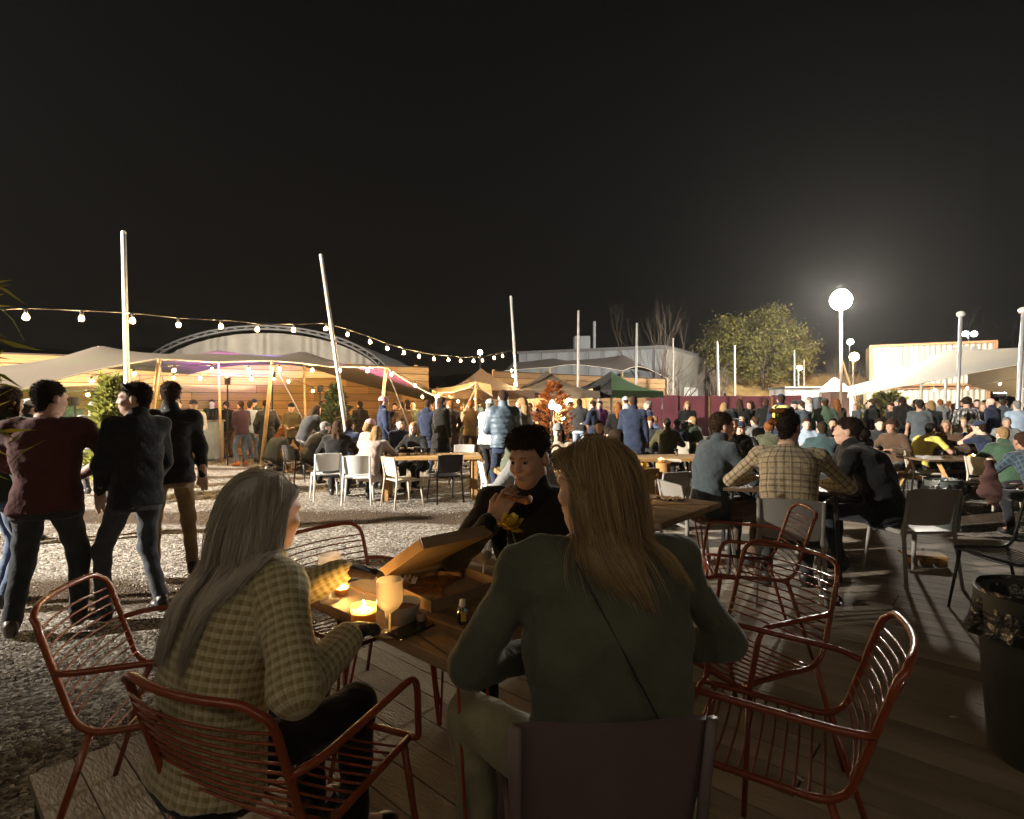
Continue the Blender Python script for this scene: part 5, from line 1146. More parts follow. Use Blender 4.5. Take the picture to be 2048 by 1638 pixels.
def person(label, px, Y, face, pose, top=('jacket', (.03, .03, .035)), legs=(.03, .035, .05), hair=('short', 'brown'), H=1.75, z0=0.0, hat=None, tone=None, over=None, female=False, build=1.0,
           h=None, topmat=None, X=None, group='people at the night market', shoes=(.02, .02, .02), hero=None, fingers=(0, 0), fat=1.0):
    x = X_of(px, Y) if X is None else X; t = thing('person', label, 'person', (x, Y, z0), rad(face) + (math.atan2(-x, Y) if X is None else 0), group); NPEOPLE[0] += 1
    if h is None: h = .0125 if Y < 6 else (.017 if Y < 11 else .024)
    tone = NPEOPLE[0] if tone is None else tone
    HQ = round(H / .06) * .06 if over is None and hero is None else H; S = skeleton(pose, HQ, over, build); big = h >= .017
    key = (pose, round(HQ, 2), h, female, build) if over is None and hero is None else None; K = lambda *a: None if key is None else key + a
    hb = h * .62 if big else h * .5; hc = S.H; fine = [[(hc[i] - .13, hc[i] + .13, hb)] for i in range(3)]
    if any(fingers):
        for i in range(2):
            if fingers[i]:
                for k in range(3): fine[k].append((S.wr[i][k] - .13, S.wr[i][k] + .13, .0055))
    put('body', grow_mesh(K('body', top[0] == 'tee'), 'body', body_prims(S, female, fingers), h, DUMMY, False, fine), t, skin(tone))
    tm = topmat or cloth(top[1], top[0] if top[0] in ('puffer',) else 'plain'); put(TOPNAME[top[0]], grow_mesh(K('top', top[0]), 'top', top_prims(S, top[0], female), h, DUMMY, True), t, tm)
    put('trousers', grow_mesh(K('legs', fat), 'trousers', leg_prims(S, fat), h, DUMMY), t, cloth(legs, 'denim'))
    for i in range(2): put('shoe', grow_mesh(K('shoe', i), 'shoe', shoe_prims(S, i), max(.009, h * .7), DUMMY), t, cloth(shoes, 'leather'))
    if hair and hair[0] != 'none':
        ho = put('hair', grow_mesh(K('hair', hair[0]), 'hair', hair_prims(S, hair[0]), hb if big else .0065, DUMMY), t, hairmat(hair[1]))
        if Y < 6.5 and hair[0] in ('short', 'quiff', 'curly', 'bun', 'crop', 'bob'): tufts(t, ho, S, hairmat(hair[1]), 2600, .016 if hair[0] == 'quiff' else .02, NPEOPLE[0])
    if hat: put('hat', grow_mesh(K('hat', hat[0]), 'hat', hat_prims(S, hat[0]), hb if big else .007, DUMMY), t, cloth(hat[1]))
    return t, S
def face_details(t, S, brow='brown', lip=(.32, .13, .10)):
    h, R, c = S.hs, S.HR, S.H; P = lambda x, y, z: c + R @ A3(x, y, z) * h
    for sx in (-1, 1):
        ey = MB().lathe([(max(.0125 * sin(a), .0001), .0125 * cos(a)) for a in np.linspace(0, pi, 9)], P(sx * .0295, .0760, .001), 12).build('eye', mat('eye_white', (.16, .15, .14), .4), t, True)
        MB().lathe([(max(.0062 * sin(a), .0001), .003 * cos(a)) for a in np.linspace(0, pi / 2, 5)], (0, 0, 0), 10, R=R @ rotx(-pi / 2)).build('iris', mat('iris', (.02, .012, .008), .15), ey).location = tuple(P(sx * .0295, .0872, .0))
        MB().tube([P(sx * x, y, z) for x, y, z in ((.012, .098, .018), (.026, .097, .0245), (.042, .089, .020))], [.0028, .0034, .0015], 6, flat=.6).build('eyebrow', hairmat(brow), t, True)
    MB().tube([P(x, .1005 - abs(x) * .35, z) for x, z in ((-.021, -.0605), (-.01, -.0575), (0, -.0585), (.01, -.0575), (.021, -.0605))], [.002, .0042, .0045, .0042, .002], 6, flat=.7).build('upper_lip', mat('lips', lip, .4), t, True)
    MB().tube([P(x, .0995 - abs(x) * .35, z) for x, z in ((-.019, -.0625), (0, -.068), (.019, -.0625))], [.002, .0055, .002], 6, flat=.7).build('lower_lip', mat('lips', lip, .4), t, True)
def strands(t, S, prims, n, length, seed, m, part=0.0, rad_=.0012, steps=14, offs=.004):
    """long straight hair: strands grown from the scalp, falling over whatever lies below"""
    rng = np.random.default_rng(seed); h, R, c = S.hs, S.HR, S.H
    u = rng.normal(0, 1, (n * 3, 3)); u /= np.linalg.norm(u, axis=1, keepdims=True); u = u[(u[:, 2] > -.45) & ~((u[:, 1] > .35) & (u[:, 2] < .42)) & ~((u[:, 1] > .2) & (u[:, 2] < .1))][:n]; n = len(u)
    q = u * A3(.078, .099, .09) + A3(0, -.015, .035); p = c + q @ R.T * h
    sg = np.sign(q[:, 0] - part + rng.normal(0, .004, n)); vloc = np.stack([sg * (.12 + .42 * (1 + u[:, 1])), -.45 - 1.1 * np.clip(u[:, 1], -.2, 1), np.full(n, -.30)], -1); d = vloc @ R.T; d /= np.linalg.norm(d, axis=1, keepdims=True)
    Ls = length * rng.uniform(.80, 1.04, n) * (1 - .0 * u[:, 2]); st = Ls / steps; Pn = [p.copy()]; jit = rng.normal(0, .05, (n, 3)) * np.where(rng.random(n) < .05, 2.2, 1)[:, None]; off = offs + rng.uniform(0, .015, n)
    ph = rng.uniform(0, 6.28, n)
    for k in range(steps):
        ql = (p - c) @ R / h; tuck = np.clip((ql[:, 1] - .0) / .03, 0, 1) * (ql[:, 2] < .085); inw = np.clip(-ql[:, 2] / .1, 0, 1) * np.clip((np.abs(ql[:, 0]) - .05) / .06, 0, 1)
        d = d * .72 + A3(0, 0, -1) * .34 * (1 - .5 * tuck)[:, None] + np.stack([-np.sign(ql[:, 0]) * inw * .16, -.42 * tuck - .05, 0 * tuck], -1) @ R.T + jit * .05 + rng.normal(0, .012, (n, 3)); d /= np.linalg.norm(d, axis=1, keepdims=True); p = p + d * st[:, None]
        for it in range(2):
            dist = evalp(p, prims, .06); bad = dist < off
            if not bad.any(): break
            pb = p[bad]; e_ = .004; g_ = np.stack([evalp(pb + A3(e_, 0, 0), prims, .09), evalp(pb + A3(0, e_, 0), prims, .09), evalp(pb + A3(0, 0, e_), prims, .09)], -1) - dist[bad][:, None]; g_ /= np.linalg.norm(g_, axis=1, keepdims=True) + 1e-9
            p[bad] = pb + g_ * (off[bad] - dist[bad])[:, None]
        dd = p - Pn[-1]; d = dd / (np.linalg.norm(dd, axis=1, keepdims=True) + 1e-9); Pn.append(p.copy())
    Pn = np.stack(Pn, 1); m_ = steps + 1; far = np.stack([evalp(Pn[:, k], prims, .06) for k in (2, 4, 6)], 1).max(1); ok_ = far < .045; Pn = Pn[ok_]; n = len(Pn)
    T = np.gradient(Pn, axis=1); T /= np.linalg.norm(T, axis=2, keepdims=True) + 1e-9; U = np.cross(T, A3(.37, .81, .21)); U /= np.linalg.norm(U, axis=2, keepdims=True) + 1e-9; Wv = np.cross(T, U)
    rr = rad_ * rng.uniform(.7, 1.3, n)[:, None] * np.interp(np.linspace(0, 1, m_), [0, .06, .75, 1], [.5, 1, 1, .15])[None]
    V = np.stack([Pn + rr[..., None] * (cos(a) * U + sin(a) * Wv) for a in (0, 2.094, 4.189)], 2).reshape(-1, 3)
    b = (np.arange(n) * m_)[:, None] + np.arange(steps)[None]; b = b.reshape(-1) * 3; Q = np.concatenate([np.stack([b + k, b + (k + 1) % 3, b + 3 + (k + 1) % 3, b + 3 + k], -1) for k in range(3)])
    me = np_mesh('long_hair', V, Q, m); a = me.attributes.new('tint', 'FLOAT', 'POINT'); a.data.foreach_set('value', np.repeat(rng.random(n), m_ * 3).astype(f32)); return link('long_hair', me, t)
def strand_mat(name, c0, c1):
    m, n, l, b = _nodes(name); b.inputs['Roughness'].default_value = .55; b.inputs['Specular IOR Level'].default_value = .3
    a = n.new('ShaderNodeAttribute'); a.attribute_name = 'tint'; cr = n.new('ShaderNodeValToRGB'); cr.color_ramp.elements[0].color = (*c0, 1); cr.color_ramp.elements[1].color = (*c1, 1); l.new(a.outputs['Fac'], cr.inputs[0]); l.new(cr.outputs[0], b.inputs['Base Color']); return m

# ------------------------------------------------------------------ cloth patterns
K = dict(black=(.012, .012, .014), char=(.03, .031, .033), navy=(.018, .026, .055), blue=(.05, .085, .19), slate=(.06, .072, .08), olive=(.055, .06, .032), green=(.045, .075, .045), brown=(.075, .045, .028), tan=(.30, .20, .10),
         beige=(.36, .29, .20), grey=(.20, .20, .20), pale=(.50, .51, .52), white=(.66, .67, .68), maroon=(.085, .030, .030), pink=(.50, .28, .30), yellow=(.55, .48, .10), purple=(.10, .03, .16), teal=(.03, .055, .06), denim=(.085, .12, .20), ldenim=(.28, .36, .46), plum=(.055, .030, .045), rust=(.18, .07, .03))
CHECK = pattern_cloth('houndstooth_wool', lambda B, O: O(O(O((.25, .215, .105), B('X', .024, .5), (.46, .41, .24), .55), B('Y', .024, .5), (.56, .52, .37), .6), B('X', .012, .5), (.16, .13, .06), .25))
PLAID = pattern_cloth('beige_check_shirt', lambda B, O: O(O(O(O((.40, .32, .20), B('X', .045, .28), (.075, .06, .045), .6), B('Y', .045, .28), (.075, .06, .045), .6), B('X', .055, .08, .6), (.55, .48, .36), .5), B('Y', .055, .08, .6), (.55, .48, .36), .5))
TARTAN = pattern_cloth('red_tartan_shirt', lambda B, O: O(O(O(O(O(O((.018, .016, .016), B('X', .11, .30), (.20, .035, .025), .55), B('Y', .11, .30), (.20, .035, .025), .55), B('X', .11, .07, .45), (.55, .48, .40), .7), B('Y', .11, .09, .45), (.60, .52, .42), .85), B('X', .11, .06, .70), (.5, .44, .34), .5), B('Y', .11, .07, .66), (.55, .48, .38), .8))
BWSHIRT = pattern_cloth('black_white_print', lambda B, O: O(O((.02, .02, .022), B('X', .09, .42), (.5, .5, .48), .7), B('Y', .13, .45), (.04, .04, .04), .8))
NPLAID = pattern_cloth('navy_check_shirt', lambda B, O: O(O((.025, .04, .06), B('X', .06, .3), (.06, .09, .11), .8), B('Y', .06, .3), (.06, .09, .11), .8))

# ------------------------------------------------------------------ the three at the near table
def wl(root, face, H, p):
    d = rotz(rad(-face)) @ (A3(*p) - A3(*root)); s = H / 1.75; return (d[0] / s, d[1] / s, d[2])
# woman in the checked jumper
r1 = (-.845, 1.555, DECK_Z); f1 = -36; H1 = 1.64
w1, S1 = person('long-haired woman in yellow checked jumper and dark gloves', 0, r1[1], f1, 'sit_table', ('knit', None), K['black'], None, H1, DECK_Z, None, 3, X=r1[0], female=True, hero=1, topmat=CHECK, h=.011,
    over=dict(fold=.007, pz=.48, lean=13, bow=.04, head=(3, -5, 0), twist=0, wr=(wl(r1, f1, H1, (-.60, 1.96, 1.02)), wl(r1, f1, H1, (-.48, 1.60, .935))), ep=((-1, -.5, -.8), (1, -.6, -.9)), curl=(.35, .5), an=((-.10, .40, .09), (.12, .42, .09)),
              hd=((.2, .9, -.15), (-.4, 1, -.05))), group='three friends at the pizza table')
glv = cloth((.016, .012, .015))
for i in range(2):
    pr = hand_prims(S1, i, True); pr = [(*p[:3], p[3] + .005, p[4] + .005, p[5]) if p[0] == 'c' else (*p[:3], p[3] + .005, p[4]) for p in pr]; put('glove', grow_mesh(None, 'glove', pr, .0055, DUMMY), w1, glv)
cov1 = head_prims(S1, True) + top_prims(S1, 'knit')
SH1 = hair_prims(S1, 'short'); put('hair', grow_mesh(None, 'hair', SH1, .0065, DUMMY), w1, mat('ash_hair_under', (.33, .31, .28), .7))
strands(w1, S1, cov1, 9500, .45, 4, strand_mat('ash_blond_strand', (.27, .245, .205), (.52, .475, .405)), part=.01, rad_=.0009)
# woman in the green shirt
r2 = (.25, 1.41, DECK_Z); f2 = 9; H2 = 1.72
w2, S2 = person('woman with long fair hair in dark green shirt, her back to us', 0, r2[1], f2, 'sit_table', ('shirt', (.095, .102, .076)), (.30, .30, .20), None, H2, DECK_Z, None, 1, X=r2[0], female=True, hero=1, h=.011, build=1.24,
    over=dict(fold=.008, pz=.55, lean=8, bow=.03, head=(42, -9, 4), wr=((-.15, .21, .75), (.16, .21, .76)), ep=((-1, -.55, -.1), (1.1, -.5, -.1)), an=((-.30, .30, .09), (.16, .40, .09)), kp=((-.7, 1, .25), (.2, 1, .2))), group='three friends at the pizza table', fat=1.12)
cov2 = head_prims(S2, True) + top_prims(S2, 'shirt')
put('hair', grow_mesh(None, 'hair', hair_prims(S2, 'short'), .0065, DUMMY), w2, mat('fair_hair_under', (.21, .148, .078), .7))
strands(w2, S2, cov2, 9500, .335, 9, strand_mat('fair_strand', (.15, .105, .054), (.40, .29, .155)), part=-.012, rad_=.0009)
h_, R_, c_ = S2.hs, S2.HR, S2.H
MB().lathe([(.0001, -.006), (.006, 0), (.0001, .006)], c_ + R_ @ A3(-.082, -.006, -.048) * h_, 8).build('earring', mat('gold', (.8, .6, .25), .25, 1.0, 0), w2, True)
sb = np.array([S2.P + S2.ax * (.02 + .53 * k) + S2.rB * (.15 - .26 * k) - A3(0, 1, 0) * (.195 + .02 * sin(k * pi) - .05 * k) for k in np.linspace(0, 1, 12)])
MB().tube(sb, .006, 6, flat=.4).build('bag_strap', mat('strap_black', (.015, .015, .018), .35), w2, True)
# man in black, eating
r3 = (.11, 2.52, DECK_Z); f3 = 168; H3 = 1.78
w3, S3 = person('dark-haired man in black eating a slice, facing us across the table', 0, r3[1], f3, 'sit_drink', ('jacket', (.008, .008, .008)), K['black'], ('quiff', 'dark'), H3, DECK_Z, None, 0, X=r3[0], hero=1, h=.011, fingers=(0, 1),
    over=dict(pz=.52, lean=10, bow=.02, head=(-20, -8, 3), wr=((-.2, .40, .80), wl(r3, f3, H3, (-.075, 2.20, 1.145))), ep=((-1, -.6, -.5), (1.0, .1, -1.2)), hd=(None, wl((0, 0, 0), f3, 1.75, (.48, .10, .80))), palm=(None, wl((0, 0, 0), f3, 1.75, (-.35, -.85, .35))), curl=(.4, .55), thumb=(1, -1)), group='three friends at the pizza table')
face_details(w3, S3, 'dark')
MB().tube([S3.wr[1] + A3(.026 * cos(a), .012, .026 * sin(a)) for a in np.linspace(0, 2 * pi, 20)[:-1]], .004, 6, closed=True).build('bracelet', wv, w3)

# ------------------------------------------------------------------ four men standing on the gravel
G0 = -.03
L1, SL1 = person('broad man in maroon long-sleeved top standing with his back to us', 94, 3.98, -14, 'hands_front', ('shirt', K['maroon']), (.035, .040, .045), ('short', 'dark'), 1.80, G0, None, 0, h=.0125, build=1.16, hero=1, fat=1.12,
    over=dict(fold=.006, lean=1, head=(-42, -2), wr=((-.12, .26, 1.06), (.14, .26, 1.07)), ep=((-1.6, -.35, 0), (1.6, -.35, 0)), an=((-.19, -.02, .09), (.17, .05, .09))), shoes=(.06, .04, .03), group='men standing on the gravel')
L2, SL2 = person('man in dark jacket with sunglasses pushed up, looking left', 272, 4.28, 28, 'pockets', ('jacket', (.022, .025, .03)), (.06, .07, .085), ('short', 'dark'), 1.80, G0, None, 1, h=.0125, hero=1, build=.98,
    over=dict(fold=.008, head=(50, 0), an=((-.17, .10, .09), (.14, -.08, .09)), wr=((-.17, .15, .92), (.17, .14, .92)), ep=((-1, -.8, 0), (1, -.8, 0))), group='men standing on the gravel')
h_, R_, c_ = SL2.hs, SL2.HR, SL2.H
for sx in (-1, 1): MB().tube([c_ + R_ @ A3(sx * x, y, z) * h_ for x, y, z in ((.088, -.03, .03), (.082, .03, .075), (.05, .065, .105), (.012, .07, .112))], [.004, .005, .012, .01], 6).build('sunglasses', blk, L2, True)
L3, SL3 = person('man in black jacket and tan trousers beside the white pole', 342, 5.25, 4, 'arms_down', ('jacket', (.014, .015, .017)), (.24, .165, .085), ('short', 'brown'), 1.84, G0, None, 1, h=.013, hero=1, over=dict(fold=.008, head=(-18, -3), an=((-.13, .03, .09), (.17, -.02, .09))), group='men standing on the gravel')
L0, SL0 = person('shaggy-haired person in dark green jacket at the picture edge', 2, 4.5, -70, 'cup', ('jacket', (.022, .032, .022)), K['denim'], ('bob', 'brown'), 1.77, G0, None, 0, h=.0125, hero=1, over=dict(head=(20, -10)), group='men standing on the gravel')

# ------------------------------------------------------------------ group round the dark table on the deck
PL, SP = person('curly-haired man in beige checked shirt with his back to us', 1578, 4.12, 2, 'sit_lean', ('shirt', None), (.05, .05, .05), ('short', 'dark'), 1.84, DECK_Z, None, 1, h=.012, hero=1, topmat=PLAID, build=1.1,
    over=dict(fold=.007, pz=.56, lean=16, bow=.04, head=(-25, -4), wr=((-.25, .40, .86), (.25, .42, .84))), group='friends at the dark table')
put('curls', grow_mesh(None, 'curls', [('e', SP.H + SP.HR @ A3(x, y, z), np.eye(3), A3(s, s, s), .012) for x, y, z, s in [(-.05 + .05 * cos(k * 1.7) * (.6 + .4 * sin(k)), -.035 + .06 * sin(k * 2.3), .085 + .045 * cos(k * 3.1), .026 + .006 * sin(k * 5)) for k in range(15)]] + [wrinkle(.005, 150, 2)], .007, DUMMY), PL, hairmat('ginger'))
person('man in slate jacket seated side-on at the dark table', 1418, 5.0, -52, 'sit_table', ('jacket', (.045, .058, .066)), (.10, .065, .045), ('short', 'brown'), 1.80, DECK_Z, None, 1, h=.0125, hero=1, over=dict(head=(-12, -4), lean=10, bow=.03), group='friends at the dark table')
person('person in black with dark cap across from us at the dark table', 1455, 6.0, 205, 'sit_back', ('jacket', (.010, .013, .014)), K['black'], ('short', 'dark'), 1.80, DECK_Z, ('cap', (.012, .016, .024)), 0, over=dict(head=(0, -6), lean=3), h=.0135, group='friends at the dark table')
B1, SB = person('man with hair in a bun and black coat, in profile', 1772, 4.78, 76, 'sit_lean', ('jacket', (.011, .011, .011)), (.02, .025, .03), ('bun', 'dark'), 1.80, DECK_Z, None, 1, h=.012, hero=1, build=1.1, over=dict(fold=.008, lean=24, bow=.05, head=(12, 2), wr=((-.22, .42, .74), (.20, .40, .72))), group='friends at the dark table')
person('woman with long curly brown hair half hidden by the man with a bun', 1735, 5.45, 118, 'sit_table', ('coat', (.012, .012, .012)), K['black'], ('long', 'brown'), 1.66, DECK_Z, None, 1, female=True, h=.0135, over=dict(head=(20, -8), lean=16), group='friends at the dark table')
# ------------------------------------------------------------------ people seated on the yard
sit = 'people seated on the yard'
def P_(label, px, Y, face, pose, top, legs='black', hair=('short', 'brown'), H=1.75, hat=None, fem=False, tone=None, grp=sit, **kw):
    k, c = top; return person(label, px, Y, face, pose, (k, K[c] if isinstance(c, str) else c), K[legs] if isinstance(legs, str) else legs, hair, H, kw.pop('z0', G0), (hat[0], K[hat[1]]) if hat else None, tone, female=fem, group=grp, **kw)
P_('man in red and black tartan shirt bent over his food', 1272, 6.7, 68, 'sit_lean', ('shirt', 'black'), hair=('short', 'dark'), topmat=TARTAN, tone=2, h=.0135, hero=1, over=dict(lean=22, head=(4, -18), bow=.03, wr=((-.1, .46, .98), (.12, .44, .95))))
P_('man with glasses and black jacket looking down at the table', 1210, 7.6, 196, 'sit_lean', ('jacket', 'black'), hair=('short', 'dark'), tone=1, over=dict(head=(-8, -24), lean=20))
P_('smiling woman in grey cap and beige jacket holding food', 1122, 8.2, 168, 'sit_table', ('jacket', 'beige'), hair=('long', 'dark'), hat=('cap', 'grey'), fem=True, tone=3, over=dict(wr=((-.1, .32, 1.0), (.1, .32, 1.0))))
P_('man in navy padded jacket behind the man with glasses', 1190, 10.2, 200, 'sit_table', ('puffer', 'navy'), hair=('crop', 'dark'), tone=3)
P_('man in olive jacket seated with his back half to us', 1018, 7.4, -38, 'sit_lean', ('jacket', (.075, .085, .06)), hair=('short', 'dark'), tone=0, over=dict(head=(-18, -10)), h=.0145)
P_('long-haired person directly behind the man in black', 1072, 5.4, 30, 'sit_table', ('knit', 'grey'), hair=('long', 'ash'), fem=True, H=1.7, over=dict(pz=.56), h=.0135)
P_('man in black striped puffer and grey cap at the beam table end', 618, 11.1, -66, 'sit_lean', ('puffer', 'char'), hair=('short', 'grey'), hat=('flat', 'slate'), tone=3)
P_('curly-haired woman in black coat on a white chair', 672, 9.62, -8, 'sit_table', ('coat', 'black'), hair=('long', 'brown'), fem=True, tone=0)
P_('man with short hair beside the curly-haired woman', 690, 10.6, -30, 'sit_table', ('jacket', 'navy'), hair=('short', 'brown'))
P_('blonde woman in pink and beige wrap on a white chair', 738, 9.25, -24, 'sit_lean', ('coat', (.42, .34, .30)), hair=('long', 'blond'), fem=True, tone=3, H=1.7)
P_('person in pink beanie seated behind the blonde woman', 724, 10.5, -60, 'sit_table', ('jacket', 'beige'), hair=('bob', 'blond'), hat=('beanie', 'pink'), fem=True)
P_('bearded man in navy jacket seated across the beam table', 802, 11.0, 205, 'sit_back', ('jacket', 'navy'), hair=('short', 'brown'), tone=1)
P_('blonde woman in black seated across the beam table', 836, 10.6, 150, 'sit_table', ('coat', 'black'), hair=('long', 'blond'), fem=True, tone=3, H=1.64)
P_('bearded man in navy cap and black puffer facing us', 1484, 9.3, 172, 'sit_table', ('puffer', 'black'), hair=('short', 'brown'), hat=('cap', 'navy'), tone=1)
P_('person in dark teal coat with back to us on grey chair', 1646, 8.85, 4, 'sit_table', ('coat', 'teal'), hair=('short', 'dark'))
P_('dark-haired person with glasses above the man with a bun', 1712, 8.0, 60, 'sit_back', ('jacket', 'char'), hair=('bob', 'dark'), tone=3, H=1.86)
P_('person in yellow shirt with back to us at the picnic table', 1838, 10.3, -30, 'sit_lean', ('tee', 'yellow'), hair=('short', 'black'), tone=2)
P_('long-haired person in fur-trimmed brown coat at the picnic table', 1897, 10.6, 170, 'sit_table', ('coat', 'brown'), hair=('long', 'ash'), fem=True)
P_('person in cap leaning chin on hand at the picnic table', 1955, 10.8, 165, 'sit_chin', ('jacket', 'navy'), hair=('bob', 'dark'), hat=('cap', 'char'))
P_('man in navy tee-shirt and cap seen from the side', 1990, 9.9, 60, 'sit_chin', ('tee', 'navy'), hair=('short', 'dark'), hat=('cap', 'navy'), tone=1)
P_('fair-haired man in bottle-green coat by the pink bag', 2030, 8.2, 24, 'sit_lean', ('jacket', (.035, .07, .042)), hair=('short', 'blond'), tone=3)
P_('person in navy checked shirt at the edge of the picture', 2088, 6.6, 35, 'sit_lean', ('shirt', 'navy'), hair=('short', 'brown'), topmat=NPLAID)
P_('auburn-haired person near the hoarding tables', 1300, 12.6, 180, 'sit_table', ('jacket', 'char'), hair=('curly', 'ginger'))
P_('person in blue scarf turned sideways near the hoarding', 1322, 13.6, 100, 'sit_table', ('jacket', 'blue'), hair=('short', 'blond'))
P_('person in olive coat seated with back to us near the timber post', 1336, 11.4, 5, 'sit_table', ('coat', (.05, .045, .02)), hair=('short', 'dark'))
P_('person in dark navy seated behind the timber post', 1364, 12.9, 20, 'sit_lean', ('jacket', 'navy'), hair=('short', 'brown'))
P_('person in grey-green seated left of the slate jacket', 1398, 13.2, 60, 'sit_table', ('jacket', 'green'), hair=('short', 'blond'))
P_('bald man facing us over the bearded man in navy cap', 1482, 13.8, 182, 'sit_table', ('jacket', 'slate'), hair=('none', 'dark'), tone=3)
P_('person in grey seated beside the yellow backpack', 1520, 13.0, 40, 'sit_table', ('jacket', 'grey'), hair=('short', 'brown'))
P_('person in camouflage green seated behind the curly-haired man', 1545, 10.4, 10, 'sit_lean', ('jacket', 'olive'), hair=('curly', 'ginger'))
P_('person in pale blue seated behind the teal coat', 1610, 11.6, 190, 'sit_table', ('jacket', 'ldenim'), hair=('short', 'brown'))
P_('seated person with short dark hair behind the teal coat', 1668, 12.0, 175, 'sit_table', ('jacket', 'black'), hair=('short', 'dark'))
P_('dark-haired seated person right of the glasses wearer', 1752, 11.5, 200, 'sit_table', ('jacket', 'char'), hair=('short', 'dark'), tone=3)
P_('seated person with brown curls behind the man with a bun', 1795, 10.2, 150, 'sit_table', ('jacket', 'brown'), hair=('curly', 'brown'))
P_('round dark-haired person behind the picnic table', 1868, 13.2, 170, 'sit_table', ('jacket', 'black'), hair=('bob', 'dark'))
P_('grey-haired person seated far side of the picnic table', 2010, 12.6, 190, 'sit_table', ('jacket', 'grey'), hair=('short', 'grey'))
P_('person in light jacket seated under the steel pole', 1925, 13.0, 185, 'sit_table', ('jacket', 'beige'), hair=('bob', 'ash'))
# ------------------------------------------------------------------ people standing
stg = 'people standing about the yard'
def Q_(label, px, Y, face, pose, top, legs='black', hair=('short', 'brown'), H=1.75, hat=None, fem=False, tone=None, **kw): return P_(label, px, Y, face, pose, top, legs, hair, H, hat, fem, tone, stg, **kw)
Q_('man in white and grey jacket lit brightly beside the counter', 386, 12.05, 192, 'hands_front', ('jacket', 'white'), 'grey', hat=('cap', 'char'), tone=3, H=1.72)
Q_('person in pale cap peeping past the maroon man', 50, 6.6, -60, 'cup', ('jacket', 'char'), 'navy', hat=('cap', 'white'), tone=3, H=1.68)
Q_('person in slate coat with back to us beyond the maroon man', 140, 13.5, 10, 'pockets', ('jacket', 'slate'), 'char', H=1.82)
Q_('bulky person in long grey cloak left of the bright conifer', 190, 10.2, 30, 'arms_down', ('coat', 'grey'), 'char', hair=('short', 'grey'), H=1.66, build=1.35)
Q_('person in red collar by the timber wall behind the tan trousers', 357, 14.8, 170, 'cup', ('jacket', 'rust'), 'char', tone=3)
Q_('bartender in black behind the pale blue counter', 424, 17.2, 175, 'hands_front', ('tee', 'black'), 'black', H=1.78)
Q_('person in black cap right of the pale blue counter', 456, 17.0, 40, 'phone', ('jacket', 'black'), 'brown', hat=('cap', 'black'), H=1.72)
Q_('person in plum jacket, blue jeans and orange shoes', 484, 14.9, 30, 'hands_front', ('jacket', 'plum'), 'denim', shoes=(.5, .14, .04), hair=('short', 'brown'))
Q_('person in light blue shirt and jeans behind the plum jacket', 500, 15.8, -20, 'pockets', ('shirt', 'ldenim'), 'denim')
Q_('person in navy beanie and olive coat under the tent', 510, 16.8, 150, 'cup', ('jacket', 'olive'), 'denim', hat=('beanie', 'navy'), H=1.78)
Q_('person in black puffer before the second tent pole', 533, 14.4, 20, 'pockets', ('puffer', 'black'), 'char', hair=('curly', 'dark'))
Q_('long-haired woman crouching beside the tan dog', 540, 13.4, -40, 'crouch', ('jacket', 'slate'), 'char', hair=('long', 'ginger'), fem=True, shoes=(.6, .6, .58))
Q_('man in black beanie and khaki jacket leaning forward', 588, 14.3, 160, 'hands_front', ('jacket', (.15, .12, .06)), 'char', hat=('beanie', 'black'), over=dict(lean=14), H=1.7, tone=3)
Q_('woman with long brown hair and scarf bending forward', 607, 13.0, -60, 'bend', ('jacket', 'char'), 'char', hair=('long', 'brown'), fem=True, over=dict(lean=30), tone=3)
Q_('person in black coat standing left of the dark conifer', 642, 16.6, 20, 'pockets', ('coat', 'black'), 'black', hair=('short', 'brown'))
Q_('person in black coat standing right of the leaning pole', 720, 16.8, 30, 'pockets', ('coat', 'black'), 'black', hair=('short', 'dark'))
Q_('man in pink beanie and navy jacket drinking', 768, 11.6, -75, 'drink', ('jacket', 'navy'), 'navy', hat=('beanie', 'pink'), tone=3, H=1.8)
Q_('person in brown jacket under the end of the tent', 806, 15.2, 10, 'cup', ('jacket', 'brown'), 'char')
Q_('person in olive hoodie facing us under the tent end', 826, 16.4, 170, 'cup', ('hoodie', 'olive'), 'char', hair=('short', 'dark'))
Q_('man in navy hooded jacket pointing with outstretched arm', 853, 13.2, -30, 'point', ('hoodie', 'navy'), 'navy', hair=('short', 'brown'))
Q_('tall man in long black coat by the tan canopy', 882, 12.6, -50, 'arms_down', ('coat', 'black'), 'black', H=1.8)
Q_('person in brown coat right of the tall man in black', 900, 14.0, 30, 'pockets', ('coat', 'brown'), 'brown', hair=('short', 'ginger'))
Q_('person in mustard jacket and brown trousers with back to us', 941, 14.4, 4, 'hands_front', ('jacket', 'tan'), 'brown', hair=('short', 'ginger'))
Q_('person in white padded jacket half hidden by the blue jacket', 976, 10.6, -40, 'phone', ('puffer', 'white'), 'black', hair=('short', 'grey'), hat=('beanie', 'white'), tone=3)
Q_('man in two-tone blue padded jacket with back to us', 1008, 8.9, 14, 'cup', ('puffer', (.085, .12, .155)), 'navy', hair=('short', 'brown'), H=1.84, tone=3)
Q_('blonde woman in grey coat beside the blue padded jacket', 1048, 9.4, 60, 'cup', ('coat', 'grey'), 'black', hair=('long', 'blond'), fem=True, tone=3, H=1.74)
Q_('person in charcoal vest and pale jeans with back to us', 1158, 15.5, -12, 'hands_front', ('vest', 'char'), 'ldenim', hair=('short', 'brown'), H=1.78)
Q_('person in brown leaning near the stall screen', 1140, 16.6, 120, 'pockets', ('jacket', 'brown'), 'char')
Q_('man in purple sleeves and navy gilet', 1188, 15.0, 60, 'cup', ('jacket', 'navy'), 'char', hair=('short', 'brown'), tone=3)
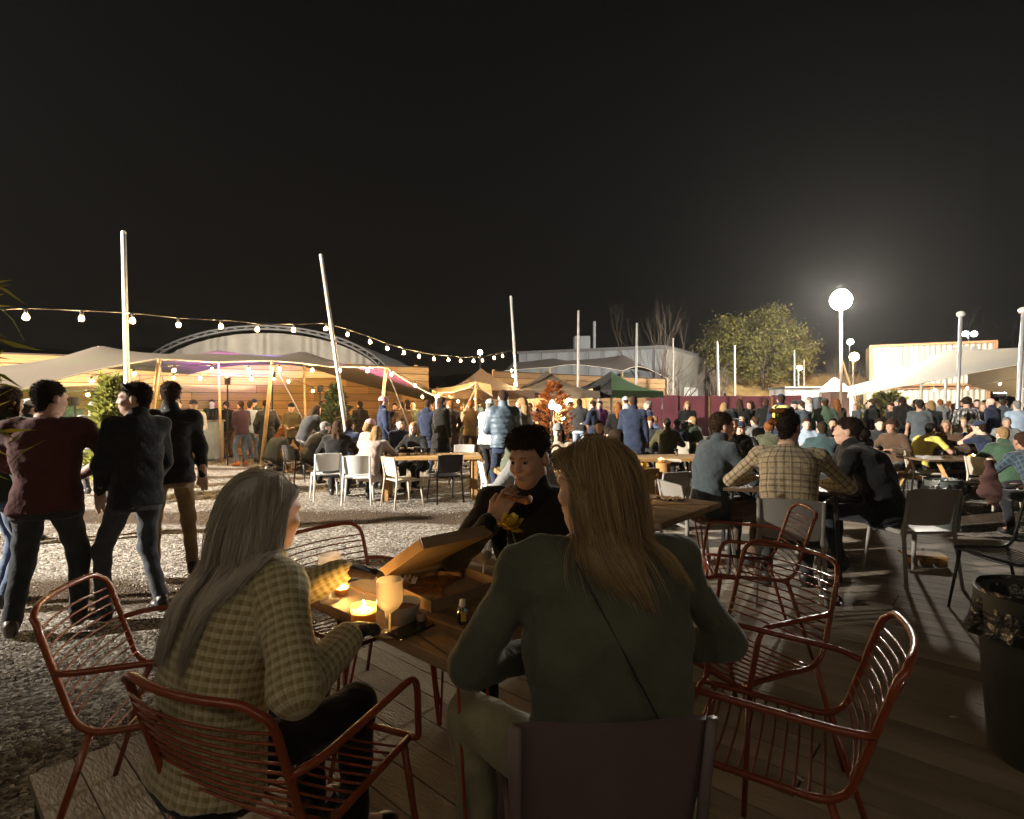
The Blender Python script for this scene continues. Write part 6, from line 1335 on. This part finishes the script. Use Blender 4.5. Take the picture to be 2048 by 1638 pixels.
Q_('person in purple behind the navy gilet', 1202, 16.2, 150, 'point', ('jacket', 'purple'), 'char', hair=('short', 'dark'))
Q_('woman with long copper hair beside the navy blazer', 1237, 12.4, 10, 'pockets', ('coat', 'black'), 'black', hair=('long', 'ginger'), fem=True, H=1.66)
Q_('person in pale grey hoodie with hood up', 1251, 15.2, 20, 'pockets', ('hoodie', 'pale'), 'char', hat=('beanie', 'pale'), H=1.84)
Q_('man in navy blazer with back to us', 1266, 10.9, -10, 'arms_down', ('coat', (.022, .032, .062)), 'navy', hair=('short', 'brown'), H=1.78, build=1.06)
Q_('grey-haired man in navy coat left of the hoarding', 1296, 14.2, 100, 'pockets', ('coat', 'navy'), 'char', hair=('short', 'grey'), tone=3)
Q_('woman with long blonde hair against the hoarding', 1374, 15.4, 190, 'phone', ('jacket', 'black'), 'black', hair=('long', 'blond'), fem=True)
Q_('blonde woman with back to us behind the dark cap', 1448, 12.4, 4, 'pockets', ('jacket', 'black'), 'black', hair=('long', 'blond'), fem=True, H=1.7)
Q_('person in black leather with back to us by the hoarding', 1480, 15.6, 10, 'hands_front', ('jacket', 'black'), 'black', hair=('long', 'brown'), H=1.8)
Q_('dark-haired person in black next to the leather jacket', 1504, 16.2, 120, 'cup', ('jacket', 'black'), 'black', hair=('bob', 'brown'))
Q_('man in black jacket with small white print on the back', 1531, 15.4, -15, 'cup', ('jacket', 'black'), 'black', hair=('short', 'brown'), H=1.82)
YB, SY = Q_('person in navy with yellow backpack and dark cap', 1562, 12.2, -2, 'arms_down', ('jacket', 'navy'), 'navy', hair=('short', 'brown'), hat=('cap', 'navy'), H=1.84)
Q_('man in black cap and black jacket in profile', 1593, 15.2, 120, 'cup', ('jacket', 'char'), 'char', hat=('cap', 'char'), tone=3)
Q_('man in slate-blue jacket and cap looking down', 1607, 14.0, 40, 'phone', ('jacket', (.09, .11, .14)), 'char', hat=('cap', 'navy'))
Q_('person in white jacket behind the slate-blue jacket', 1622, 16.0, 90, 'cup', ('jacket', 'pale'), 'char', hair=('short', 'grey'), tone=3, H=1.84)
Q_('man in green parka and cap with back to us', 1650, 14.3, 6, 'pockets', ('coat', 'green'), 'char', hat=('cap', 'olive'), H=1.82)
Q_('long-haired person in dark brown beside the green parka', 1674, 15.3, 30, 'cup', ('coat', 'brown'), 'black', hair=('long', 'ginger'), H=1.78)
Q_('man in dark jacket standing left of the reeds', 1748, 15.0, 60, 'hands_front', ('jacket', 'black'), 'black', hair=('short', 'brown'), H=1.78)
Q_('person all in black right of the reeds', 1806, 16.0, 30, 'arms_down', ('hoodie', 'black'), 'black', hair=('bob', 'dark'), H=1.84)
Q_('person with bright blue hood up in the crowd', 1832, 16.2, 30, 'pockets', ('hoodie', (.06, .22, .50)), 'char', hair=('short', 'dark'), H=1.82)
Q_('man in charcoal tee-shirt with back to us', 1840, 12.6, 8, 'arms_down', ('tee', 'slate'), 'denim', hair=('short', 'dark'), hat=('beanie', 'black'), H=1.72)
Q_('blonde person in black right of the charcoal tee-shirt', 1864, 13.8, 30, 'hands_front', ('jacket', 'black'), 'char', hair=('bob', 'blond'), H=1.74)
Q_('person in black and white patterned shirt', 1933, 13.4, -10, 'cup', ('shirt', 'black'), 'black', hair=('curly', 'dark'), topmat=BWSHIRT, H=1.82)
Q_('fair-haired person in black behind the picnic table', 1968, 14.8, 170, 'cup', ('jacket', 'black'), 'char', hair=('bob', 'blond'), H=1.7)
Q_('bald man in navy jacket with pink-lit head', 1988, 14.2, 60, 'point', ('jacket', 'navy'), 'char', hair=('none', 'dark'), tone=3, H=1.8)
Q_('person in pale blue shirt at the right of the crowd', 2034, 13.6, 20, 'pockets', ('shirt', 'ldenim'), 'char', hair=('short', 'grey'), H=1.74)
# yellow rucksack
h_ = SY; rk = thing('rucksack', 'yellow rucksack worn by the person in navy', 'rucksack', (YB.location.x, YB.location.y, YB.location.z), YB.rotation_euler.z); c_ = (SY.P + SY.N) / 2
MB().bbox((c_[0], c_[1] - .24, c_[2] + .05), (.32, .16, .40), .05).build('pack', cloth(K['yellow']), rk); MB().bbox((c_[0], c_[1] - .25, c_[2] + .29), (.34, .19, .12), .05).build('lid', cloth((.6, .55, .2)), rk)
for sx in (-1, 1): MB().tube([(c_[0] + sx * .1, c_[1] - .17, c_[2] + .28), (c_[0] + sx * .12, c_[1] + .02, c_[2] + .32), (c_[0] + sx * .13, c_[1] + .13, c_[2] + .1)], .018, 6, flat=.4).build('strap', cloth(K['char']), rk)
# the packed crowd under the pale tent: standing people far behind, seen as heads and shoulders
rng = np.random.default_rng(42); cols = ['black', 'char', 'navy', 'slate', 'brown', 'olive', 'grey', 'maroon', 'teal', 'beige', 'blue', 'plum', 'pale', 'rust']; hairs = [('short', 'brown'), ('short', 'dark'), ('bob', 'blond'), ('long', 'brown'), ('short', 'grey'), ('long', 'blond'), ('curly', 'dark'), ('short', 'ginger'), ('bob', 'dark')]
hw = {'short': 'short', 'bob': 'bobbed', 'long': 'long', 'curly': 'curly'}; poses_ = ['arms_down', 'cup', 'pockets', 'hands_front', 'crossed', 'phone']
nth = ['first', 'second', 'third', 'fourth', 'fifth', 'sixth', 'seventh', 'eighth', 'ninth', 'tenth', 'eleventh', 'twelfth', 'thirteenth', 'fourteenth', 'fifteenth', 'sixteenth', 'seventeenth', 'eighteenth']
for row, (Y0, px0, px1, n, wh_) in enumerate(((17.6, 1768, 2046, 11, 'front row'), (19.6, 1700, 2052, 15, 'middle row'), (21.6, 1716, 2046, 14, 'back row'))):
    for i in range(n):
        px = px0 + (px1 - px0) * (i + .5 + rng.uniform(-.3, .3)) / n; c = cols[(i * 5 + row * 3) % len(cols)]; hr = hairs[(i * 4 + row * 2) % len(hairs)]
        Q_('person in %s, %s %s hair, %s along %s under pale tent' % ({'char': 'charcoal', 'pale': 'pale grey'}.get(c, c), hw[hr[0]], hr[1], nth[i], wh_), px, Y0 + rng.uniform(-.5, .5), rng.uniform(-180, 180), poses_[(i * 7 + row) % 6], ('jacket' if i % 3 else 'hoodie', c), ('char', 'black', 'denim')[i % 3], hr, float(rng.choice([1.68, 1.74, 1.80])), fem=hr[0] in ('long', 'bob'))
for i, (px, Y0) in enumerate(((790, 17.6), (815, 18.2), (868, 17.4), (893, 18.0), (1060, 16.8), (1088, 17.2), (930, 17.8), (955, 17.2))):
    c = cols[(i * 3 + 1) % len(cols)]; hr = hairs[(i * 2 + 1) % len(hairs)]
    Q_('person in %s, %s %s hair, %s drinker along from the tent end' % ({'char': 'charcoal', 'pale': 'pale grey'}.get(c, c), hw[hr[0]], hr[1], nth[i]), px, Y0, (170, 20, 100, -40)[i % 4], poses_[i % 6], ('jacket', c), 'char', hr, (1.7, 1.78)[i % 2])
# tan dog
dg = thing('dog', 'tan dog beside the crouching woman', 'dog', (X_of(565, 13.6), 13.6, G0), rad(-120)); D = [('e', A3(0, 0, .40), np.eye(3), A3(.10, .25, .12), .04), ('e', A3(0, .16, .42), np.eye(3), A3(.11, .13, .14), .05), ('c', A3(0, .25, .48), A3(0, .36, .60), .075, .065, .04), ('e', A3(0, .40, .63), np.eye(3), A3(.068, .085, .068), .03), ('c', A3(0, .45, .62), A3(0, .55, .59), .04, .028, .02)]
for sx in (-1, 1):
    D += [('c', A3(sx * .06, .22, .38), A3(sx * .065, .20, .20), .05, .03, .03), ('c', A3(sx * .065, .20, .20), A3(sx * .065, .22, .02), .028, .022, .02), ('c', A3(sx * .065, .22, .02), A3(sx * .065, .26, .015), .024, .02, .02)]
    D += [('c', A3(sx * .065, -.17, .36), A3(sx * .07, -.10, .24), .065, .042, .03), ('c', A3(sx * .07, -.10, .24), A3(sx * .07, -.25, .15), .038, .026, .02), ('c', A3(sx * .07, -.25, .15), A3(sx * .07, -.22, .02), .024, .021, .02), ('c', A3(sx * .07, -.22, .02), A3(sx * .07, -.17, .015), .024, .02, .02), ('c', A3(sx * .045, .37, .68), A3(sx * .075, .35, .60), .024, .014, .012)]
D += [('c', A3(0, -.24, .44), A3(0, -.38, .50), .028, .018, .02), ('c', A3(0, -.38, .50), A3(0, -.45, .60), .018, .01, .01)]
put('body', grow_mesh(None, 'body', D, .016, DUMMY), dg, mat('tan_fur', (.30, .19, .09), .9, 0, .3, 12, .6, 60))

if 0:
    def dbg(n, r, f, S):
        for k, p in (('head', S.H), ('shL', S.sh[0]), ('shR', S.sh[1]), ('elL', S.el[0]), ('elR', S.el[1]), ('wrL', S.wr[0]), ('wrR', S.wr[1]), ('top', S.H + A3(0, 0, .12)), ('pelvis', S.P)):
            q = rotz(rad(f)) @ p + A3(*r); print('DBG', n, k, [round(float(v), 2) for v in q], round(1024 + F * q[0] / q[1]), round(810 - F * (q[2] - CAMZ) / q[1]))
    dbg('w1', r1, f1, S1); dbg('w2', r2, f2, S2); dbg('w3', r3, f3, S3)

# ================================================================== things on tables and floor
TZ = DECK_Z + .75
def on_table(px, py, z=TZ):
    Y = (CAMZ - z) * F / (py - 810); return X_of(px, Y), Y
frost = frosted('frosted_acrylic', (.86, .80, .74), .3, .4); clear = glassmat('clear_glass', (.96, .98, .97), .03); amber = glassmat('amber_glass', (.9, .32, .05), .06)
kraft = mat('kraft_card', (.27, .185, .11), .85, 0, .18, 8, .15, 40); kraft_in = mat('kraft_inside', (.28, .20, .125), .85, 0, .2, 6, .15, 40); flame_m = emat('candle_flame', (1.0, .50, .12), 1500.); wax = translucent('candle_wax', (.85, .62, .35), .6)
def wine(px, py, label, s=1.0, fill=None, z=TZ, X=None, Y=None):
    x, y = on_table(px, py, z) if X is None else (X, Y); t = thing('wine_glass', label, 'wine glass', (x, y, z)); t.scale = (s, s, s)
    MB().lathe([(.0, .0), (.034, .0), (.035, .003), (.008, .007), (.0045, .012), (.0045, .064), (.010, .070), (.030, .084), (.0405, .10), (.042, .12), (.040, .172)], sides=26).build('goblet', frost, t, True)
    if fill: MB().lathe([(.0, .083), (.025, .0905), (.0365, .103), (.039, .118), (.0, .118)], sides=20).build('drink', fill, t, True)
    return t
wine(779, 1268, 'frosted wine glass nearest the gloved hands, lit from behind', 1.0)
wine(660, 1202, 'frosted wine glass glowing in front of the candle', 1.0)
wine(966, 1157, 'frosted wine glass with dark dregs beside the flower bottle', .92, mat('dregs', (.03, .02, .015), .2))
def candle(x, y, z, label, r=.033, h=.05, col=None, power=1.0):
    t = thing('candle_holder', label, 'candle', (x, y, z)); MB().lathe([(0, .0), (r, 0), (r * 1.06, h)], sides=18).build('cup', col or frosted('candle_cup', (.9, .5, .18), .3, .35), t, True)
    MB().lathe([(0, .007), (r * .85, .007), (r * .85, h * .72), (0, h * .72)], sides=14).build('wax', wax, t); MB().lathe([(.0005, h * .75), (.0065, h * .75 + .008), (.005, h * .75 + .016), (.0005, h * .75 + .03)], sides=8).build('flame', flame_m, t, True); return t
x, y = on_table(727, 1243); candle(x, y, TZ, 'orange candle cup between the gloved hands and pizza boxes', .04, .055)
x, y = on_table(676, 1196); candle(x, y + .045, TZ, 'small candle burning just behind the frosted glass', .024, .034)
# bowl
bx, by = on_table(800, 1248); bo = thing('paper_bowl', 'white paper bowl behind the wine glass', 'bowl', (bx, by + .03, TZ)); MB().lathe([(0, .0), (.05, 0), (.062, .06), (.064, .062), (.060, .06), (.048, .006), (0, .006)], sides=26).build('bowl', mat('paper_white', (.62, .56, .47), .8, 0, .08), bo, True)
MB().lathe([(0, .042), (.054, .04)], sides=20).build('soup', mat('soup', (.30, .10, .02), .4), bo)
# open pizza box with its lid leaning back
def pizza_box(c, rz, s, lid_ang, label, food):
    t = thing('pizza_box', label, 'pizza box', (c[0], c[1], TZ), rz); h = .042; w = s / 2
    MB().box((0, 0, .0025), (s, s, .003)).build('tray', kraft_in, t)
    for (x, y, dx, dy) in ((-w, 0, .003, s), (w, 0, .003, s), (0, -w, s - .008, .003), (0, w, s - .008, .003)): MB().box((x, y, h / 2), (dx, dy, h)).build('side', kraft, t)
    a = lid_ang; L = MB(); Rl = rotx(a); L.box(A3(0, w + .002, h) + Rl @ A3(0, w, 0), (s, s, .003), Rl); lid = L.build('lid', kraft_in, t)
    MB().box(A3(0, w + .002, h) + Rl @ A3(0, s + .001, -.02), (s - .004, .003, .04), Rl).build('lid_flap', kraft, lid)
    for sx in (-1, 1): MB().box(A3(0, w + .002, h) + Rl @ A3(sx * (w - .002), w, -.02), (.003, s - .01, .038), Rl).build('lid_side', kraft, lid)
    if food:
        rng = np.random.default_rng(5)
        for k in range(5):
            a0 = k * .78 + .3; z = .006; M = MB(); R = s * .43; pts = [(0, 0)] + [(R * cos(a0 + j * .18), R * sin(a0 + j * .18)) for j in range(5)]
            n = len(pts); V = [(x * .97, y * .97, z + zz) for zz in (0, .012) for x, y in pts]; M.add(V, [tuple(range(n - 1, -1, -1)), tuple(range(n, 2 * n))] + [(i, (i + 1) % n, n + (i + 1) % n, n + i) for i in range(n)])
            o = M.build('slice', mat('pizza_top', (.32, .13, .04), .55, 0, .7, 40, .9, 60, dark=(.10, .035, .012)), t); MB().tube([(R * cos(a0 + j * .18), R * sin(a0 + j * .18), z + .012) for j in range(5)], .014, 7).build('crust', mat('crust', (.36, .20, .07), .8, 0, .5, 30, .6, 40), o, True)
    return t
pizza_box((-.275, 2.14), rad(44), .33, rad(149), 'open pizza box with slices and its lid folded back', True)
# paper sheet and napkin
cx, cy_ = on_table(912, 1140); u = np.linspace(-.17, .17, 14); UU, VV = np.meshgrid(u, u * .8); ps = thing('paper_wrap', 'creased brown paper lying under the frosted glass', 'paper', (cx, cy_ + .03, TZ), .5)
MB().grid(np.stack([UU, VV, .004 + .006 * np.abs(np.sin(UU * 31 + VV * 17)) + .010 * np.clip(np.abs(UU) / .17, 0, 1) ** 4], -1)).build('sheet', kraft_in, ps)
nx_, ny_ = on_table(815, 1172); nk = thing('napkin', 'crumpled white napkin beside the pizza', 'napkin', (nx_, ny_, TZ)); V2 = np.stack([UU * .25, VV * .25, .02 + .02 * np.sin(UU * 40) * np.cos(VV * 50 + 1) + .012 * np.sin(UU * 90)], -1); MB().grid(V2).build('tissue', mat('tissue', (.6, .56, .5), .9), nk, True)
# phone
fx, fy = on_table(823, 1262); pn = thing('phone', 'black phone lying on the table edge', 'phone', (fx, fy, TZ + .001), rad(-38)); MB().bbox((0, 0, .004), (.072, .148, .008), .003).build('case', mat('phone_case', (.012, .012, .014), .35), pn); MB().box((0, 0, .0085), (.066, .14, .001)).build('screen', mat('phone_glass', (.01, .01, .012), .05), pn); MB().tube(bend([(-.036, -.074, .004), (.036, -.074, .004), (.036, .074, .004), (-.036, .074, .004), (-.036, -.074, .004)], .008, 4), .0022, 6).build('rim', mat('gold', (.8, .6, .25), .25, 1.0, 0), pn)
# sanitiser bottle and little cup
sx_, sy_ = on_table(925, 1250); sb_ = thing('pump_bottle', 'small clear sanitiser bottle with white cap', 'bottle', (sx_, sy_, TZ + .001)); MB().bbox((0, 0, .03), (.034, .022, .06), .006).build('flask', glassmat('gel_bottle', (.85, .9, .86), .12), sb_, True); MB().lathe([(0, .06), (.010, .06), (.011, .064), (.010, .082), (0, .084)], sides=12).build('cap', mat('cap_white', (.7, .68, .62), .5), sb_, True); MB().box((.004, -.0115, .03), (.018, .0015, .03)).build('sticker', mat('sticker', (.55, .36, .06), .6), sb_)
kx, ky = on_table(842, 1246); kp = thing('small_cup', 'small clear cup with red sauce behind the phone', 'cup', (kx, ky, TZ + .001)); MB().lathe([(0, 0), (.014, 0), (.018, .035), (.017, .035), (.013, .002), (0, .002)], sides=16).build('cup', frost, kp, True); MB().lathe([(0, .004), (.0135, .004), (.0165, .026), (0, .026)], sides=14).build('sauce', mat('sauce', (.35, .05, .01), .3), kp, True)
# bottle vase with a yellow flower, amber tumbler
def flower(t, c, d, r, m, n=26, seed=0):
    rng = np.random.default_rng(seed); d = A3(*d); d /= np.linalg.norm(d)
    for k in range(n):
        a = k * 2.4; el = .25 + 1.0 * (k / n); u = np.cross(d, A3(cos(a), sin(a), .2)); u /= np.linalg.norm(u); v = d * sin(1.35 - el * .9) + u * cos(1.35 - el * .9); v /= np.linalg.norm(v); w = np.cross(v, u + d * .3); w /= np.linalg.norm(w) + 1e-9; L = r * rng.uniform(.75, 1.05)
        G = [[A3(*c) + v * L * s + w * q * L * .42 * sin(pi * (.15 + .8 * s)) + np.cross(v, w) * L * .22 * (s * s + .25 * abs(q) + .12 * sin(9 * q + k)) for q in (-1, -.33, .33, 1)] for s in (0, .35, .7, 1.0)]; MB().grid(np.array(G)).build('petal', m, t, True)
petal_m = translucent('petal_yellow', (.62, .45, .05), .35); stem_m = mat('stem_green', (.10, .17, .04), .6)
vx, vy = on_table(1020, 1190); vy -= .0; va = thing('bottle_vase', 'glass bottle holding one yellow ruffled flower', 'vase', (vx, vy, TZ)); va.scale = (1.2, 1.2, 1.22); MB().lathe([(0, .003), (.029, .003), (.031, .01), (.031, .105), (.026, .125), (.0115, .142), (.010, .20), (.0125, .206), (.0105, .206), (.0085, .198), (.0085, .14), (.028, .10), (.028, .008), (0, .006)], sides=22).build('bottle', clear, va, True)
MB().tube([(.004, 0, .02), (-.004, .004, .12), (.0, 0, .2), (.003, .0, .215)], .003, 6).build('stem', stem_m, va, True); MB().tube([(.006, 0, .2), (.02, .004, .15), (.028, .004, .10)], .0025, 5).build('leaf_stem', stem_m, va, True)
flower(va, (.002, -.004, .205), (0.05, -.25, 1), .052, petal_m, 30, 2)
ax_, ay_ = on_table(1046, 1172); tu = thing('amber_tumbler', 'amber glass tumbler tucked behind the green shoulder', 'glass', (ax_, ay_, TZ)); MB().lathe([(0, .004), (.030, .004), (.034, .09), (.032, .09), (.028, .01), (0, .01)], sides=20).build('tumbler', amber, tu, True)
# slice in the man's hand
wr = S3.wr[1]; M3 = rotz(rad(f3)); hw_ = M3 @ wr + A3(*r3); sl = thing('pizza_slice', 'folded pizza slice held up by the man in black', 'pizza slice', tuple(hw_ + A3(.085, .01, .105)), 0); V = [(-.055, 0, -.012), (.045, -.03, -.035), (.06, .03, -.03), (-.055, 0, .004), (.045, -.032, -.02), (.06, .03, -.012)]
MB().add(V, [(0, 2, 1), (3, 4, 5), (0, 1, 4, 3), (1, 2, 5, 4), (2, 0, 3, 5)]).build('wedge', MATS['pizza_top'], sl); MB().tube([(.045, -.032, -.024), (.06, .0, -.024), (.062, .032, -.018)], .012, 7).build('crust', MATS['crust'], sl, True)
# second hairpin table: candle, daffodils, debris
def t2(px, py): return on_table(px, py, TZ)
x, y = t2(1278, 998); candle(x, y, TZ, 'glowing candle jar on the daffodil table', .042, .06)
x, y = t2(1262, 1012); dv = thing('daffodil_vase', 'slim vase of yellow daffodils on the far hairpin table', 'vase', (x, y, TZ)); MB().lathe([(0, .003), (.025, .003), (.027, .10), (.013, .14), (.013, .18), (.011, .18), (.011, .14), (.024, .1), (.022, .008), (0, .006)], sides=18).build('bottle', clear, dv, True)
for k, (dx, dz) in enumerate(((-.05, .33), (.02, .36), (.09, .28), (.05, .24))): MB().tube([(0, 0, .03), (dx * .4, .0, dz * .6), (dx, -.01, dz)], .003, 5).build('stem', stem_m, dv, True); flower(dv, (dx, -.01, dz), (dx * 4, -.8, .4), .038, petal_m, 8, k)
x, y = t2(1340, 1000); cr_ = thing('crumpled_wrapper', 'crumpled brown wrapper on the daffodil table', 'wrapper', (x, y, TZ)); MB().grid(np.stack([UU * .5, VV * .5, .012 + .014 * np.sin(UU * 47) * np.sin(VV * 61)], -1)).build('sheet', kraft, cr_)
# candles and cups on the other tables
candle(X_of(1497, 8.6), 8.6, .73, 'round glowing candle on the table before the bearded man', .05, .07)
candle(X_of(1322, 8.2), 8.2, .752, 'orange candle on the round timber post', .045, .06)
candle(X_of(1946, 9.1), 9.1, .728, 'orange candle on the picnic table', .05, .06)
candle(X_of(1565, 5.25), 5.22, DECK_Z + .752, 'small candle hidden inside the group at the dark table', .035, .05)
tray = thing('food_tray', 'white paper tray beside the candle on the post', 'tray', (X_of(1345, 8.25), 8.3, .752)); MB().bbox((0, 0, .02), (.26, .16, .04), .008).build('tray', mat('paper_white', (.62, .56, .47), .8), tray)
beer = glassmat('beer', (.95, .55, .10), .05); cupm = glassmat('plastic_cup', (.95, .95, .95), .15)
def cup(x, y, z, label, fill=None, tip=None):
    t = thing('plastic_cup', label, 'cup', (x, y, z), 0, 'clear plastic cups'); MB().lathe([(0, .002), (.028, .002), (.038, .12), (.0365, .12), (.027, .004), (0, .004)], sides=16).build('cup', cupm, t, True)
    if fill: MB().lathe([(0, .006), (.027, .006), (.034, .08), (0, .08)], sides=14).build('drink', beer, t, True)
    if tip: t.rotation_euler = tip
for i, px in enumerate((818, 832, 846, 858, 872)): cup(X_of(px, 9.7), 9.62 + .05 * (i % 2), .732, 'empty plastic cup on the beam table, %s from the beer bottle' % nth[i])
cup(X_of(772, 9.7), 9.7, .732, 'cup of amber beer at the corner of the beam table', True)
bt = thing('beer_bottle', 'yellow labelled bottle standing on the beam table', 'bottle', (X_of(762, 9.75), 9.75, .732)); MB().lathe([(0, 0), (.034, 0), (.036, .14), (.014, .2), (.013, .26), (0, .262)], sides=14).build('bottle', mat('bottle_yellow', (.55, .45, .08), .3), bt, True)
x, y, _ = gnd(1667, 1202, DECK_Z); cup(x, y, DECK_Z + .04, 'clear plastic cup lying on its side on the deck', None, (rad(90), 0, rad(-20)))
x, y, _ = gnd(1637, 1128, DECK_Z); wine(0, 0, 'frosted wine glass with orange drink standing on the deck floor', 1.0, mat('orange_drink', (.5, .2, .03), .2), DECK_Z, x, y)
x, y, _ = gnd(1396, 1140, DECK_Z); wine(0, 0, 'frosted wine glass on the deck beside the hairpin legs', .95, None, DECK_Z, x, y)
# cigarette ends and scraps
for i, (px, py) in enumerate(((1906, 1436), (1705, 1165), (1600, 1560), (1730, 1170))):
    x, y, _ = gnd(px, py, DECK_Z); s = thing('paper_scrap', 'tiny white paper scrap on the deck, %s' % ('near the bin foot', 'beside the overturned cup', 'under the glinting chair', 'below the grey chair')[i], 'scrap', (x, y, DECK_Z + .004), i); MB().bbox((0, 0, .002), (.03, .012, .005), .001).build('scrap', wv, s)
# pink bag hung on the black chair
pb = thing('shoulder_bag', 'pale pink cloth bag hanging from the black chair', 'bag', (X_of(1980, 3.75), 3.75, Z_of(968, 3.75)), rad(20))
put('pouch', grow_mesh(None, 'pouch', [('c', A3(-.02, 0, .13), A3(.0, 0, -.05), .022, .058, .04), ('c', A3(.0, 0, -.05), A3(.05, 0, -.13), .06, .03, .03), ('c', A3(.03, 0, -.02), A3(.07, .01, -.10), .03, .025, .02), wrinkle(.012, 60, 3), wrinkle(.005, 120, 1)], .009, DUMMY), pb, mat('pink_cloth', (.55, .33, .34), .9, 0, .25, 10, .6, 25)); MB().tube([(0, 0, .12), (.04, .02, .16), (.10, .02, .05), (.09, .02, -.06)], .012, 6, flat=.4).build('strap', mat('brown_strap', (.12, .06, .04), .7), pb, True)
# bamboo leaning in from the left edge
bb = thing('bamboo_plant', 'thin bamboo leaves hanging in at the left edge', 'plant', (-1.945, 1.95, 0)); rng = np.random.default_rng(3); MB().tube([(0, 0, 0), (.02, 0, 1.2), (.08, 0, 2.3)], [.012, .01, .004], 6).build('cane', stem_m, bb, True); MB().tube([(-.08, .05, 0), (-.06, .05, 1.0), (.0, .05, 1.9)], [.011, .009, .004], 6).build('cane', stem_m, bb, True)
C = []; D_ = []
for k in range(60): z = rng.choice([1.35, 1.55, 1.65, 1.85, 1.95, 2.0]) + rng.normal(0, .05); C.append((.03 + rng.uniform(-.05, .06), rng.uniform(-.1, .1), z)); D_.append((rng.uniform(.3, 1), rng.uniform(-.6, .6), rng.uniform(-.6, .5)))
leaves('foliage', C, .13, leaf_mat('leaf_bamboo', (.22, .24, .04)), bb, .12, 0, np.array(D_), 2)

# drinks left about on the yard's tables
spots = [(1070, 7.5, .73, 'the table by the olive jacket'), (1102, 7.7, .73, 'the table before the smiling woman in cap'), (1196, 7.6, .73, 'the table before the man with glasses'), (1238, 7.8, .73, 'the table beside the red tartan shirt'), (1352, 9.5, .73, 'the table behind the timber post'), (1402, 9.6, .73, 'the table left of the slate jacket'),
         (1476, 8.7, .73, 'the table before the navy cap'), (1522, 8.8, .73, 'the table beside the round candle'), (1632, 10.7, .73, 'the table past the teal coat'), (1688, 10.8, .73, 'the table end past the teal coat'), (1885, 9.2, .7, 'the picnic table by the yellow shirt'), (1912, 9.4, .7, 'the picnic table before the brown coat'), (1975, 9.3, .7, 'the picnic table before the navy tee-shirt')]
for i, (px, Y, z, w) in enumerate(spots): cup(X_of(px, Y), Y, z + .002 + (.027 if z < .72 else 0), '%s plastic cup on %s' % ('half-full' if i % 2 else 'empty', w), i % 2)
